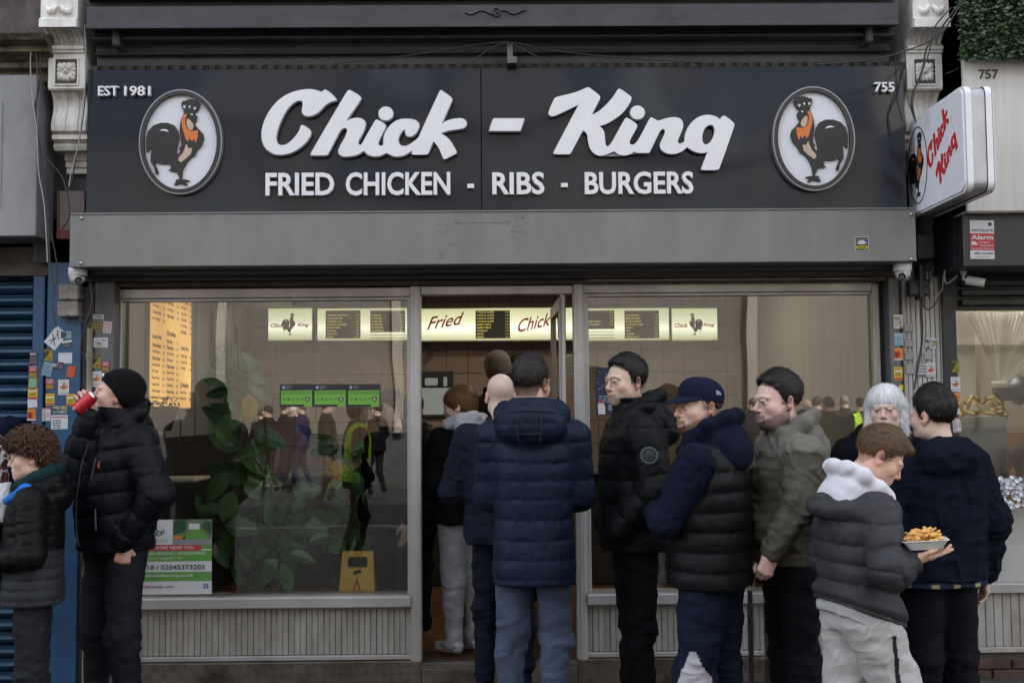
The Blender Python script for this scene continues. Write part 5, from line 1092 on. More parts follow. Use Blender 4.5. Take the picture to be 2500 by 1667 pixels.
# ---- 3 man in long blue padded coat, from behind
f = Fr(1302, 1200, -1.25, 174, 1.79)
o = dict(head=dict(style='thin', hair=(.021, .015, .013), skin=(.50, .29, .215), yaw=-22, pitch=3, s=1.02, at=(.005, -.01, 1.665), top=.010, fade=.9, beard=.6, strands=2600, slen=.022, neck=1.05),
         arms=[[sh(1), (.205, -.05, 1.15), (.12, -.25, 1.12)], [sh(-1), (-.207, -.05, 1.15), (-.13, -.24, 1.12)]], hands=[], group=GA, hipz=.92, hipc=(0, 0),
         legs=[(-1, (-.085, 0, .90), (-.095, -.02, .50), (-.085, .02, .085)), (1, (.085, 0, .90), (.105, -.02, .50), (.125, .02, .085))])
b, _ = person((f.x, f.y), f.yaw, f.H, 'man in long blue padded coat and jeans standing in the doorway, back turned', o)
def seams(V, C, ws):
    C = C.copy(); return C
hd = [Ell((0, .115, 1.475), (.165, .085, .105), k=.03), Cap((-.12, .05, 1.53), (.12, .05, 1.53), .055, .055, k=.04), Cap((-.07, .12, 1.56), (.07, .12, 1.56), .035, .035, k=.03)]
coat(f, b, o['arms'], col=(.017, .034, .080), hem=.755, w=.86, d=1.0, hemw=1.06, sr=(.084, .074, .058), quilts=(.087, .0075, 0), ssp=.10, hood=hd, col_r=.095, coltop=1.55, seed=31, folds=.007, sh=1.0)
sm = MB()
for x0 in (-.05, .05): sm.tube([(x0*.75, .152, 1.585), (x0, .188, 1.53), (x0*1.1, .203, 1.47), (x0*.95, .19, 1.40)], .0028, 5)
sm.tube([(-.155, .13, 1.52), (-.08, .185, 1.535), (0, .196, 1.54), (.08, .185, 1.535), (.155, .13, 1.52)], .0028, 5); sm.tube([(-.06, .198, 1.435), (0, .205, 1.432), (.06, .198, 1.435)], .0028, 5)
so_ = sm.build('hood_seam', flat('seam_navy', (.006, .010, .022), .8)); so_.parent = b
trousers(o | dict(legr=(.098, .074, .058)), b, col=(.052, .071, .118), folds=.010, seed=9, material=cloth('denim', .85, (9, .6), (380, .25), .1, .2, (1, 1, .45)))
for s, hip, kn, an in o['legs']: shoe(b, an, 0, (.03, .02, .02))
# ---- 4 bald man in navy jacket behind him
f = Fr(1228, 1200, -.42, 176, 1.75)
o = dict(head=dict(hair=(.2, .18, .16), skin=(.52, .36, .29), yaw=8, pitch=8, s=1.0, at=(.01, -.01, 1.655), beard=0, fade=.18),
         arms=[[sh(1), (.27, -.02, 1.14), (.20, -.22, 1.06)], [sh(-1), (-.27, -.02, 1.14), (-.20, -.22, 1.06)]], hands=[], group=GA, **LEG(spread=.10))
b, _ = person((f.x, f.y), f.yaw, f.H, 'bald man in a navy jacket on the doorstep, mostly hidden by the blue coat', o)
coat(f, b, o['arms'], col=(.030, .034, .062), mt=M_cot, hem=.86, w=1.03, d=1.0, sr=(.092, .080, .062), col_r=.085, coltop=1.53, seed=41, folds=.010)
trousers(o, b, col=(.010, .012, .022), folds=.011, seed=10)
for s, hip, kn, an in o['legs']: shoe(b, an, 0)
# ---- 5 boy with fringe, grey hood and sweatpants, in the doorway
f = Fr(1128, 1250, .22, -140, 1.565, FLOOR)
o = dict(head=dict(style='bowl', hair=(.13, .065, .026), skin=(.50, .33, .26), yaw=34, pitch=10, s=1.08, at=(0, -.02, 1.645), strands=3600, slen=.045, neck=.85, seed=5, jaw=.92),
         arms=[[sh(1), (.25, -.01, 1.13), (.15, -.22, 1.08)], [sh(-1), (-.25, -.01, 1.13), (-.15, -.22, 1.08)]], hands=[], group=GA, **LEG(spread=.075))
b, _ = person((f.x, f.y), f.yaw, f.H, 'boy with light brown fringe, black jacket and grey sweatpants inside the doorway', o, FLOOR)
coat(f, b, o['arms'], col=(.006, .006, .007), mt=M_cot, hem=.86, w=.98, d=1.0, sr=(.084, .076, .062), col_r=None, seed=51, folds=.009)
garment(hood_down(.92, .02, .0, 1.1)+[Cap((-.08, -.02, 1.46), (.08, -.02, 1.46), .05, .05)], b, 'grey_hood', M_cot, (.34, .34, .37), .007, folds=.006, seed=6)
trousers(o | dict(legr=(.108, .088, .060)), b, col=(.24, .24, .25), material=M_cot, folds=.007, seed=12)
for s, hip, kn, an in o['legs']: shoe(b, an, R(0), (.33, .33, .34), (.5, .5, .48), 1.02)
# ---- 6 man in grey beanie and olive coat, 7 curly hair beyond him
f = Fr(1215, 1200, 1.05, -178, 1.80, FLOOR)
o = dict(head=dict(hair=(.05, .04, .03), skin=(.42, .27, .2), yaw=25, pitch=6, at=(.0, -.02, 1.66), hh=.005),
         arms=[[sh(1), (.27, -.02, 1.14), (.20, -.22, 1.06)], [sh(-1), (-.27, -.02, 1.14), (-.20, -.22, 1.06)]], hands=[], group=GA, **LEG())
b, app = person((f.x, f.y), f.yaw, f.H, 'man in a grey beanie and olive coat at the counter inside', o, FLOOR); beanie(b, app, (.11, .10, .088), up=.006)
coat(f, b, o['arms'], col=(.022, .022, .014), mt=M_cot, hem=.8, w=1.05, d=1.0, sr=(.1, .08, .066), col_r=.09, seed=61, h=.011); trousers(o, b, col=(.01, .01, .012))
f = Fr(1262, 1200, 1.75, 170, 1.80, FLOOR)
o = dict(head=dict(style='curly', hair=(.022, .014, .009), skin=(.40, .25, .19), at=(.0, -.02, 1.66), strands=1500, slen=.02, hh=.005),
         arms=[[sh(1), (.26, -.02, 1.14), (.20, -.2, 1.06)], [sh(-1), (-.26, -.02, 1.14), (-.20, -.2, 1.06)]], hands=[], group=GA, **LEG())
b, _ = person((f.x, f.y), f.yaw, f.H, 'person with dark curly hair at the counter, behind the grey beanie', o, FLOOR)
coat(f, b, o['arms'], col=(.012, .011, .012), mt=M_cot, seed=71, h=.012); trousers(o, b, col=(.01, .01, .012), h=.013)
# 8 shadowy person inside by the left door post
f = Fr(1004, 1200, .75, 168, 1.54, FLOOR)
o = dict(head=dict(style='bowl', hair=(.016, .010, .006), skin=(.40, .25, .19), at=(.0, -.02, 1.65), s=1.04, strands=1200, hh=.005),
         arms=[[sh(1), (.27, -.04, 1.14), (.14, -.25, 1.08)], [sh(-1), (-.26, -.02, 1.14), (-.14, -.25, 1.06)]], hands=[], group=GA, **LEG())
b, _ = person((f.x, f.y), f.yaw, f.H, 'child in dark brown coat inside, just right of the left door post', o, FLOOR)
coat(f, b, o['arms'], col=(.020, .015, .008), mt=M_puff, hem=.75, w=1.12, d=1.15, sr=(.1, .09, .07), quilts=(.09, .008, 0), seed=72, h=.011, hood=hood_down()); trousers(o, b, col=(.01, .01, .012), h=.013)
# ---- 9 dark haired man in black parka
f = Fr(1548, 1150, -.95, -84, 1.80)
o = dict(head=dict(style='back', hair=(.010, .008, .0075), skin=(.50, .335, .255), yaw=27, pitch=2, hh=.0020, at=(0, -.035, 1.668), s=1.03, fade=.75, beard=.42, beardc=(.07, .05, .042), strands=2400, slen=.034, jaw=1.06, top=.013, iris=(.04, .03, .02), lip=(.36, .16, .14)),
         arms=[[sh(1), (.260, .05, 1.16), (.185, -.12, .98)], [sh(-1), (-.24, .03, 1.16), (-.12, -.12, 1.0)]], hands=[], group=GA, **LEG(spread=.10))
b, _ = person((f.x, f.y), f.yaw, f.H, 'man with slicked dark hair in a black padded parka with round sleeve badge', o)
coat(f, b, o['arms'], col=(.0090, .0110, .0150), hem=.865, w=1.02, d=1.08, hemw=1.0, sr=(.094, .082, .064), quilts=(.12, .012, 0), ssp=.115, hood=hood_tall(1.08, .0, .0, 1.25), col_r=.100, coltop=1.575, seed=81, folds=.010, sh=1.05)
# round badge on his left sleeve
bd = MB(); Mb = Matrix.Translation((.288, .005, 1.315)) @ Vector((.95, -.12, .22)).to_track_quat('Z', 'Y').to_matrix().to_4x4()
bd.lathe([(0, .020), (.028, .0195), (.029, .018)], Mb, 28, 0); bd.lathe([(.030, .018), (.033, .021), (.041, .020), (.043, .014), (.043, .0)], Mb, 28, 1)
for i in range(14):
    a = i/14*2*PI; bd.box(-.002, .002, .032, .040, .0205, .0225, 2, Mb @ Matrix.Rotation(a, 4, 'Z'))
for i in range(5): bd.box(-.0015, .0015, .016, .026, .0195, .0215, 1, Mb @ Matrix.Rotation(PI+(i-2)*.35, 4, 'Z'))
bo = bd.build('sleeve_badge', [flat('badge_dark', (.012, .014, .018), .7), flat('badge_grey', (.045, .050, .055), .7), flat('badge_thread', (.10, .11, .11), .7)]); bo.parent = b
trousers(o | dict(legr=(.100, .072, .056)), b, col=(.0065, .0065, .0085), folds=.010, seed=14)
for s, hip, kn, an in o['legs']: shoe(b, an, 0)
# ---- 10 man in navy cap, hoodie and gilet
f = Fr(1735, 1200, -1.75, -118, 1.685)
o = dict(head=dict(style='short', hair=(.030, .018, .010), skin=(.54, .335, .25), yaw=50, pitch=0, hh=.0020, at=(.02, -.04, 1.645), s=1.06, fade=.55, beard=1., beardc=(.060, .023, .011), fat=1, jaw=1.1, capped=1, strands=0, slen=.012, neck=1.1, brow=.6),
         arms=[[sh(1), f.L(1622, 1275, -.16), f.L(1600, 1250, .10)], [sh(-1), (-.285, -.0, 1.15), (-.16, -.24, 1.10)]], hands=[], group=GA, hipz=.92, hipc=(0, 0),
         legs=[(-1, (-.09, 0, .90), (-.12, -.0, .49), (-.14, .01, .085)), (1, (.09, 0, .90), (.115, -.05, .49), (.12, -.03, .085))])
b, app = person((f.x, f.y), f.yaw, f.H, 'bearded man in navy baseball cap, navy hoodie and black padded gilet', o); CAPM = (f, b)
# cap
P = [Ell((0, .014, .044), (.082, .101, .080), k=.02), Ell((0, -.030, .070), (.056, .050, .046), k=.03)]; V, F = grid_mesh(P, .0042); zr = np.interp(V[:, 1], [-.1, 0, .11], [.040, .026, .006]); kp = (V[:, 2] > zr)[F].any(1); F = F[kp]; us = np.unique(F); mp = -np.ones(len(V), int); mp[us] = np.arange(len(us)); V = V[us]; F = mp[F]; N = vnormals(V, F)
ang = np.arctan2(V[:, 0], V[:, 1]-.014); V = V-N*(.0012*np.exp(-((np.abs(((ang/(PI/3)+.5) % 1)-.5))/.03)**2))[:, None]; CC_ = np.tile(np.array((.009, .012, .030), dtype=F32), (len(V), 1))
cp = mk('baseball_cap', app(V), F, M_cot, b, CC_)
pk = []; nn = 18
for i in range(nn+1):
    a = -1.15+2.3*i/nn; rx, ry = math.sin(a), -math.cos(a)
    for t in range(7):
        q = t/6; x = rx*(.080+.006*q); y = .012+ry*.098-q*(.088*max(0, math.cos(a*1.25)))-.002; z = .046-.032*q*max(0, math.cos(a*1.25))-.22*x*x/.08*(.25+q*.5); pk.append((x, y, z))
pkf = [(i*7+j, i*7+j+1, (i+1)*7+j+1, (i+1)*7+j) for i in range(nn) for j in range(6)]; n0 = len(pk); pk2 = pk+[(x, y, z-.004) for x, y, z in pk]
allf = pkf+[tuple(n0+k for k in f_[::-1]) for f_ in pkf]+[(i*7+6, n0+i*7+6, n0+(i+1)*7+6, (i+1)*7+6) for i in range(nn)]
mk('cap_peak', app(np.array(pk2, dtype=F32)), np.array(allf), M_cot, cp, np.tile(np.array((.009, .012, .030), dtype=F32), (len(pk2), 1)))
bt = MB(); bt.lathe([(0, .006), (.006, .005), (.008, 0)], Matrix.Translation((0, .014, .134)), 10); 
# side flag mark and white crest on the cap front
def onhead(mb, pts, r): mb.tube([tuple(app(np.array([p], dtype=F32))[0]) for p in pts], r, 5)
onhead(bt, [(.0825, .036, .052), (.0795, .036, .066), (.081, .052, .058), (.0815, .058, .049), (.0825, .036, .050)], .0013); onhead(bt, [(.083, .041, .053), (.082, .041, .060), (.0825, .047, .053), (.0815, .047, .059)], .0011)
onhead(bt, [(.022, -.082, .066), (.020, -.079, .076), (.024, -.073, .084), (.016, -.073, .090)], .0022); onhead(bt, [(.016, -.082, .070), (.027, -.077, .074)], .0016)
bb = bt.build('cap_mark', M_white); bb.parent = b; bb.parent = cp
hoodie_c = (.0065, .0085, .021)
P = [jacket_torso(.93, .93, .92)]+seg_prims(o['arms'][0], (.078, .064, .050), .03)+seg_prims(o['arms'][1], (.080, .068, .052), .03)+[Ell((sx*.14, 0, 1.42), (.07, .07, .05)) for sx in (-1, 1)]
P += hood_tall(1.02, .005, -.01, 1.0)+[Cap((-.03, -.10, 1.46), (-.10, .0, 1.52), .032, .036), Cap((.03, -.10, 1.46), (.10, 0, 1.52), .032, .036)]
garment(P, b, 'hoodie', M_cot, hoodie_c, .008, None, [(o['arms'][0], .075, None), (o['arms'][1], .075, None)], folds=.007, seed=91, cuts=[NECKCUT(.078)])
P = [jacket_torso(1.05, 1.08, .86, hemw=1.0, belly=.0)]+[Ell((sx*.135, .0, 1.435), (.085, .098, .045), k=.03) for sx in (-1, 1)]
ac = o['arms'][0]; ac2 = o['arms'][1]
cuts = [Cap((.235, .0, 1.40), (.33, -.02, 1.12), .082, .08, k=.02, sub=True), Cap((-.235, .0, 1.40), (-.33, -.02, 1.12), .082, .08, k=.02, sub=True), Cap((0, -.04, 1.50), (0, -.06, 1.66), .095, .12, k=.02, sub=True)]
garment(P, b, 'padded_gilet', M_puff, (.0055, .0053, .0066), .0085, (.085, .0150, .0), [], folds=.006, seed=92, cuts=cuts)
gs = MB(); gs.tube([(.15, -.165, .88), (.14, -.18, 1.0)], .004, 5); go = gs.build('gilet_seam', M_black); go.parent = b
def patch(V, C):
    C = C.copy(); t = .575-V[:, 2]; t = t+.03; fc = (V[:, 0] > .125)*(t > 0)*(V[:, 1] > -.045-t*.40)*(V[:, 1] < -.015+t*.42)*(V[:, 1] < .035)
    C[fc] = (.40, .39, .42); return C
trousers(o | dict(legr=(.120, .088, .070)), b, col=(.009, .013, .027), material=M_cot, folds=.011, seed=16, post=patch, h=.0065)
for s, hip, kn, an in o['legs']: shoe(b, an, 0)
# ---- 11 bearded man in olive grey jacket
f = Fr(1925, 1150, -1.60, -84, 1.705)
o = dict(head=dict(style='back', hair=(.010, .008, .007), skin=(.56, .36, .30), yaw=14, pitch=3, hh=.0020, at=(0, -.045, 1.650), s=1.07, fade=.45, beard=.9, beardc=(.050, .028, .018), fat=1, jaw=1.08, strands=2600, slen=.036, top=.016, neck=1.08, brow=.5, lip=(.42, .20, .18)),
         arms=[[sh(1), f.L(1955, 1232, -.25), f.L(1884, 1346, -.24)], [sh(-1), (-.27, .03, 1.15), (-.18, -.18, .96)]], group=GA, **LEG(spread=.10))
o['hands'] = [hand_prims(f.L(1880, 1352, -.24), f.dirw((-.35, -.05, -1)), f.dirw((.15, -1, -.1)), 1.0, (1.1, 1.1, 1.1, 1.1), (.7, .7), side=-1)]
b, _ = person((f.x, f.y), f.yaw, f.H, 'bearded man in olive grey hooded jacket with thumb in pocket, facing left', o)
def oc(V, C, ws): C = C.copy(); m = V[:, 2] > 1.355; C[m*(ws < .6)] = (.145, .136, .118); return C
def opost(V): return (V[:, 1] < -.02)*(np.abs(V[:, 0]) < .165)*quilt((V[:, 2]+noise3(V, 6, 4)*.02)/.048, .005)
P = [jacket_torso(.98, 1.05, .95, belly=.02, hemw=.97)]+seg_prims(o['arms'][0], (.088, .070, .050), .035)+seg_prims(o['arms'][1], (.086, .07, .050), .035)+[Ell((sx*.155, 0, 1.425), (.075, .08, .055), k=.04) for sx in (-1, 1)]+collar(.094, z1=1.54)+hood_tall(.98, -.01, -.01, 1.1)
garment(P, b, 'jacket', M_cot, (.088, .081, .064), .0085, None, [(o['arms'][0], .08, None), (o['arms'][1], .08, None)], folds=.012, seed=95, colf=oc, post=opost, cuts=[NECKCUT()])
P = [Loft([(.93, 0, 0, .196, .163), (.985, 0, 0, .200, .166)], k=.01, e=2.5)]; garment(P, b, 'waistband', M_knit, (.085, .078, .063), .007, folds=.002)
trousers(o | dict(legr=(.112, .080, .062)), b, col=(.0075, .008, .010), folds=.011, seed=18)
for s, hip, kn, an in o['legs']: shoe(b, an, 0)
# ---- 12 white haired woman
f = Fr(2163, 1050, -1.0, -16, 1.655)
o = dict(head=dict(style='long', hair=(.78, .78, .80), skin=(.55, .37, .30), yaw=-10, pitch=2, at=(0, -.02, 1.655), strands=9000, seed=9, lump=.0018, lip=(.42, .20, .18), brow=.2, s=1.02),
         arms=[[sh(1), (.26, .02, 1.14), (.12, -.2, 1.08)], [sh(-1), (-.27, .02, 1.14), (-.12, -.2, 1.08)]], hands=[], group=GA, **LEG())
b, _ = person((f.x, f.y), f.yaw, f.H, 'white haired woman with a fringe in a dark navy coat', o)
coat(f, b, o['arms'], col=(.009, .011, .018), mt=M_cot, hem=.7, w=1.12, d=1.05, sr=(.096, .084, .066), hood=hood_down(), seed=96, sh=1.1)
st_ = MB(); [st_.lathe([(0, .006), (.005, .005), (.006, 0)], Matrix.Translation((-.085-.025*i, -.155, 1.36-.05*i)) @ Matrix.Rotation(PI/2, 4, 'X'), 8) for i in range(3)]; s2 = st_.build('coat_stud', mat('can_tin', None)); s2.parent = b
trousers(o, b, col=(.008, .008, .010), h=.013)
# ---- 13 boy in navy coat, from behind
f = Fr(2285, 1150, -1.45, -170, 1.625)
o = dict(head=dict(style='short', hair=(.012, .009, .007), skin=(.52, .35, .28), yaw=22, pitch=4, at=(-.005, -.02, 1.652), s=1.10, strands=3400, slen=.034, top=.026, lump=.006, neck=.9, seed=6),
         arms=[[sh(1), (.285, .02, 1.14), (.265, -.02, .90)], [sh(-1), (-.285, .02, 1.14), (-.268, -.03, .895)]], group=GA, **LEG(spread=.095))
o['hands'] = [hand_prims((-.268, -.035, .86), (0, -.1, -1), (-1, 0, 0), .95, (.25, .3, .35, .4), side=-1), hand_prims((.265, -.03, .86), (0, -.1, -1), (1, 0, 0), .95, (.3, .3, .35, .4), side=1)]
b, _ = person((f.x, f.y), f.yaw, f.H, 'boy with dark hair in a plain navy coat seen from behind, far right', o)
coat(f, b, o['arms'], col=(.0135, .0200, .0400), mt=M_cot, hem=.865, w=1.10, d=1.05, hemw=1.02, sr=(.094, .080, .064), col_r=.085, coltop=1.53, hood=[Ell((0, .125, 1.44), (.160, .070, .085), k=.03), Cap((-.10, .08, 1.50), (.10, .08, 1.50), .045, .045, k=.03)], seed=97, folds=.011, sh=1.1)
P = [Loft([(.835, 0, 0, .228, .152), (.88, 0, 0, .228, .150)], k=.01, e=2.5)]
def tri(V, C, ws): C = C.copy(); m = (np.mod(V[:, 0]*9+.2, 1) < .32)*(V[:, 2] < .858)*(V[:, 2] > .837); C[m] = (.33, .30, .16); return C
garment(P, b, 'shirt_hem', M_cot, (.016, .024, .045), .006, folds=.004, colf=tri)
trousers(o | dict(legr=(.110, .092, .084)), b, col=(.0065, .0075, .0115), folds=.008, seed=19)
for s, hip, kn, an in o['legs']: shoe(b, an, 0)
# ---- 14 boy walking right with a tray of chips
f = Fr(2095, 1400, -2.12, 104, 1.465)
o = dict(head=dict(style='quiff', hair=(.115, .068, .036), skin=(.56, .33, .24), yaw=-20, pitch=34, at=(0, -.130, 1.650), s=1.14, fade=.62, strands=3600, slen=.026, neck=.85, seed=8, top=.012, lump=.004, jaw=.92),
         arms=[[sh(1), (.245, .02, 1.14), (.16, -.24, 1.08)], [(-.17, -.01, 1.40), f.L(2172, 1395, -.24), f.L(2222, 1370, -.24)]], group=GA, hipz=.92, hipc=(0, 0),
         legs=[(-1, (-.09, 0, .90), (-.11, -.16, .52), (-.11, -.10, .11)), (1, (.09, 0, .90), (.10, .02, .50), (.11, .20, .12))])
o['hands'] = [hand_prims(f.L(2232, 1366, -.24), f.dirw((1, .02, .16)), f.dirw((.12, -.25, -1)), .98, (.10, .22, .38, .55), (.05, .0), side=-1, spread=.06)]
b, app = person((f.x, f.y), f.yaw, f.H, 'boy in grey padded jacket and white hood walking right with a tray of chips', o); BOY14 = (f, b)
def slash(V): return 0*V[:, 0]
wp = lambda V: V+np.stack([0*V[:, 0], 0*V[:, 0], np.clip((1.25-V[:, 2])/.35, 0, 1)*(V[:, 1]*.42+.0)], 1)
coat(f, b, o['arms'], col=(.105, .105, .118), warp=wp, hem=.93, w=.98, d=1.10, hemw=1.12, sr=(.096, .086, .058), quilts=(.105, .017, 0), ssp=.095, hood=[Ell((0, .10, 1.415), (.165, .110, .080), k=.03), Cap((-.145, .0, 1.425), (0, .185, 1.425), .048, .052, k=.03), Cap((.145, .0, 1.425), (0, .185, 1.425), .048, .052, k=.03)], col_r=None, seed=98, folds=.010, sh=1.05)
P = hood_tall(.96, .012, -.015, 1.1)+[Cap((-.06, -.115, 1.46), (.06, -.115, 1.46), .04, .04, k=.03), Cap((-.06, -.115, 1.46), (-.11, -.04, 1.50), .04, .045, k=.03), Cap((.06, -.115, 1.46), (.11, -.04, 1.50), .04, .045, k=.03), Ell((0, .02, 1.48), (.115, .11, .07), k=.03)]
garment(P, b, 'white_hood', M_cot, (.62, .61, .66), .006, folds=.006, seed=7, cuts=[Cap((0, -.03, 1.56), (0, -.10, 1.70), .066, .10, k=.015, sub=True)])
P = [Loft([(.875, 0, .0, .206, .170), (.92, 0, 0, .208, .172), (.95, 0, 0, .19, .15)], k=.02)]; garment(P, b, 'sweatshirt_hem', M_cot, (.42, .41, .42), .007, folds=.007, warp=wp)
def stripe(V, C):
    C = C.copy(); m = (V[:, 0] < -.11)*(np.abs(V[:, 1]+.055+(V[:, 2]-.7)*-.10) < .011)*(V[:, 2] > .60)*(V[:, 2] < .86); C[m] = (.02, .022, .026); return C
trousers(o | dict(legr=(.138, .112, .080), hipr=(.178, .140)), b, col=(.43, .415, .41), material=M_cot, folds=.010, seed=22, post=stripe, h=.0062)
for s, hip, kn, an in o['legs']: shoe(b, an, 0, (.4, .4, .4), (.5, .5, .5))
# wristband is part of him; tray + chips are held things
tx, tz = W(2252, 1322, -2.34); tray = MB()
TM = Matrix.Translation((tx, -2.36, tz-.004)) @ Matrix.Scale(.9, 4) @ Matrix.Rotation(R(-12), 4, 'Z') @ Matrix.Rotation(R(-4), 4, 'Y')
def rr3(w, d, z, n=5, r=.02):
    return [(a, b_, z) for a, b_ in rrect(-w, w, -d, d, r, n)]
Ls = [rr3(.062, .042, -.020), rr3(.084, .060, .012), rr3(.090, .066, .016), rr3(.089, .065, .018), rr3(.082, .058, .014), rr3(.061, .041, -.016)]
for A1, B1 in zip(Ls, Ls[1:]):
    n = len(A1); tray.add([TM @ Vector(p) for p in A1+B1], [(i, (i+1) % n, n+(i+1) % n, n+i) for i in range(n)], 0, True)
tray.add([TM @ Vector(p) for p in Ls[0]], [tuple(range(len(Ls[0])))[::-1]]); tray.add([TM @ Vector(p) for p in Ls[-1]], [tuple(range(len(Ls[0])))])
to = tag(recenter(tray.build('chip_tray', mat('polystyrene', (.70, .70, .70), .6))), 'white polystyrene tray full of chips in the walking boy\'s hand', 'tray')
random.seed(12); M_chip = mat('fried_potato', (.88, .62, .22), .5, var=(40, .45, (.75, .5, .3)), bump=(90, .2))
TI = TM
for i in range(84):
    c = MB(); L_ = random.uniform(.045, .078); w_ = random.uniform(.0038, .0052); rx = random.uniform(-.050, .050); ry = random.uniform(-.030, .030); hgt = .010+random.uniform(0, .048)*(1-(rx/.075)**2)
    M2 = TI @ Matrix.Translation((rx, ry, hgt)) @ Euler((random.uniform(-.3, .3), random.uniform(-.45, .45), random.uniform(0, PI))).to_matrix().to_4x4()
    c.box(-L_/2, L_/2, -w_, w_, -w_, w_, 0, M2, bev=.002); oo = recenter(c.build('chip', M_chip)); tag(oo, 'golden chip in the white tray held by the walking boy', 'chip', 'chips heaped in the white tray')
# ---- 15 young man with cap behind the left window
f = Fr(958, 1150, .26, -42, 1.54, FLOOR)
o = dict(head=dict(hair=(.02, .015, .012), skin=(.56, .36, .28), yaw=-4, pitch=2, at=(.0, -.03, 1.65), hh=.0045, s=1.02),
         arms=[[sh(1), (.26, .02, 1.14), (.22, -.06, .92)], [sh(-1), (-.26, .02, 1.14), (-.22, -.06, .92)]], group=GA, **LEG())
o['hands'] = [hand_prims((.22, -.07, .90), (0, -.1, -1), (1, 0, 0), 1, (.3, .3, .3, .3), side=1)]
b, app = person((f.x, f.y), f.yaw, f.H, 'young man in dark cap and black jacket just inside the left window', o, FLOOR); beanie(b, app, (.012, .010, .010), 'dark_cap', .012)
coat(f, b, o['arms'], col=(.006, .006, .007), mt=M_cot, hem=.82, seed=99, col_r=.085, coltop=1.52); trousers(o, b, col=(.008, .008, .009), h=.012)
# ---- 16 person cut by the left frame edge, plaid scarf
f = Fr(-52, 1100, -.75, -70, 1.72)
o = dict(head=dict(style='short', hair=(.012, .009, .008), skin=(.5, .33, .26), at=(0, -.02, 1.655), strands=800, hh=.005),
         arms=[[sh(1), (.27, .05, 1.14), (.16, -.2, 1.06)], [sh(-1), (-.27, .05, 1.14), (-.16, -.2, 1.06)]], hands=[], group=GA, **LEG())
b, _ = person((f.x, f.y), f.yaw, f.H, 'person in navy coat and plaid scarf cut off by the left edge', o)
coat(f, b, o['arms'], col=(.010, .022, .055), mt=M_cot, hem=.7, w=1.12, d=1.1, seed=100, hood=hood_down())
def plaid(V, C, ws):
    C = C.copy(); a = np.mod(V[:, 2]*16, 1); b_ = np.mod((V[:, 0]+V[:, 1])*16, 1); C[(a < .14) | (b_ < .14)] = (.45, .42, .40); C[((a > .3) & (a < .36)) | ((b_ > .3) & (b_ < .36))] = (.2, .03, .03); return C
P = [Cap((-.09, -.07, 1.50), (.09, -.07, 1.50), .06, .06), Cap((.09, -.07, 1.5), (.09, .08, 1.52), .06, .06), Cap((-.09, -.07, 1.5), (-.09, .08, 1.52), .06, .06), Cap((-.09, .08, 1.52), (.09, .08, 1.52), .06, .06), Cap((.15, -.10, 1.45), (.17, -.14, 1.1), .06, .07, k=.03), Cap((.20, .10, 1.45), (.22, .12, 1.1), .05, .06, k=.03)]
garment(P, b, 'scarf', M_knit, (.03, .022, .03), .008, folds=.008, colf=plaid); trousers(o, b, col=(.01, .01, .014), h=.013)
# paper bag in the curly haired boy's hands
f, b = BOY1; mbp = MB(); cx_, cz_ = W(-2, 1232, -1.22); random.seed(2)
ring = lambda z, w_, d_: [(cx_+w_*math.cos(t)*(1+random.uniform(-.06, .06)), -1.24+d_*math.sin(t)*(1+random.uniform(-.08, .08)), cz_+z+random.uniform(-.006, .006)) for t in [2*PI*i/18 for i in range(18)]]
RS = [ring(-.075, .045, .03), ring(-.05, .05, .035), ring(-.02, .05, .034), ring(.01, .052, .034), ring(.04, .055, .03), ring(.075, .058, .022), ring(.10, .062, .018)]
for A1, B1 in zip(RS, RS[1:]): mbp.add(A1+B1, [(i, (i+1) % 18, 18+(i+1) % 18, 18+i) for i in range(18)], 0, False)
mbp.add(RS[0], [tuple(range(18))[::-1]])
tag(recenter(mbp.build('paper_bag', mat('white_paper', (.66, .68, .70), .8, bump=(30, .5)))), 'crumpled white paper bag held at the left edge by the curly haired boy', 'bag')
# ============================================================= WALL FITTINGS
M_pw = mat('camera_white', (.62, .62, .62), .35); M_lens_ = mat('camera_lens', (.01, .01, .012), .1)
def dome(px, py, y, face, label):
    x, z = W(px, py, y); e = empty('security_camera', (x, y, z), label, 'security camera', 'dome security cameras under the shutter box')
    m = MB(); m.lathe([(0, .035), (.046, .035), (.050, .028), (.050, -.005), (.047, -.012)], Matrix.Translation((x, y, z)), 28); m.build('base', M_pw, e)
    m = MB(); m.lathe([(.043*math.cos(a), -.012-.048*math.sin(a)) for a in [i*PI/2/9 for i in range(10)]], Matrix.Translation((x, y, z)) @ Matrix.Rotation(face*.25, 4, 'Y'), 28); h = m.build('dome', M_pw, e)
    d = Vector((face*.55, -.62, -.55)).normalized(); Mx = Matrix.Translation(Vector((x, y, z-.018))+d*.034) @ d.to_track_quat('Z', 'Y').to_matrix().to_4x4() @ Matrix.Scale(1.25, 4, (0, 1, 0))
    m = MB(); m.lathe([(0, .012), (.016, .011), (.019, .004), (.019, -.01)], Mx, 20); l = m.build('lens', M_lens_, h)
    m = MB(); fr_ = .009
    for a, b_, c, d_ in ((-fr_, fr_, fr_-.002, fr_), (-fr_, fr_, -fr_, -fr_+.002), (-fr_, -fr_+.002, -fr_, fr_), (fr_-.002, fr_, -fr_, fr_)): m.box(a, b_, c*.8, d_*.8, .0125, .0135, M=Mx)
    m.build('lens_frame', M_pw, h)
dome(190, 668, -.36, .6, 'white dome camera under the left end of the shutter box'); dome(2203, 658, -.36, -.5, 'white dome camera under the right end of the shutter box')
x, z = W(2352, 662, -.30); e = empty('security_camera', (x, -.3, z), 'white bullet camera under the black housing at far right', 'security camera')
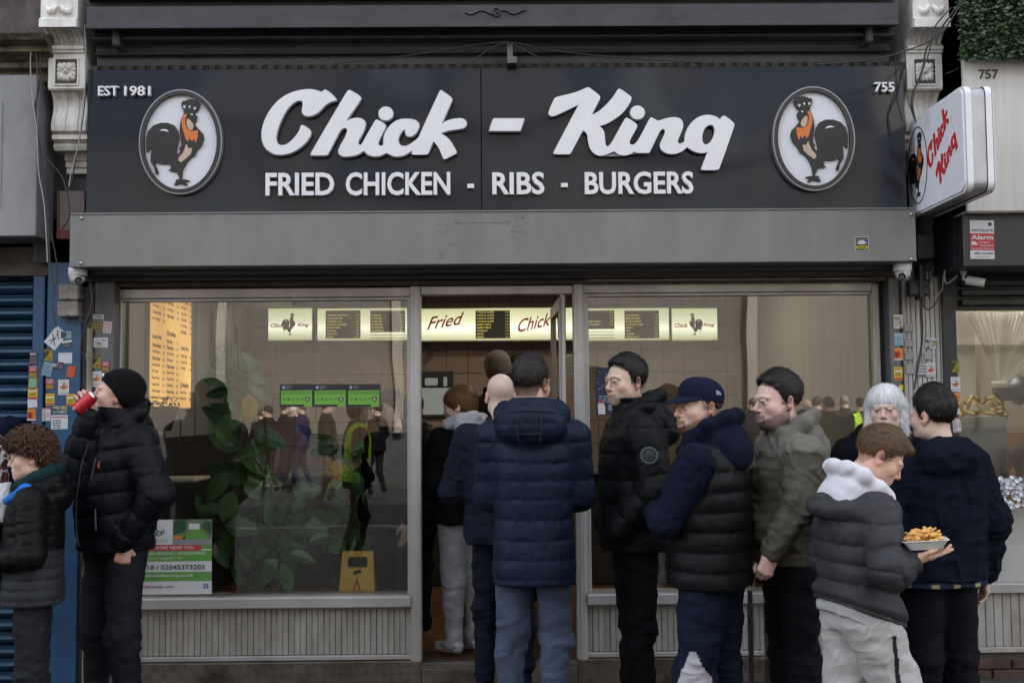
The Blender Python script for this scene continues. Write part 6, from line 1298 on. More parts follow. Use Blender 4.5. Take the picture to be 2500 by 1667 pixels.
m = MB(); m.lathe([(0, .012), (.032, .012), (.032, .004), (.018, -.004), (.014, -.022), (0, -.024)], Matrix.Translation((x, -.3, z)), 20); m.tube([(x, -.3, z-.015), (x, -.30, z-.045), (x+.02, -.31, z-.055)], .009, 8); m.build('mount', M_pw, e)
dv_ = Vector((.85, -.45, -.25)).normalized(); BM = Matrix.Translation((x+.055, -.33, z-.062)) @ dv_.to_track_quat('Z', 'Y').to_matrix().to_4x4()
m = MB(); m.lathe([(0, -.05), (.022, -.05), (.025, -.045), (.025, .045), (.022, .047), (0, .044)], BM, 20); m.build('barrel', M_pw, e); m = MB(); m.lathe([(0, .046), (.015, .047), (.016, .045)], BM, 16); m.build('lens', M_lens_, e)
M_jb = mat('junction_box', (.30, .28, .26), .6, var=(14, .5, (.5, .47, .44)), bump=(30, .1))
for i, (a, b_, c, d, r) in enumerate(((142, 693, 192, 733, 1), (139, 734, 190, 774, -3))):
    x0, x1, z0, z1 = rect(a, b_, c, d, -.22); cx, cz = (x0+x1)/2, (z0+z1)/2; Mr = Matrix.Translation((cx, 0, cz)) @ Matrix.Rotation(R(r), 4, 'Y') @ Matrix.Translation((-cx, 0, -cz))
    m = MB(); m.box(x0, x1, -.22, -.145, z0+.002, z1-.002, 0, Mr, bev=.007); m.box(cx-.004, cx+.006, -.2225, -.21, z0+.004, z0+.012, 1, Mr)
    tag(recenter(m.build('junction_box', [M_jb, M_dark])), ['upper pale square junction box on the blue pilaster', 'lower tilted junction box hanging under the other one'][i], 'junction box', 'junction boxes on the blue pilaster')
m = MB(); x0, _, z0, z1 = rect(207, 802, 222, 1650, -.13); m.tube([(x0+.018, -.135, 0.0), (x0+.018, -.135, z1)], .0175, 14)
for py in (868, 1120, 1400): zz = W(214, py, -.13)[1]; m.tube([(x0+.018, -.135, zz-.012), (x0+.018, -.135, zz+.012)], .022, 14)
tag(recenter(m.build('drain_pipe', mat('pipe_paint', (.30, .31, .27), .5, var=(9, .6, (.45, .38, .3)), streak=(1, 1, .4)))), 'thin pale upright pipe between blue and grey pilasters', 'pipe')
gl = 'old cables hanging on the shop fronts'
CB = [([(95, 85), (88, 110), (92, 200), (88, 300), (100, 400), (112, 480), (118, 560), (122, 640), (130, 700)], -.42, .005, 0, 'thick dark cable bundle falling from the left stone cornice'),
      ([(92, 84), (75, 130), (78, 230), (90, 320), (94, 420), (108, 500), (116, 640)], -.43, .0035, 1, 'pale cable looping down beside the left grey fascia'),
      ([(98, 86), (97, 200), (84, 270), (98, 360), (112, 450), (124, 560), (140, 660), (128, 740), (138, 800)], -.41, .004, 0, 'dark cable ending near the tilted junction box'),
      ([(212, 10), (211, 150), (206, 260), (196, 330), (186, 380), (178, 430), (165, 470)], -.47, .0035, 0, 'cable running down the inner edge of the left corbel'),
      ([(206, 60), (210, 170), (200, 280), (192, 350), (176, 410), (168, 455)], -.48, .003, 1, 'pale wire beside the left corbel'),
      ([(112, 385), (150, 430), (165, 480), (168, 530), (150, 560)], -.40, .0045, 0, 'sagging cable over the top of the blue pilaster'),
      ([(218, 690), (224, 740), (218, 780), (205, 800), (196, 850), (205, 868)], -.24, .004, 0, 'black wire joining the pale pipe'),
      ([(192, 730), (215, 720), (224, 700)], -.24, .004, 0, 'short wire from upper junction box'), ([(192, 770), (208, 790), (225, 740), (222, 690), (210, 670)], -.25, .005, 0, 'black loop below the left dome camera'),
      ([(2345, 5), (2290, 80), (2262, 120), (2250, 180), (2225, 240), (2232, 290)], -.60, .005, 0, 'black cable crossing the right corbel diagonally'), ([(2322, 20), (2280, 70), (2268, 130), (2240, 200), (2228, 250), (2236, 300)], -.62, .004, 0, 'thinner cable beside it over the right rosette'),
      ([(2200, 10), (2206, 100), (2212, 170), (2214, 230), (2228, 280)], -.50, .003, 0, 'wire down the left edge of the right corbel'), ([(2350, 150), (2335, 170), (2310, 180)], -.50, .004, 0, 'short wire by the white fascia'),
      ([(2262, 650), (2255, 700), (2250, 760), (2252, 800), (2250, 840), (2240, 900), (2232, 950)], -.16, .006, 0, 'thick black cable hanging down the fluted white pilaster'),
      ([(2222, 650), (2235, 690), (2262, 700), (2275, 670), (2280, 650)], -.2, .005, 0, 'cable loop beside the right dome camera'), ([(2262, 740), (2290, 720), (2302, 690), (2304, 560), (2306, 520)], -.2, .0045, 1, 'pale cable rising right of the fluted pilaster'),
      ([(2240, 720), (2262, 755), (2285, 740), (2300, 700)], -.2, .004, 0, 'cable drooping from the black box'), ([(2306, 660), (2308, 690), (2320, 688), (2338, 672)], -.3, .004, 1, 'cable into the bullet camera'),
      ([(2180, 650), (2170, 664), (1900, 667), (1500, 668), (1030, 664)], -.18, .003, 1, 'thin wire along the underside of the shutter slot')]
for pts, y, r, k, lab in CB: cable('cable', pts, y, r, M_cablew if k else M_cable, None, lab, gl)
m = MB(); x0, x1, z0, z1 = rect(2238, 570, 2282, 632, -.22); m.box(x0, x1, -.22, -.12, z0, z1, bev=.006); tag(recenter(m.build('junction_box', M_cable)), 'black plastic box right of the shutter housing', 'junction box')
m = MB(); x0, x1, z0, z1 = rect(2222, 682, 2272, 722, -.2); m.box(x0, x1, -.2, -.13, z0, z1, bev=.01); m.box(x0+.05, x0+.07, -.215, -.13, z0-.02, z1+.08, bev=.004); tag(recenter(m.build('junction_box', M_cable)), 'black cable splitter on the fluted white pilaster', 'junction box')
# ============================================================= STICKERS
PAL = dict(w=flat('paper_white', (.55, .55, .57), .6), k=flat('ink_black', (.02, .02, .022), .6), r=flat('ink_red', (.42, .03, .03), .6), y=flat('ink_yellow', (.62, .45, .02), .6), o=flat('ink_orange', (.60, .17, .02), .6), g=flat('ink_grey', (.22, .22, .23), .6), n=flat('ink_green', (.10, .28, .05), .6), b=flat('ink_blue', (.05, .12, .35), .6), p=flat('ink_plum', (.10, .012, .03), .6), m=flat('ink_mustard', (.28, .22, .02), .6), e=flat('ink_navy', (.012, .016, .045), .6), c=flat('ink_cyan', (.25, .40, .5), .6))
PK = list(PAL); PM = [PAL[k] for k in PK]
def sticker(px, py, w, h, y, rot, bg, draw, label, name='sticker', cat='sticker', group='stickers on the shop front pilasters', parent=None):
    """draw(rect_fn, text_fn) in unit card coordinates 0..1"""
    x, z = W(px, py, y); s = 1/sc_at(y); ww, hh = w*s, h*s; c, n = math.cos(R(rot)), math.sin(R(rot)); used = []
    m = MB(); lay = [0]
    def P(u, v, d=0): a, b_ = (u-.5)*ww, (v-.5)*hh; return (x+a*c-b_*n, y+d, z+a*n+b_*c)
    def ix(k):
        if k not in used: used.append(k)
        return used.index(k)
    def rc(u0, v0, u1, v1, k, l=1): m.add([P(u0, v0, -.0006*l), P(u1, v0, -.0006*l), P(u1, v1, -.0006*l), P(u0, v1, -.0006*l)], [(0, 1, 2, 3)], ix(k))
    def pg(pts, k, l=1): m.add([P(u, v, -.0006*l) for u, v in pts], [tuple(range(len(pts)))], ix(k))
    def tx(t, u, v, wu, hv, k, l=2, al='L', bold=.02): put_text(m, t, lambda a, b_, d: P(a, b_, -.0006*l), w=wu, h=hv, mi=ix(k), x=u, z=v, align=al, bold=bold)
    rc(0, 0, 1, 1, bg, 0); m.add([P(0, 0), P(1, 0), P(1, 1), P(0, 1), P(0, 0, .0015), P(1, 0, .0015), P(1, 1, .0015), P(0, 1, .0015)], [(0, 1, 5, 4), (1, 2, 6, 5), (2, 3, 7, 6), (3, 0, 4, 7)], 0)
    draw(rc, tx, pg)
    o = m.build(name, [PAL[k] for k in used], parent)
    if not parent: tag(recenter(o), label, cat, group)
    return o
def lines(rc, v0, v1, n, k, u0=.1, u1=.9, seed=1):
    rg = random.Random(seed)
    for i in range(n):
        v = v1-(v1-v0)*(i+.5)/n; u = u0
        while u < u1-.05: l = rg.uniform(.08, .25); rc(u, v-.28*(v1-v0)/n, min(u+l, u1), v+.18*(v1-v0)/n, k, 2); u += l+.04
def d_diag(rc, tx, pg): pg([(0, 0), (0, 1), (1, 1)], 'k'); lines(rc, .72, .95, 2, 'm', .08, .8, 3); lines(rc, .08, .3, 2, 'k', .45, .9, 4)
def d_z(rc, tx, pg):
    def ring(r, k, l): pg([(.5+r*math.cos(2*PI*i/28), .62+r*.78*math.sin(2*PI*i/28)) for i in range(28)], k, l)
    ring(.40, 'k', 1); ring(.38, 'w', 2); pg([(.5+.34*math.cos(a), .62+.27*math.sin(a)) for a in [PI+PI*.95*i/12+.25 for i in range(13)]], 'o', 3)
    tx('Z', .30, .46, .42, .32, 'k', 4, bold=.0); lines(rc, .06, .22, 2, 'g')
def d_fast(rc, tx, pg): rc(0, .5, 1, .84, 'r'); tx('FastFit', .08, .82, .84, .13, 'w', 3); lines(rc, .55, .78, 2, 'w', .2, .8, 5); lines(rc, .05, .42, 4, 'y', .08, .92, 6)
def d_bak(rc, tx, pg): tx('B&K', .1, .78, .8, .17, 'w', 2); lines(rc, .08, .7, 6, 'g', .08, .92, 7)
def d_yel(rc, tx, pg): tx('FastFix', .1, .82, .8, .12, 'r', 2); rc(.08, .62, .92, .74, 'w', 2); lines(rc, .25, .58, 4, 'k', .15, .85, 8); rc(0, .04, 1, .18, 'r')
def d_ora(rc, tx, pg): tx('Skyline', .08, .8, .84, .14, 'y', 2); rc(.08, .2, .6, .7, 'r', 2); lines(rc, .25, .68, 4, 'y', .1, .58, 9); rc(0, 0, 1, .1, 'w')
def d_card(rc, tx, pg): lines(rc, .85, .98, 1, 'c', .05, .9, 2); lines(rc, .02, .1, 1, 'c', .6, .95, 2)
def d_text(k='k', n=6, s=1): return lambda rc, tx, pg: lines(rc, .06, .94, n, k, .08, .92, s)
def d_red(rc, tx, pg): rc(0, .86, 1, 1, 'r'); tx('CUSTOM', .1, .88, .8, .09, 'w', 2); lines(rc, .15, .82, 7, 'k', .08, .5, 3); lines(rc, .3, .7, 3, 'r', .55, .92, 4); lines(rc, 0.0, .12, 1, 'k', .05, .95)
def d_tag(rc, tx, pg):
    for a in ([(.1, .55), (.9, .62), (.9, .58), (.1, .50)], [(.15, .2), (.55, .9), (.60, .88), (.2, .18)], [(.5, .3), (.85, .8), (.9, .78), (.55, .27)], [(.2, .8), (.5, .45), (.46, .42), (.16, .77)]): pg(a, 'k')
def d_mix(s): 
    def f(rc, tx, pg):
        rg = random.Random(s)
        for i in range(7):
            u, v = rg.uniform(0, .7), rg.uniform(0, .75); rc(u, v, u+rg.uniform(.15, .3), v+rg.uniform(.1, .22), rg.choice('krygbwo'), 1+i)
        lines(rc, .1, .9, 5, 'g', .1, .9, s)
    return f
YB, YG, YN, YR = -.1415, -.1315, -.0915, -.1015
ST = [(136, 825, 50, 34, YB, 52, 'w', d_tag, 'white diamond sticker with black scrawl, topmost on the blue pilaster'), (161, 817, 25, 17, YB, 0, 'c', d_text('g', 4), 'faded blue grey sticker right of the scrawled one'), (164, 840, 24, 18, YB, 8, 'k', lambda rc, tx, pg: (rc(0, .7, 1, 1, 'w'), lines(rc, .08, .62, 4, 'g')), 'small black and white sticker tilted on the blue pilaster'),
      (117, 866, 22, 30, YB, 0, 'm', d_diag, 'yellow and black diagonal sticker on the blue pilaster'), (159, 874, 33, 26, YB, 0, 'w', d_card, 'blank white card on the blue pilaster'), (142, 893, 26, 18, YB, -2, 'k', lambda rc, tx, pg: (tx('BAT', .02, .35, .5, .5, 'w', 2), lines(rc, .1, .9, 4, 'g', .6, .95)), 'black sticker reading BAT on the blue pilaster'),
      (115, 901, 22, 32, YB, -12, 'c', d_text('k', 9, 4), 'leaning pale blue sticker with dense black lines'), (173, 907, 20, 28, YB, -8, 'r', d_text('o', 5, 3), 'torn orange red sticker on the blue pilaster'), (122, 937, 21, 26, YB, 0, 'p', d_fast, 'maroon FastFit sticker on the blue pilaster'), (155, 945, 26, 37, YB, 0, 'w', d_z, 'white sticker with Z in a ring on the blue pilaster'),
      (122, 975, 21, 28, YB, 0, 'y', d_yel, 'yellow sticker under the maroon one on the blue pilaster'), (173, 976, 21, 28, YB, 0, 'y', d_yel, 'yellow sticker beside the raised hand with the can'), (113, 1012, 20, 33, YB, 0, 'w', d_red, 'white price list sticker headed in red, low on the blue pilaster'), (146, 1000, 34, 18, YB, 0, 'g', d_mix(4), 'worn picture sticker low on the blue pilaster'), (145, 1030, 40, 34, YB, 0, 'w', lambda rc, tx, pg: (tx('THE MAN WITH', .04, .78, .92, .14, 'r', 2), lines(rc, .05, .7, 4, 'k', .1, .6)), 'white notice headed THE MAN WITH on the blue pilaster'),
      (82, 875, 20, 30, YN, 0, 'k', d_bak, 'black B&K sticker on the shutter guide'), (81, 907, 22, 30, YN, 0, 'p', d_fast, 'maroon FastFit sticker on the shutter guide'), (80, 935, 21, 26, YN, 0, 'n', d_text('w', 6), 'green sticker in two columns on the shutter guide'), (80, 960, 23, 28, YN, 0, 'y', d_yel, 'yellow sticker on the shutter guide'), (79, 984, 23, 22, YN, 4, 'w', d_card, 'torn white and blue sticker on the shutter guide'), (77, 1012, 21, 28, YN, 0, 'o', d_ora, 'orange Skyline sticker on the shutter guide'),
      (240, 773, 26, 10, YG, 0, 'w', lambda rc, tx, pg: tx('COBRA', .1, .2, .8, .6, 'k', 2), 'small white COBRA sticker, topmost on the grey pilaster'), (240, 783, 26, 9, YG, 0, 'g', d_text('k', 2), 'faded grey strip under the white COBRA one'), (237, 798, 24, 17, YG, 0, 'm', d_text('k', 3), 'dull mustard sticker on the grey pilaster'), (262, 799, 20, 28, YG, -6, 'w', d_text('r', 6), 'white and red poster scrap on the grey pilaster'), (246, 836, 34, 24, YG, 0, 'w', d_mix(9), 'overlapping torn stickers with red base on the grey pilaster'),
      (234, 883, 22, 30, YG, 0, 'm', d_diag, 'yellow and black diagonal sticker on the grey pilaster'), (258, 894, 20, 26, YG, 0, 'p', d_fast, 'maroon FastFit sticker on the grey pilaster'), (235, 925, 26, 37, YG, 0, 'w', d_z, 'white sticker with Z in a ring above the beer can man'), (238, 985, 28, 30, YG, 0, 'w', d_mix(12), 'white and blue sticker behind the drink can'),
      (2193, 785, 22, 34, YG, 0, 'w', d_mix(15), 'colourful torn sticker, topmost on the right grey strip'), (2194, 828, 21, 30, YG, 0, 'c', lambda rc, tx, pg: (tx('SUNNY', .05, .8, .9, .14, 'w', 2), lines(rc, .06, .7, 6, 'g')), 'pale grey SUNNY sticker on the right grey strip'), (2194, 864, 21, 30, YG, 0, 'o', d_ora, 'orange sticker on the right grey strip'), (2193, 912, 21, 32, YG, 0, 'y', d_yel, 'yellow sticker with red foot on the right grey strip'), (2195, 950, 20, 22, YG, 0, 'k', lambda rc, tx, pg: rc(.5, .4, 1, 1, 'y'), 'black and yellow sticker above the white haired woman'),
      (2273, 838, 26, 26, -.0805, -8, 'w', d_mix(21), 'torn red and green sticker on the fluted pilaster'), (2272, 903, 24, 34, -.0805, 0, 'w', d_z, 'white sticker with Z in a ring on the fluted pilaster'), (2332, 893, 20, 30, YR, 0, 'm', d_diag, 'yellow and black diagonal sticker on the black pilaster'), (2333, 938, 23, 36, YR, 0, 'w', d_z, 'white sticker with Z in a ring on the black pilaster'),
      (2334, 972, 21, 28, YR, 0, 'o', d_ora, 'orange sticker on the black pilaster'), (2336, 1037, 19, 36, YR, 4, 'w', d_red, 'white price list sticker headed in red on the black pilaster'), (2338, 1075, 15, 16, YR, 0, 'b', d_text('e', 3), 'small dark blue sticker low on the black pilaster')]
for a in ST: sticker(*a)
for i, (px, py, h) in enumerate(((2218, 800, 20), (2220, 838, 18), (2220, 868, 22), (2222, 900, 26), (2266, 868, 20), (2250, 900, 34))):
    sticker(px, py, 22, h, -.0805, 0, 'g', d_text('w', 4, i+2), None, 'glue_residue', parent=shop)
# round code-free disc sticker
x, z = W(2335, 1003, YR); m = MB(); m.ngon2([[(x+.021*math.cos(2*PI*i/28), z+.021*math.sin(2*PI*i/28)) for i in range(28)]], front(YR), 0, .001); tag(recenter(m.build('sticker', PAL['w'])), 'round white sticker on the black pilaster', 'sticker', 'stickers on the shop front pilasters')
def d_motor(rc, tx, pg): rc(.04, .04, .96, .96, 'k'); lines(rc, .4, .92, 5, 'g', .1, .9, 8); pg([(.15, .5), (.3, .7), (.6, .75), (.85, .55), (.6, .45)], 'w', 3); tx('MOTOR', .06, .1, .88, .26, 'y', 4, bold=.03)
sticker(2104, 595, 34, 35, -.4525, 0, 'w', d_motor, 'square black and yellow MOTOR sticker on the shutter housing', group='')
def d_alarm(rc, tx, pg):
    rc(0, .22, 1, .66, 'r'); tx('verisure', .04, .70, .92, .10, 'k', 2, bold=.0); pg([(.72, .92), (.86, .96), (.92, .88), (.80, .84)], 'k'); tx('Alarm', .05, .50, .9, .12, 'w', 2, bold=.03); tx('Images', .38, .40, .42, .055, 'w', 2, bold=.01); tx('recorded', .38, .325, .56, .055, 'w', 2, bold=.01)
    pg([(.05, .36), (.05, .45), (.2, .45), (.3, .40), (.3, .36)], 'w', 2); tx('24h GUARD RESPONSE', .05, .245, .9, .04, 'w', 2, bold=.0); tx('0800 158 8999', .16, .11, .78, .06, 'k', 2, bold=.01); tx('www.verisure.co.uk', .2, .04, .6, .035, 'k', 2, bold=.0)
sticker(2398, 585, 60, 96, -.5025, -1, 'w', d_alarm, 'white and red Alarm notice on the black housing of the boutique', 'alarm_sign', 'sign', '')
# ============================================================= BEHIND THE GLASS
GY = .012
def d_hyg(rc, tx, pg):
    rc(.04, .1, .96, .72, 'n2'); rc(.04, .56, .96, .575, 'k', 2); tx('FOOD HYGIENE RATING', .08, .60, .84, .075, 'k', 2, bold=.0); rc(.72, 0, .96, .11, 'n2', 1)
    for i in range(6):
        cx = .14+.132*i; r = .045 if i < 5 else .075; k = 'k'; pg([(cx+.02*(i == 5)+r*math.cos(2*PI*j/20), .34+r*1.55*math.sin(2*PI*j/20)) for j in range(20)], 'k', 2)
        if i < 5: pg([(cx+r*.84*math.cos(2*PI*j/20), .34+r*.84*1.55*math.sin(2*PI*j/20)) for j in range(20)], 'n2', 3)
        tx(str(i), cx+.02*(i == 5), .34-(.04 if i < 5 else .07), None or (.04 if i < 5 else .07), .08 if i < 5 else .14, 'k' if i < 5 else 'w', 4, al='C', bold=.0 if i < 5 else .03)
    pg([(.12+.045*math.cos(2*PI*j/16), .86+.07*math.sin(2*PI*j/16)) for j in range(16)], 'c', 2); lines(rc, .78, .94, 3, 'g', .19, .36, 2)
PAL['n2'] = flat('hygiene_green', (.16, .42, .05), .5, emit=None)
for i, px in enumerate((724, 806, 888)):
    sticker(px, 965, 82, 55, -.0052, 0, 'k', d_hyg, ['leftmost of the three green hygiene rating stickers on the glass', 'middle one of the three green hygiene rating stickers on the glass', 'rightmost of the three green hygiene rating stickers on the glass'][i], 'rating_sticker', 'sticker', 'food hygiene rating stickers on the left window')
def d_fence(rc, tx, pg):
    rc(0, .66, .56, 1, 'w', 1); rc(.56, .66, 1, 1, 'ph', 1); pg([(.66, .74), (.78, .87), (.86, .87), (.97, .74)], 'n', 2); rc(.56, .66, 1, .735, 'g', 3); rc(.74, .87, .86, .945, 'w', 3); rc(.57, .74, .70, .78, 'o', 2); pg([(.57, .95), (.57, .80), (.70, .84), (.72, 1), (.6, 1)], 'dg', 3); pg([(.88, .9), (.99, .80), (.99, .97), (.92, .98)], 'dg', 3)
    rc(0, .60, 1, .66, 'n', 1); rc(0, .585, .88, .665, 'r', 2); tx('DIRECT TO A HOME NEAR YOU', .0, .605, .80, .042, 'w', 3, bold=.015); rc(0, .44, 1, .585, 'n', 1); tx('LONDON & ESSEX FENCING / LANDSCAPING', -.0, .53, .92, .036, 'w', 3, bold=.015); tx('manufacture / supply / fit', .10, .465, .56, .036, 'w', 3, bold=.01)
    tx('07538818 / 02045373203', .0, .33, .92, .066, 'dg', 3, bold=.02); rc(0, .175, 1, .30, 'n', 1); tx('londonandessexfencing.co.uk', .0, .225, .80, .048, 'w', 3, bold=.015)
    tx('Checka', .14, .085, .19, .045, 'r', 3, bold=.01); tx('trade.com', .335, .085, .24, .045, 'e', 3, bold=.0); rc(.91, .075, .965, .14, 'b', 2); tx('f', .93, .08, .02, .05, 'w', 3)
    tx('LAEF', .24, .785, .23, .062, 'dg', 3, bold=.02); tx('FENCING MANUFACTURERS &', .20, .725, .31, .018, 'dg', 3, bold=.0); tx('LANDSCAPING CONTRACTORS', .20, .695, .31, .018, 'dg', 3, bold=.0)
    for k in range(3): rc(.27+k*.035, .84, .285+k*.035, .88, 'dg', 3)
    pg([(.38, .95), (.40, .90), (.45, .875), (.47, .85), (.46, .835), (.41, .84), (.375, .86), (.37, .90)], 'dg', 3); pg([(.385, .93), (.405, .895), (.45, .868), (.455, .848), (.41, .85), (.385, .87)], 'w', 4)
PAL['ph'] = flat('printed_garden', (.12, .16, .07), .5); PAL['dg'] = flat('ink_dark_green', (.015, .07, .03), .5)
sticker(408, 1359, 215, 178, -.0052, 0, 'w', d_fence, 'green and white fencing firm poster in the lower left window', 'poster', 'poster', '')
def d_xmas(rc, tx, pg):
    rg = random.Random(4)
    for i in range(10): u, v = rg.uniform(.05, .4), rg.uniform(.5, .95); pg([(u+.02*math.cos(a), v+.008*math.sin(a)) for a in [2*PI*j/8 for j in range(8)]], 'w', 2)
    lines(rc, .26, .42, 4, 'c', .1, .95, 3); tx('SPURS', .45, .78, .4, .06, 'w', 2); pg([(.08, .02), (.06, .2), (.12, .3), (.22, .3), (.3, .18), (.3, .02)], 'w', 3); pg([(.1, .25), (.13, .33), (.22, .33), (.25, .25)], 'r', 4); lines(rc, .1, .22, 3, 'c', .4, .9, 5)
sticker(1492, 955, 76, 116, -.0052, 0, 'e', d_xmas, 'navy poster with snowflakes on the right window by the parka man', 'poster', 'poster', '')
# menu light boxes over the counter
M_lb = mat('menu_glow', (.8, .8, .6), .4, emit=((.86, .90, .58), .55)); M_lb2 = mat('menu_glow_bright', (.9, .9, .7), .4, emit=((1, 1, .72), .2)); M_yt = mat('menu_yellow', (.7, .6, .1), .5, emit=((.9, .75, .2), .07)); M_rt = flat('menu_red', (.55, .02, .015), .5); M_mb = mat('menu_black', (.02, .02, .02), .5); M_gr = flat('menu_grey', (.35, .35, .2), .5)
def glowface(name):
    m = bpy.data.materials.get(name)
    if m: return m
    m = mat(name, (.8, .8, .6), .4); n = m.node_tree.nodes; L = m.node_tree.links; b = n['Principled BSDF']; tc = n.new('ShaderNodeTexCoord'); sp = n.new('ShaderNodeSeparateXYZ'); L.new(tc.outputs['Generated'], sp.inputs[0])
    cr = n.new('ShaderNodeValToRGB'); e = cr.color_ramp.elements; e[0].position = 0; e[0].color = (.30, .32, .16, 1); e[1].position = 1; e[1].color = (.42, .45, .24, 1); q = e.new(.38); q.color = (1, .98, .78, 1); q = e.new(.62); q.color = (.64, .64, .44, 1)
    L.new(sp.outputs[2], cr.inputs[0]); L.new(cr.outputs[0], b.inputs['Emission Color']); b.inputs['Emission Strength'].default_value = .20; return m
M_tube = glowface('tube_lit_acrylic')
MY = BY-.35
def lightbox(px0, px1, label, draw, py0=753, py1=830):
    x0, x1, z0, z1 = rect(px0, py0, px1, py1, MY); cx = (x0+x1)/2; e = empty('menu_board', (cx, MY, z0), label, 'menu board', 'lit menu boards above the counter')
    c = MB(); c.box(x0, x1, MY+.012, MY+.16, z0-.008, z1+.008); c.build('casing', M_alu, e)
    f_ = MB(); f_.add([(x0+.004, MY, z0), (x1-.004, MY, z0), (x1-.004, MY, z1), (x0+.004, MY, z1), (x0+.004, MY+.0115, z0), (x1-.004, MY+.0115, z0), (x1-.004, MY+.0115, z1), (x0+.004, MY+.0115, z1)], [(0, 1, 2, 3), (0, 4, 5, 1), (3, 2, 6, 7), (0, 3, 7, 4), (1, 5, 6, 2)]); f_.build('lit_face', M_tube, e)
    m = MB(); draw(m, x0, x1, z0, z1); m.build('menu_print', [M_mb, M_yt, M_rt, M_or, M_lb2], e)
def panel(m, pxa, pxb, rows, prices=True, head=None, blanks=0):
    xa, xb, za, zb = rect(pxa, 758, pxb, 826, MY-.004); n = 9; dz = (zb-za)/n
    m.box(xa, xb, MY-.004, MY-.001, za+blanks*dz, zb, 0); y = MY-.0055; r0 = 0
    if head: put_text(m, head, front(y), w=min((xb-xa)*.6, .02*len(head)), h=dz*.55, mi=2, x=xa+.01, z=zb-dz*.8, bold=.02); r0 = 1
    for i, t in enumerate(rows):
        z = zb-dz*(i+r0+.80); put_text(m, t, front(y), w=min((xb-xa)*.72, .0118*len(t)), h=dz*.56, mi=1, x=xa+.012, z=z, bold=.035)
        if prices: put_text(m, '%d.%d0' % (1+i, (i*3) % 10), front(y), w=.030, h=dz*.5, mi=1, x=xb-.012, z=z, align='R')
    for i in range(blanks): m.box(xa, xb, MY-.004, MY-.001, za+dz*i+.002, za+dz*i+.006, 0)
def b_mid(m, x0, x1, z0, z1):
    panel(m, 1161, 1245, ['1 PCE & CHIPS', '2 PCE & CHIPS', '3 PCE & CHIPS', '4 PCE & CHIPS', 'FAMILY MEAL', 'FAMILY MEAL', 'COLESLAW', 'SALAD', 'BEANS'])
    def scr(word, pxa, pya, wd, ht, ang):
        ox, oz = W(pxa, pya, MY-.005); c, n = math.cos(R(ang)), math.sin(R(ang)); put_text(m, word, lambda a, b_, d: (ox+a*c-b_*n+.25*b_, MY-.005, oz+a*n+b_*c), w=wd, h=ht, mi=2, shear=.35, bold=.01)
    scr('Fried', 1042, 806, .33, .115, 9); scr('Chicken', 1264, 812, .42, .12, 12)
def b_l(m, x0, x1, z0, z1):
    panel(m, 795, 880, ['CHICKEN SANDWICH', '1/4lb BURGER', 'CHEESE extra', 'CHICKEN NUGGETS', 'SPARE RIBS', 'SAUSAGE', 'SAVALOYS', 'CHIPS'], head='BURGER'); panel(m, 904, 989, ['1 PIECE', '2 PIECES', '4 PIECES', '8 PIECES', '10 PIECES', '20 PIECES'], head='CHICKEN PIECES', blanks=2)
def b_r(m, x0, x1, z0, z1):
    panel(m, 1418, 1500, ['', '', '', 'BUTTERED ROLLS', 'SAUCE SACHETS'], blanks=3); panel(m, 1525, 1609, ['CAN DRINKS', 'MILK SHAKES', 'BLACKCURRENT', '2 LTR BOTTLES', 'LEMON', 'TEA', 'COFFEE', 'CHOCOLATE'], head='DRINKS')
def b_logo(s):
    def f(m, x0, x1, z0, z1):
        cx, cz = (x0+x1)/2, (z0+z1)/2; q = .00042; mm_ = MB(); rooster(mm_, lambda a, c, d: (cx+a*q*-s*.72, MY-.004+d*.001, cz-c*q*.78), 1)
        for v_, f__, mi in zip(mm_.v, mm_.f, mm_.m): pass
        mm_.m = [{0: 0, 1: 2, 2: 2, 3: 4}[k] for k in mm_.m]; m.add(mm_.v, [], 0); o_ = len(m.v)-len(mm_.v); m.f += [tuple(i+o_ for i in f__) for f__ in mm_.f]; m.m += mm_.m; m.sm += [False]*len(mm_.f)
        put_text(m, 'Chick', front(MY-.004), w=.12, h=.04, mi=2, x=x0+.025, z=cz-.03, shear=.3, bold=.03); put_text(m, 'King', front(MY-.004), w=.105, h=.04, mi=2, x=x1-.13, z=cz-.03, shear=.3, bold=.03)
    return f
lightbox(654, 762, 'small lit board with rooster logo, leftmost over the counter', b_logo(-1)); lightbox(774, 1002, 'lit menu board with burger and pieces lists', b_l); lightbox(1004, 1406, 'lit board reading Fried Chicken seen through the doorway', b_mid); lightbox(1410, 1634, 'lit menu board with drinks list behind the right window', b_r); lightbox(1640, 1752, 'small lit board with rooster logo, rightmost over the counter', b_logo(1))
# warm backlit menu on the side wall
WX = IXL+.03; yA, yB, zA, zB = .80, 1.78, 1.575, 2.50
e = empty('wall_menu', (WX, (yA+yB)/2, zA), 'tall glowing orange menu on the inside left wall', 'menu board')
c = MB(); c.box(IXL+.001, WX-.002, yA, yB, zA, zB); c.build('casing', M_alu, e)
M_wm = mat('warm_lit_acrylic', (.8, .5, .2), .4); n_ = M_wm.node_tree; tc_ = n_.nodes.new('ShaderNodeTexCoord'); wv = n_.nodes.new('ShaderNodeTexNoise'); wv.inputs['Scale'].default_value = 1.6; cr = n_.nodes.new('ShaderNodeValToRGB'); cr.color_ramp.elements[0].color = (.42, .17, .035, 1); cr.color_ramp.elements[1].color = (1, .58, .16, 1); cr.color_ramp.elements[0].position = .3; cr.color_ramp.elements[1].position = .7
n_.links.new(tc_.outputs['Object'], wv.inputs['Vector']); n_.links.new(wv.outputs[0], cr.inputs[0]); n_.links.new(cr.outputs[0], n_.nodes['Principled BSDF'].inputs['Emission Color']); n_.nodes['Principled BSDF'].inputs['Emission Strength'].default_value = .17
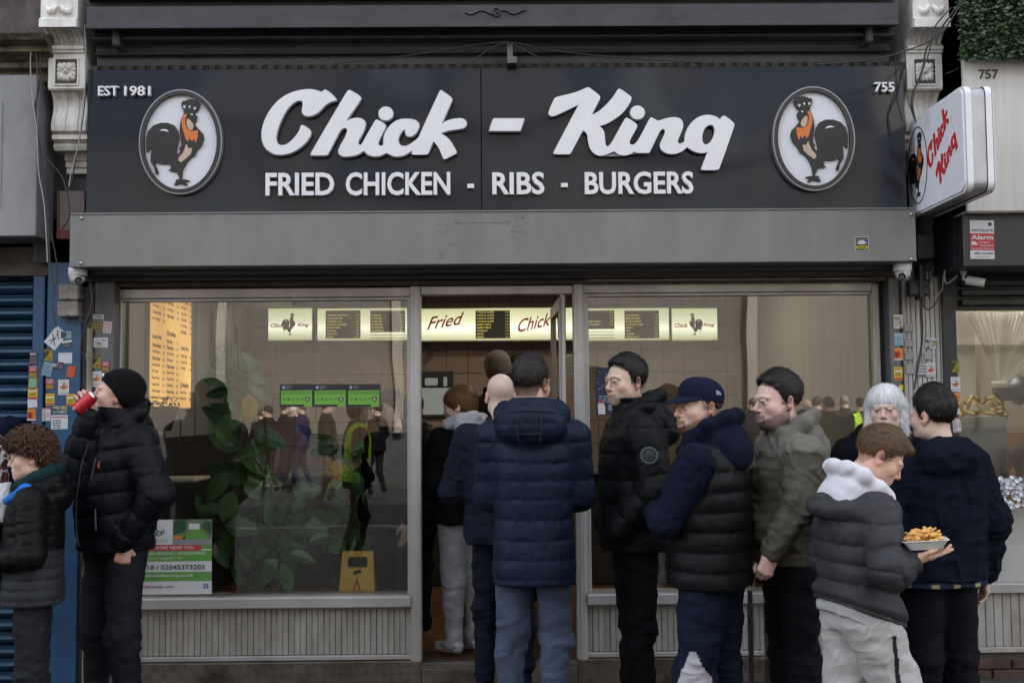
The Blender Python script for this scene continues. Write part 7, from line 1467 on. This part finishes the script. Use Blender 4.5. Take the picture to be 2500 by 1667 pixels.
c = MB(); c.add([(WX, yA+.01, zA+.01), (WX, yB-.01, zA+.01), (WX, yB-.01, zB-.01), (WX, yA+.01, zB-.01)], [(0, 1, 2, 3)]); c.build('lit_face', M_wm, e)
c = MB(); sf = lambda a, b_, d: (WX+.002, yA+a, zA+b_); rg = random.Random(3)
for col_, (u0, n0) in enumerate(((.05, 3), (.37, 3), (.70, 4))):
    v = .90
    while v > .06:
        if rg.random() < .14: v -= .07; put_text(c, rg.choice(['Chicken Breast', 'Family Pack', 'Burgers', 'Drinks']), sf, w=.2, h=.034, x=u0, z=v-.03, mi=0, bold=.05); v -= .06; continue
        put_text(c, rg.choice(['Pieces & Chips', 'Wings & Chips', 'Fillet Meal', '1/4lb Burger', 'Hot Wings', 'Cheese Burger']), sf, w=rg.uniform(.12, .19), h=.026, x=u0, z=v-.02, mi=0, bold=.04); put_text(c, '%d.%d0' % (rg.randint(1, 9), rg.randint(1, 9)), sf, w=.05, h=.022, x=u0+.22, z=v-.02, mi=1, bold=.03); v -= .043
c.build('menu_print', [flat('menu_purple', (.06, .03, .05), .5), flat('menu_brown', (.25, .06, .03), .5)], e)
for (ya, yb, za, zb, lab) in ((2.36, 2.98, 1.80, 2.55, 'dark framed picture on the inside left wall'), (3.2, 3.6, 1.95, 2.3, 'small dark picture deeper along the inside left wall')):
    c = MB(); c.box(IXL+.012, IXL+.04, ya, yb, za, zb, 0, bev=.004); c.box(IXL+.03, IXL+.042, ya+.04, yb-.04, za+.05, zb-.04, 1); tag(recenter(c.build('picture_frame', [M_black, mat('faded_print', (.16, .15, .11), .3, var=(9, .8))])), lab, 'picture', 'framed pictures inside')
c = MB(); x0, x1, z0, z1 = rect(1345, 790, 1400, 830, 2.9)
# counter, hatch, steel fryer unit
e = empty('counter', (0, 2.9, FLOOR), 'long serving counter with brown front and glass warmer inside the shop', 'counter')
c = MB(); c.box(IXL+.3, IXR-.02, 2.75, 3.15, FLOOR, 1.02, bev=.01); c.build('front', mat('counter_brown', (.022, .014, .010), .6, var=(3, .4)), e); c = MB(); c.box(IXL+.28, IXR-.02, 2.70, 3.20, 1.0201, 1.06, bev=.006); c.build('worktop', mat('steel', (.35, .33, .30), .3, metal=.8), e)
c = MB(); c.box(-.95, -.15, 2.78, 3.1, 1.061, 1.38, bev=.02); c.build('warmer', mat('warmer_glass', (.16, .13, .10), .15, metal=.3), e)
x0, x1, z0, z1 = rect(1030, 915, 1098, 1012, BY-.03); e = empty('serving_hatch', (x0, BY, z0), 'dark framed hatch with pale kitchen shelves in the back wall', 'hatch')
c = MB(); c.box(x0-.06, x1+.03, BY-.05, BY-.009, z0-.03, z1+.03, bev=.004); c.build('frame', M_dark2, e)
c = MB(); c.box(x0, x1, BY-.06, BY-.05, z0, z1-.12, bev=.003); c.box(x0+.03, x0+.15, BY-.09, BY-.06, z1-.10, z1-.03, bev=.01); c.box(x0+.2, x1-.02, BY-.1, BY-.06, z1-.11, z1-.02, bev=.01); c.build('shelf', mat('kitchen_white', (.42, .46, .46), .4, emit=((.5, .55, .55), .03)), e)  # faint emission on the shelves stands in for kitchen light
c = MB(); x0, x1, z0, z1 = rect(1386, 870, 1405, 925, 2.6)
for i in range(9): c.box(x0-.02, x1+.02, 2.6, 2.62, z0+i*.022, z0+i*.022+.010, bev=.002)
c.box(x0-.02, x1+.02, 2.62, 2.66, z0, z1+.02, bev=.003); tag(recenter(c.build('wire_rack', mat('steel', None))), 'bright steel rack glimpsed between the door and its post', 'rack')
# clock on the back wall
x, z = W(1030, 862, BY-.02); c = MB(); c.lathe([(0, .0), (.085, .0), (.088, -.012), (.095, -.012), (.098, .012)], Matrix.Translation((x, BY-.03, z)) @ Matrix.Rotation(-PI/2, 4, 'X'), 28, 0); tag(recenter(c.build('wall_clock', mat('clock_face', (.20, .17, .15), .3))), 'round wall clock just right of the left door post', 'clock')
# floor mat
c = MB(); c.box(-.36, .10, .75, 1.5, FLOOR-.003, FLOOR+.008, bev=.003); tag(recenter(c.build('door_mat', M_black)), 'black rubber mat on the brown floor inside the door', 'mat')
# wet floor sign (A-frame)
x0, x1, z0, z1 = rect(822, 1346, 922, 1600, .16); cx = (x0+x1)/2; e = empty('wet_floor_sign', (cx, .20, FLOOR), 'yellow folding wet floor sign standing behind the left window', 'floor sign'); M_ys = mat('yellow_plastic', (.95, .55, .02), .35, var=(8, .15)); ZT = z1
def board(sg, name):
    top, bot = .20+sg*.012, .20+sg*.14; h_ = ZT-FLOOR; f = lambda a, b_, d: (cx+a*(.092+.034*(1-b_)), bot+(top-bot)*b_+d*sg*-1, FLOOR+b_*h_)
    out = [(-.95, .0), (-.55, .0), (-.5, .05), (.5, .05), (.55, .0), (.95, .0), (.98, .03), (.98, .985), (.92, 1), (-.92, 1), (-.98, .985), (-.98, .03)]; hole = [(-.55, .84), (-.62, .87), (-.62, .92), (-.55, .945), (.55, .945), (.62, .92), (.62, .87), (.55, .84)]
    m = MB(); m.ngon2([out, hole], f, 0, .007); b_ = m.build(name, M_ys, e)
    if sg < 0:
        m = MB(); g = lambda a, b__, d: tuple(Vector(f(a, b__, 0))+Vector((0, -.0015, 0))); m.ngon2([[(-.42, .52), (.42, .52), (0, .76)], [(-.26, .55), (.26, .55), (0, .70)]], g, 0); m.build('warning_triangle', M_rt, b_)
        m = MB(); m.ngon2([[(-.24, .775), (.22, .79), (.24, .83), (-.22, .815)]], g, 0); m.build('maker_label', M_dark, b_)
board(-1, 'front_board'); board(1, 'rear_board')
# little table
x, z = W(445, 1166, .9); e = empty('cafe_table', (x, .95, FLOOR), 'small pale topped table in the dark behind the left window', 'table'); c = MB(); c.box(x-.3, x+.12, .75, 1.15, z-.025, z, bev=.008); c.build('table_top', M_panelw, e); c = MB(); c.tube([(x-.08, .95, FLOOR+.015), (x-.08, .95, z-.026)], .02, 10); c.build('leg', M_alu, e); c = MB(); c.lathe([(0, .02), (.16, .015), (.17, 0)], Matrix.Translation((x-.08, .95, FLOOR)), 20); c.build('base', M_black, e)
# ------------------------------------------------------------- plants
M_leaf = mat('rubber_leaf', (.075, .20, .06), .28, var=(9, .35), spec=.6, bump=(14, .1)); M_leafy = mat('yellow_leaf', (.75, .45, .02), .35, var=(12, .3)); M_leafu = mat('pale_leaf', (.15, .32, .10), .32, var=(9, .3)); M_stem = mat('plant_stem', (.09, .06, .035), .8, bump=(40, .3)); M_pot = mat('terracotta', (.16, .06, .035), .8, var=(8, .3))
def leaf_pts(L, wd, curl=.25, fold=.18, n=8, mcols=4):
    V, F = [], []
    for i in range(n+1):
        t = i/n; w_ = wd*math.sin(PI*min(1, t**.82))**.72*(1 if t < .97 else .25)
        for j in range(-mcols, mcols+1):
            u = j/mcols; V.append(Vector((t*L, u*w_/2, fold*abs(u)*w_/2-curl*L*t*t*.5+.0015*math.sin(t*30+abs(u)*4)*abs(u))))
    c = 2*mcols+1
    for i in range(n):
        for j in range(c-1): F.append((i*c+j, i*c+j+1, (i+1)*c+j+1, (i+1)*c+j))
    return V, F
def leaf_obj(par, px, py, Lpx, ang, y, mt, rg, wr=.52):
    x, z = W(px, py, y); s = 1/sc_at(y); L_ = Lpx*s*1.12; V, F = leaf_pts(L_, L_*wr*rg.uniform(.9, 1.1)); a = R(ang)
    M_ = Matrix.Translation((x, y, z)) @ Matrix.Rotation(-a, 4, 'Y') @ Matrix.Rotation(PI/2-rg.uniform(.1, .9), 4, 'X') @ Matrix.Translation((-L_/2, 0, 0)); m = MB(); m.add([M_ @ v for v in V], F, 0, True)
    P0 = M_ @ Vector((0, 0, 0)); d = (M_.to_3x3() @ Vector((-1, 0, 0))); m.tube([P0+d*L_*.28+Vector((0, .01, -.0)), P0], .0028, 5, 1)
    m.tube([M_ @ (v+Vector((0, 0, .0008))) for v in V[4::9]], .0014, 4, 2); return m.build('leaf', [mt, M_stem, M_leafu], par)
LV1 = [(545,1080,75,155),(580,1070,60,100),(641,1088,85,5),(627,1136,85,-30),(540,1142,70,195),(544,1179,80,200),(586,1164,55,-95),(646,1170,80,-10),(620,1196,60,-40),(493,1238,62,120),(518,1247,66,20),(556,1238,72,-110),(531,1289,62,150),(595,1298,70,30),(539,1353,55,-130),(616,1344,75,185),
       (542,903,88,130),(603,891,58,-70),(630,922,45,-30),(578,946,62,190),(636,949,70,-50),(566,992,74,-100),(520,925,60,170),(552,868,60,80),(578,915,66,60),(560,1030,70,215),(600,1015,60,-20),(530,960,55,200),(590,960,50,110),(520,1010,60,160),(505,1300,60,200),(560,1330,60,-60),(575,1250,70,-30)]
LV2 = [(658,1255,60,100),(688,1251,62,80),(722,1272,80,30),(650,1310,60,140),(722,1319,70,100),(705,1353,82,-60),(586,1391,72,-90),(701,1412,70,-80),(663,1374,55,-110),(640,1225,60,160),(690,1300,66,10),(740,1360,60,-20),(670,1215,55,70),(620,1415,60,-120),(735,1225,64,60),(760,1290,66,-10)]
LV3 = [(807,1208,64,175),(931,1200,60,10),(909,1225,60,-40),(884,1272,60,-60),(884,1317,60,-80),(790,1315,72,190),(786,1264,70,160),(782,1074,62,180),(786,1102,60,190),(914,1145,52,60),(863,1166,55,-120),(846,1110,52,140),(880,1115,48,30),(840,1250,60,200),(850,1290,60,-150),(820,1180,50,60)]
def plant(lv, stems, label, yb, seed, potx, yel=()):
    rg = random.Random(seed); x, _ = W(potx, 1440, yb); e = empty('rubber_plant', (x, yb, FLOOR), label, 'plant', 'tall rubber plants in the left window')
    m = MB(); m.lathe([(.02, .0), (.11, 0), (.14, .24), (.15, .25), (.15, .28), (.13, .28), (.12, .25), (0, .25)], Matrix.Translation((x, yb, FLOOR)), 24); m.build('pot', M_pot, e)
    for st in stems:
        P = [(W(a, b_, yb+.03*math.sin(a))[0], yb+.03*math.sin(a*.1), W(a, b_, yb)[1]) for a, b_ in st]; P = [(x+(.04*(P[0][0]-x)), yb, FLOOR+.25)]+P; m = MB(); m.tube(P, [.011-.006*i/(len(P)-1) for i in range(len(P))], 7); m.build('stem', M_stem, e)
    lv = list(lv)+[(px+rg.uniform(-38, 38), py+rg.uniform(-34, 34), L_*rg.uniform(.7, 1.1), a+rg.uniform(-60, 60)) for px, py, L_, a in lv]
    for i, (px, py, L_, a) in enumerate(lv): leaf_obj(e, px, py, L_, a, yb+rg.uniform(-.09, .09), M_leafu if rg.random() < .2 else M_leaf, rg)
    for px, py, L_, a in yel: leaf_obj(e, px, py, L_, a, yb-.10, M_leafy, rg, .66)
plant(LV1, [[(590, 1380), (592, 1250), (588, 1150), (592, 1060), (575, 960), (560, 880)], [(600, 1400), (560, 1290), (520, 1260)], [(655, 1120), (640, 1010), (612, 930)]], 'tall rubber plant with a large yellow leaf in the left window', .16, 4, 598, [(609, 997, 62, -85)])
plant(LV2, [[(680, 1400), (690, 1330), (665, 1240), (668, 1180)], [(690, 1390), (725, 1300)], [(640, 1400), (620, 1380)]], 'low bushy rubber plant in the middle of the left window', .20, 5, 690)
plant(LV3, [[(830, 1400), (885, 1330), (862, 1240), (905, 1185), (872, 1120), (830, 1085)], [(800, 1330), (850, 1290)], [(905, 1185), (930, 1200)], [(862, 1240), (800, 1210)]], 'thin rubber plant with one yellow leaf by the wet floor sign', .40, 6, 835, [(824, 1146, 46, -80)])
e = empty('potted_plant', (W(398, 1010, .5)[0], .5, 1.3), 'small leafy plant in a rusty hanging pot behind the beanie man', 'plant'); px_, pz_ = W(398, 1000, .5)
m = MB(); m.lathe([(.0, -.13), (.05, -.13), (.085, -.01), (.095, 0), (.095, .02), (.08, .02), (0, .01)], Matrix.Translation((px_, .5, pz_)), 20); m.build('pot', M_pot, e)
rg = random.Random(8); m = MB()
for i in range(60):
    a, r_ = rg.uniform(0, 2*PI), rg.uniform(.0, .09); V, F = leaf_pts(.03, .018, n=3, mcols=1); M_ = Matrix.Translation((px_+r_*math.cos(a), .5+r_*math.sin(a), pz_+rg.uniform(.01, .08))) @ Euler((rg.uniform(-1, 1), rg.uniform(-1, 1), a)).to_matrix().to_4x4(); m.add([M_ @ v for v in V], F, 0, True)
m.build('foliage', mat('small_leaf', (.10, .17, .03), .5), e)
# ------------------------------------------------------------- artificial hedge panel, top right
x0, x1, z0, z1 = rect(2345, -110, 2760, 148, -.62); e = empty('hedge_panel', (x0, -.6, z0), 'dark green artificial leaf panel fixed over the white fascia', 'hedge panel')
m = MB(); m.box(x0+.02, x1, -.60, -.552, z0+.03, z1); m.build('backing', M_dark, e)
rg = random.Random(11); m = MB()
for i in range(4200):
    x = rg.uniform(x0-.01, min(x1, x0+.75)); z = rg.uniform(z0, z1)-.0; l = rg.uniform(.022, .036); V, F = leaf_pts(l, l*.5, .4, .3, 3, 1)
    M_ = Matrix.Translation((x+rg.uniform(-.01, .01), -.605-rg.random()*.055, z)) @ Euler((rg.uniform(-.9, .9)+1.2, rg.uniform(-.5, .5), rg.uniform(0, 2*PI))).to_matrix().to_4x4(); m.add([M_ @ v for v in V], F, rg.choice((0, 0, 0, 1, 2)), True)
m.build('foliage', [mat('hedge_leaf', (.030, .075, .022), .38), mat('hedge_leaf_pale', (.07, .14, .04), .4), mat('hedge_leaf_dark', (.012, .035, .012), .4)], e)
# ------------------------------------------------------------- boutique window display
M_gold = mat('gold_metal', (.62, .42, .16), .22, metal=1); M_drape = mat('cream_drape', (.66, .62, .53), .8)
def pedestal(px0, px1, pyt, y, lab, zb=.66):
    x0, x1, z0, z1 = rect(px0, pyt, px1, 1240, y); m = MB(); n = 15; P = []
    for i in range(n*4): u = i/(n*4); P.append((x0+(x1-x0)*u, y-.012*math.cos(u*n*2*PI)))
    loop = P+[(x1, y+.28), (x0, y+.28)]; k = len(loop); m.add([(a, b_, zb) for a, b_ in loop]+[(a, b_, z1) for a, b_ in loop], [(i, (i+1) % k, k+(i+1) % k, k+i) for i in range(k)]); m.add([(a, b_, z1) for a, b_ in loop], [tuple(range(k))]); return tag(recenter(m.build('pedestal', M_drape)), lab, 'plinth', 'pleated plinths in the boutique window'), z1
_, zp = pedestal(2348, 2462, 1017, .25, 'lower pleated cream plinth carrying the gold hands'); pedestal(2425, 2455, 925, .62, 'narrow grey column behind the gold hands')
# golden hands making a heart
cx, _z = W(2404, 990, .3); hp = []
for sg in (-1, 1):
    q = lambda u, v, d=0: (cx+sg*u, .36+d, zp+v)
    hp.append([Cap(q(.135, .01), q(.10, .06), .034, .030, k=.02), Cap(q(.10, .06), q(.075, .095), .026, .020, k=.02)]+sum([seg_prims([q(.098-.006*i, .085-.012*i, .018*i-.03), q(.066, .118-.008*i, .018*i-.03), q(.030, .112-.006*i, .016*i-.028), q(.006, .080, .013*i-.022)], [.015, .013, .012, .010], .006) for i in range(4)], [])+seg_prims([q(.11, .035, -.03), q(.06, .018, -.04), q(.008, .030, -.035)], [.018, .014, .011], .01))
Vs, Fs, n0 = [], [], 0
for h_ in hp:
    v, f_ = grid_mesh(h_, .004, .01); v = relax(v, f_, 1); Vs.append(v); Fs.append(f_+n0); n0 += len(v)
go_ = mk('hand_sculpture', np.concatenate(Vs), np.concatenate(Fs), M_gold); tag(recenter(go_), 'shiny gold sculpture of two hands forming a heart on the plinth', 'sculpture')
# curtain gathered in the middle
x0, x1, z0, z1 = rect(2395, 762, 2500, 945, .5); kx, kz = W(2440, 938, .5); m = MB(); rg = random.Random(5); NU, NV = 300, 24; grid = []
for j in range(NV+1):
    t = j/NV; w_ = (1-t)**1.3*.95+.05
    for i in range(NU+1):
        u = i/NU; xx = kx-.20+(u*.75)*1.0; xx = kx+(xx-kx)*w_; zz = z1+(kz-z1)*t-.10*(u-.25)**2*(1-t)*t*4; grid.append((xx, .5+.016*math.sin(u*190+math.sin(u*17)*3)*w_+.02*math.sin(u*23), zz))
m.add(grid, [(j*(NU+1)+i, j*(NU+1)+i+1, (j+1)*(NU+1)+i+1, (j+1)*(NU+1)+i) for j in range(NV) for i in range(NU)], 0, True)
m.lathe([(.0, .02), (.045, .02), (.052, 0), (.045, -.02), (0, -.02)], Matrix.Translation((kx, .5, kz)), 20, 0)
M_sheer = bpy.data.materials.new('sheer_fabric'); M_sheer.use_nodes = True; nn_ = M_sheer.node_tree; pb = nn_.nodes['Principled BSDF']; pb.inputs['Base Color'].default_value = (.85, .80, .70, 1); pb.inputs['Roughness'].default_value = .9; pb.inputs['Alpha'].default_value = .8
tag(recenter(m.build('curtain', M_sheer)), 'sheer cream curtain tied at its middle in the boutique window', 'curtain')
def tuft(px, py, n, h_, lab, y=.12, col=(.26, .19, .12)):
    n = int(n*1.7)
    x, z = W(px, py, y); m = MB(); rg = random.Random(px)
    for i in range(n):
        a, sp = rg.uniform(0, 2*PI), rg.uniform(0, .35); top = Vector((x+math.cos(a)*sp*h_, y+math.sin(a)*sp*h_*.5, z+h_*rg.uniform(.7, 1))); b0 = Vector((x+rg.uniform(-.02, .02), y, z)); mid = (top+b0)/2+Vector((0, 0, .02)); m.tube([b0, mid, top], [.0012, .001, .0004], 3, 0, False)
        for k in range(14):
            t = .45+.55*k/14; p_ = b0+(top-b0)*t; q = p_+Vector((rg.uniform(-.02, .02), rg.uniform(-.02, .02), rg.uniform(.0, .02))); m.add([p_, q, p_+Vector((.001, 0, .002))], [(0, 1, 2)], 0)
    return tag(recenter(m.build('pampas_grass', mat('dried_grass', col, .9))), lab, 'dried grass', 'dried pampas grass in the boutique window')
tuft(2380, 1200, 40, .26, 'dried grass tuft in front of the pleated plinth'); tuft(2455, 1190, 44, .24, 'dried grass tuft right of the plinth'); tuft(2492, 1180, 44, .26, 'dried grass tuft at the right edge of the picture'); tuft(2420, 1215, 26, .2, 'short dried grass between the two taller tufts')
rg = random.Random(9); m = MB()
for i in range(260):
    px = rg.uniform(2362, 2520); py = 1195+rg.uniform(-30, 45)-(abs(px-2410) < 18)*-20; yy = rg.uniform(-.115, -.075); x, z = W(px, py, yy); d = Vector((rg.uniform(-.5, .5), -1, rg.uniform(-.3, .6))).normalized(); Q = d.to_track_quat('Z', 'Y').to_matrix().to_4x4(); c0 = Matrix.Translation((x, yy, z)) @ Q
    for k in range(5):
        a = 2*PI*k/5+rg.random(); V, F = leaf_pts(.017, .017, -.5, .3, 3, 1); m.add([c0 @ Matrix.Rotation(a, 4, 'Z') @ Matrix.Rotation(-.5, 4, 'Y') @ v for v in V], F, 0, True)
tag(recenter(m.build('flower_garland', mat('silk_flower', (.78, .80, .85), .7))), 'heap of white silk flowers along the boutique window base', 'flowers', None, 'stuff')
x, z = W(2485, 966, .6); e = empty('pendant_lamp', (x, .6, z), 'dark pendant lamp with silver bulb cap in the boutique', 'lamp'); m = MB(); m.lathe([(.0, .13), (.03, .125), (.12, .06), (.16, -.03), (.155, -.03), (.0, .03)], Matrix.Translation((x, .6, z)), 24); m.build('lamp_shade', M_dark2, e); m = MB(); m.lathe([(0, -.05), (.03, -.04), (.035, -.02), (.03, .0), (0, .01)], Matrix.Translation((x, .6, z-.01)), 16); m.build('bulb', mat('steel', None), e)
# ------------------------------------------------------------- queue barrier with clear banner
bx0, bz = W(1832, 1500, -.95); bx1, _ = W(1868, 1500, -.95); e = empty('queue_barrier', ((bx0+bx1)/2, -.95, 0), 'black legged barrier with a clear printed banner behind the gilet man', 'barrier')
for (xx, wd) in ((bx0, .011), (bx1+.01, .016)):
    m = MB(); m.box(xx-wd, xx+wd, -.96, -.94, .02, W(1850, 1440, -.95)[1], bev=.003); m.build('post', M_black, e)
    m = MB(); m.box(xx-.03, xx+.03, -1.1, -.8, .0, .02, bev=.004); m.build('foot', M_black, e)
M_clear = glass_mat('clear_vinyl', (.82, .82, .83), 1.4, .05); f_ = lambda px, py: (W(px, py, -.975)[0], -.975, W(px, py, -.975)[1])
m = MB(); m.add([f_(1826, 1430), f_(1902, 1430), f_(1898, 1625), f_(1860, 1612), f_(1846, 1580), f_(1830, 1560)], [(0, 5, 4, 3, 2, 1)]); bn = m.build('banner', M_clear, e)
m = MB(); cx, cz = W(1878, 1460, -.977)
for r_ in (.03, .045, .06, .075):
    m.tube([(cx+r_*.5*math.cos(a), -.977, cz-.03+r_*1.6*math.sin(a)) for a in [PI+PI*i/14 for i in range(15)]], .0009, 4)
for i in range(12): a = PI+PI*(i+.5)/12; m.tube([(cx+.045*math.cos(a), -.977, cz-.03+.14*math.sin(a)), (cx+.055*math.cos(a), -.977, cz-.03+.175*math.sin(a))], .0009, 4)
m.build('printed_crest', M_black, bn)
# ------------------------------------------------------------- people across the street, mirrored in the glass
def passer(px, yv, yaw, H, top, bot, hair, label, skin=(.45, .29, .22), vest=None, style='short', cap=None, z0=0.):
    x = W(px, 1000, yv)[0]; fr_ = Fr(1250, 1000, -1, 0, H); fr_.x, fr_.y, fr_.yaw = x, -yv, R(yaw)
    o = dict(head=dict(style=None if cap else style, hair=hair, skin=skin, hh=.007, strands=0, at=(0, -.02, 1.655)), arms=[[sh(1), (.27, .04, 1.15), (.2, -.12, .95)], [sh(-1), (-.27, .0, 1.15), (-.2, -.16, .98)]], hands=[], group='people across the street mirrored in the shop glass',
             legs=[(-1, (-.09, 0, .9), (-.10, -.12, .5), (-.10, -.04, .09)), (1, (.09, 0, .9), (.10, .02, .49), (.11, .16, .10))], hipz=.92, hipc=(0, 0))
    b, app = person((x, -yv), R(yaw), H, label, o, z0)
    if cap: 
        hb = beanie(b, app, cap, 'cap', .012); v, f__ = grid_mesh([Ell((0, -.105, .045), (.06, .05, .008), k=.01)], .006, .01); mk('cap_peak', app(v), f__, M_cot, hb, np.tile(np.array(cap, dtype=F32), (len(v), 1)))
        mb_ = MB(); 
        for r_ in range(2):
            for i in range(26):
                if (i+r_) % 2: a0, a1 = 2*PI*i/26, 2*PI*(i+1)/26; g = lambda a, zz: tuple(app(np.array([[.092*math.sin(a), .018-.112*math.cos(a), zz]], dtype=F32))[0]); mb_.add([g(a0, .045+.014*r_), g(a1, .045+.014*r_), g(a1, .059+.014*r_), g(a0, .059+.014*r_)], [(0, 1, 2, 3)])
        oo = mb_.build('chequered_band', M_white); oo.parent = hb
    def vc(V, C, ws):
        if vest is None: return C
        C = C.copy(); m_ = (ws < .5)*(V[:, 2] > .9); C[m_*((np.abs(np.abs(V[:, 0])-.12) < .06)+(V[:, 2] < 1.08) > 0)] = vest; C[(np.abs(V[:, 2]-1.12) < .02)*(ws < .5)] = (.5, .5, .5); return C
    coat(fr_, b, o['arms'], col=top, mt=M_cot, hem=.82, h=.018, colf=vc, col_r=.085, seed=int(px)); trousers(o, b, col=bot, h=.02); return b
passer(868, 5.2, 70, 1.66, (.008, .008, .010), (.008, .008, .01), (.02, .02, .02), 'police officer in yellow vest and chequered cap, mirrored in the left window', vest=(.45, .75, .03), cap=(.01, .01, .012))
PS = [(655, 15, -70, 1.66, (.012, .012, .012), (.01, .01, .012), (.02, .015, .01), 'pedestrian in black with dark hair mirrored beside the rubber plant'), (692, 19.5, 60, 1.72, (.010, .010, .016), (.015, .015, .02), (.03, .02, .015), 'pedestrian in near black navy mirrored in the left window'), (715, 17.5, 80, 1.66, (.02, .02, .03), (.02, .02, .03), (.5, .46, .38), 'pale haired pedestrian mirrored in the left window'), (738, 16.5, -80, 1.72, (.035, .028, .14), (.02, .025, .05), (.08, .06, .05), 'pedestrian in a purple blue shirt mirrored in the left window'), (800, 13, 75, 1.75, (.035, .05, .035), (.10, .07, .045), (.02, .015, .01), 'pedestrian in dull green mirrored left of the officer'), (915, 14.5, -60, 1.70, (.012, .012, .014), (.01, .01, .01), (.02, .015, .01), 'pedestrian in black mirrored right of the officer'), (640, 19, 20, 1.6, (.02, .012, .012), (.01, .01, .01), (.03, .02, .01), 'pedestrian in maroon mirrored at the plant'),
      (2000, 13, 30, 1.74, (.012, .013, .018), (.01, .01, .01), (.015, .012, .01), 'pedestrian in dark navy mirrored left of the white haired woman'), (2026, 11, -20, 1.72, (.04, .03, .015), (.02, .02, .02), (.02, .015, .01), 'pedestrian in olive brown mirrored in the right window'), (2062, 16.5, 10, 1.80, (.10, .075, .045), (.03, .03, .03), (.25, .22, .18), 'pedestrian in tan mirrored in the right window'), (1975, 15, 60, 1.70, (.02, .02, .02), (.02, .02, .02), (.3, .2, .14), 'fair haired pedestrian mirrored near the olive jacket'), (1835, 16, -50, 1.72, (.02, .018, .06), (.01, .01, .02), (.03, .02, .015), 'pedestrian in deep blue mirrored between the two bearded men')]
for a in PS: passer(*a)
passer(2098, 13.8, -10, 1.74, (.01, .01, .012), (.01, .01, .01), (.02, .02, .02), 'steward in a yellow vest mirrored beside the white haired woman', vest=(.45, .75, .03))

for i, (x, y) in enumerate(((2.75, .55), (3.2, .9))):  # unseen lamps added to brighten the boutique curtains and display
    q = MB(); M = Matrix.Translation((x, y, 2.75)); q.lathe([(.0, -.02), (.07, -.02), (.07, -.014), (.08, -.01), (.08, 0)], M, 20); fr = q.build('ceiling_lamp', M_alu)
    tag(recenter(fr), ['lit ceiling spot nearest the gold hands in the boutique', 'lit ceiling spot deeper in the boutique'][i], 'ceiling lamp', 'boutique ceiling spots')
    q = MB(); q.lathe([(0, -.0225), (.06, -.0225), (.06, -.021)], M, 20); q.build('bulb', mat('boutique_glow', (1, .95, .85), .5, emit=((1, .95, .86), 55)), fr)
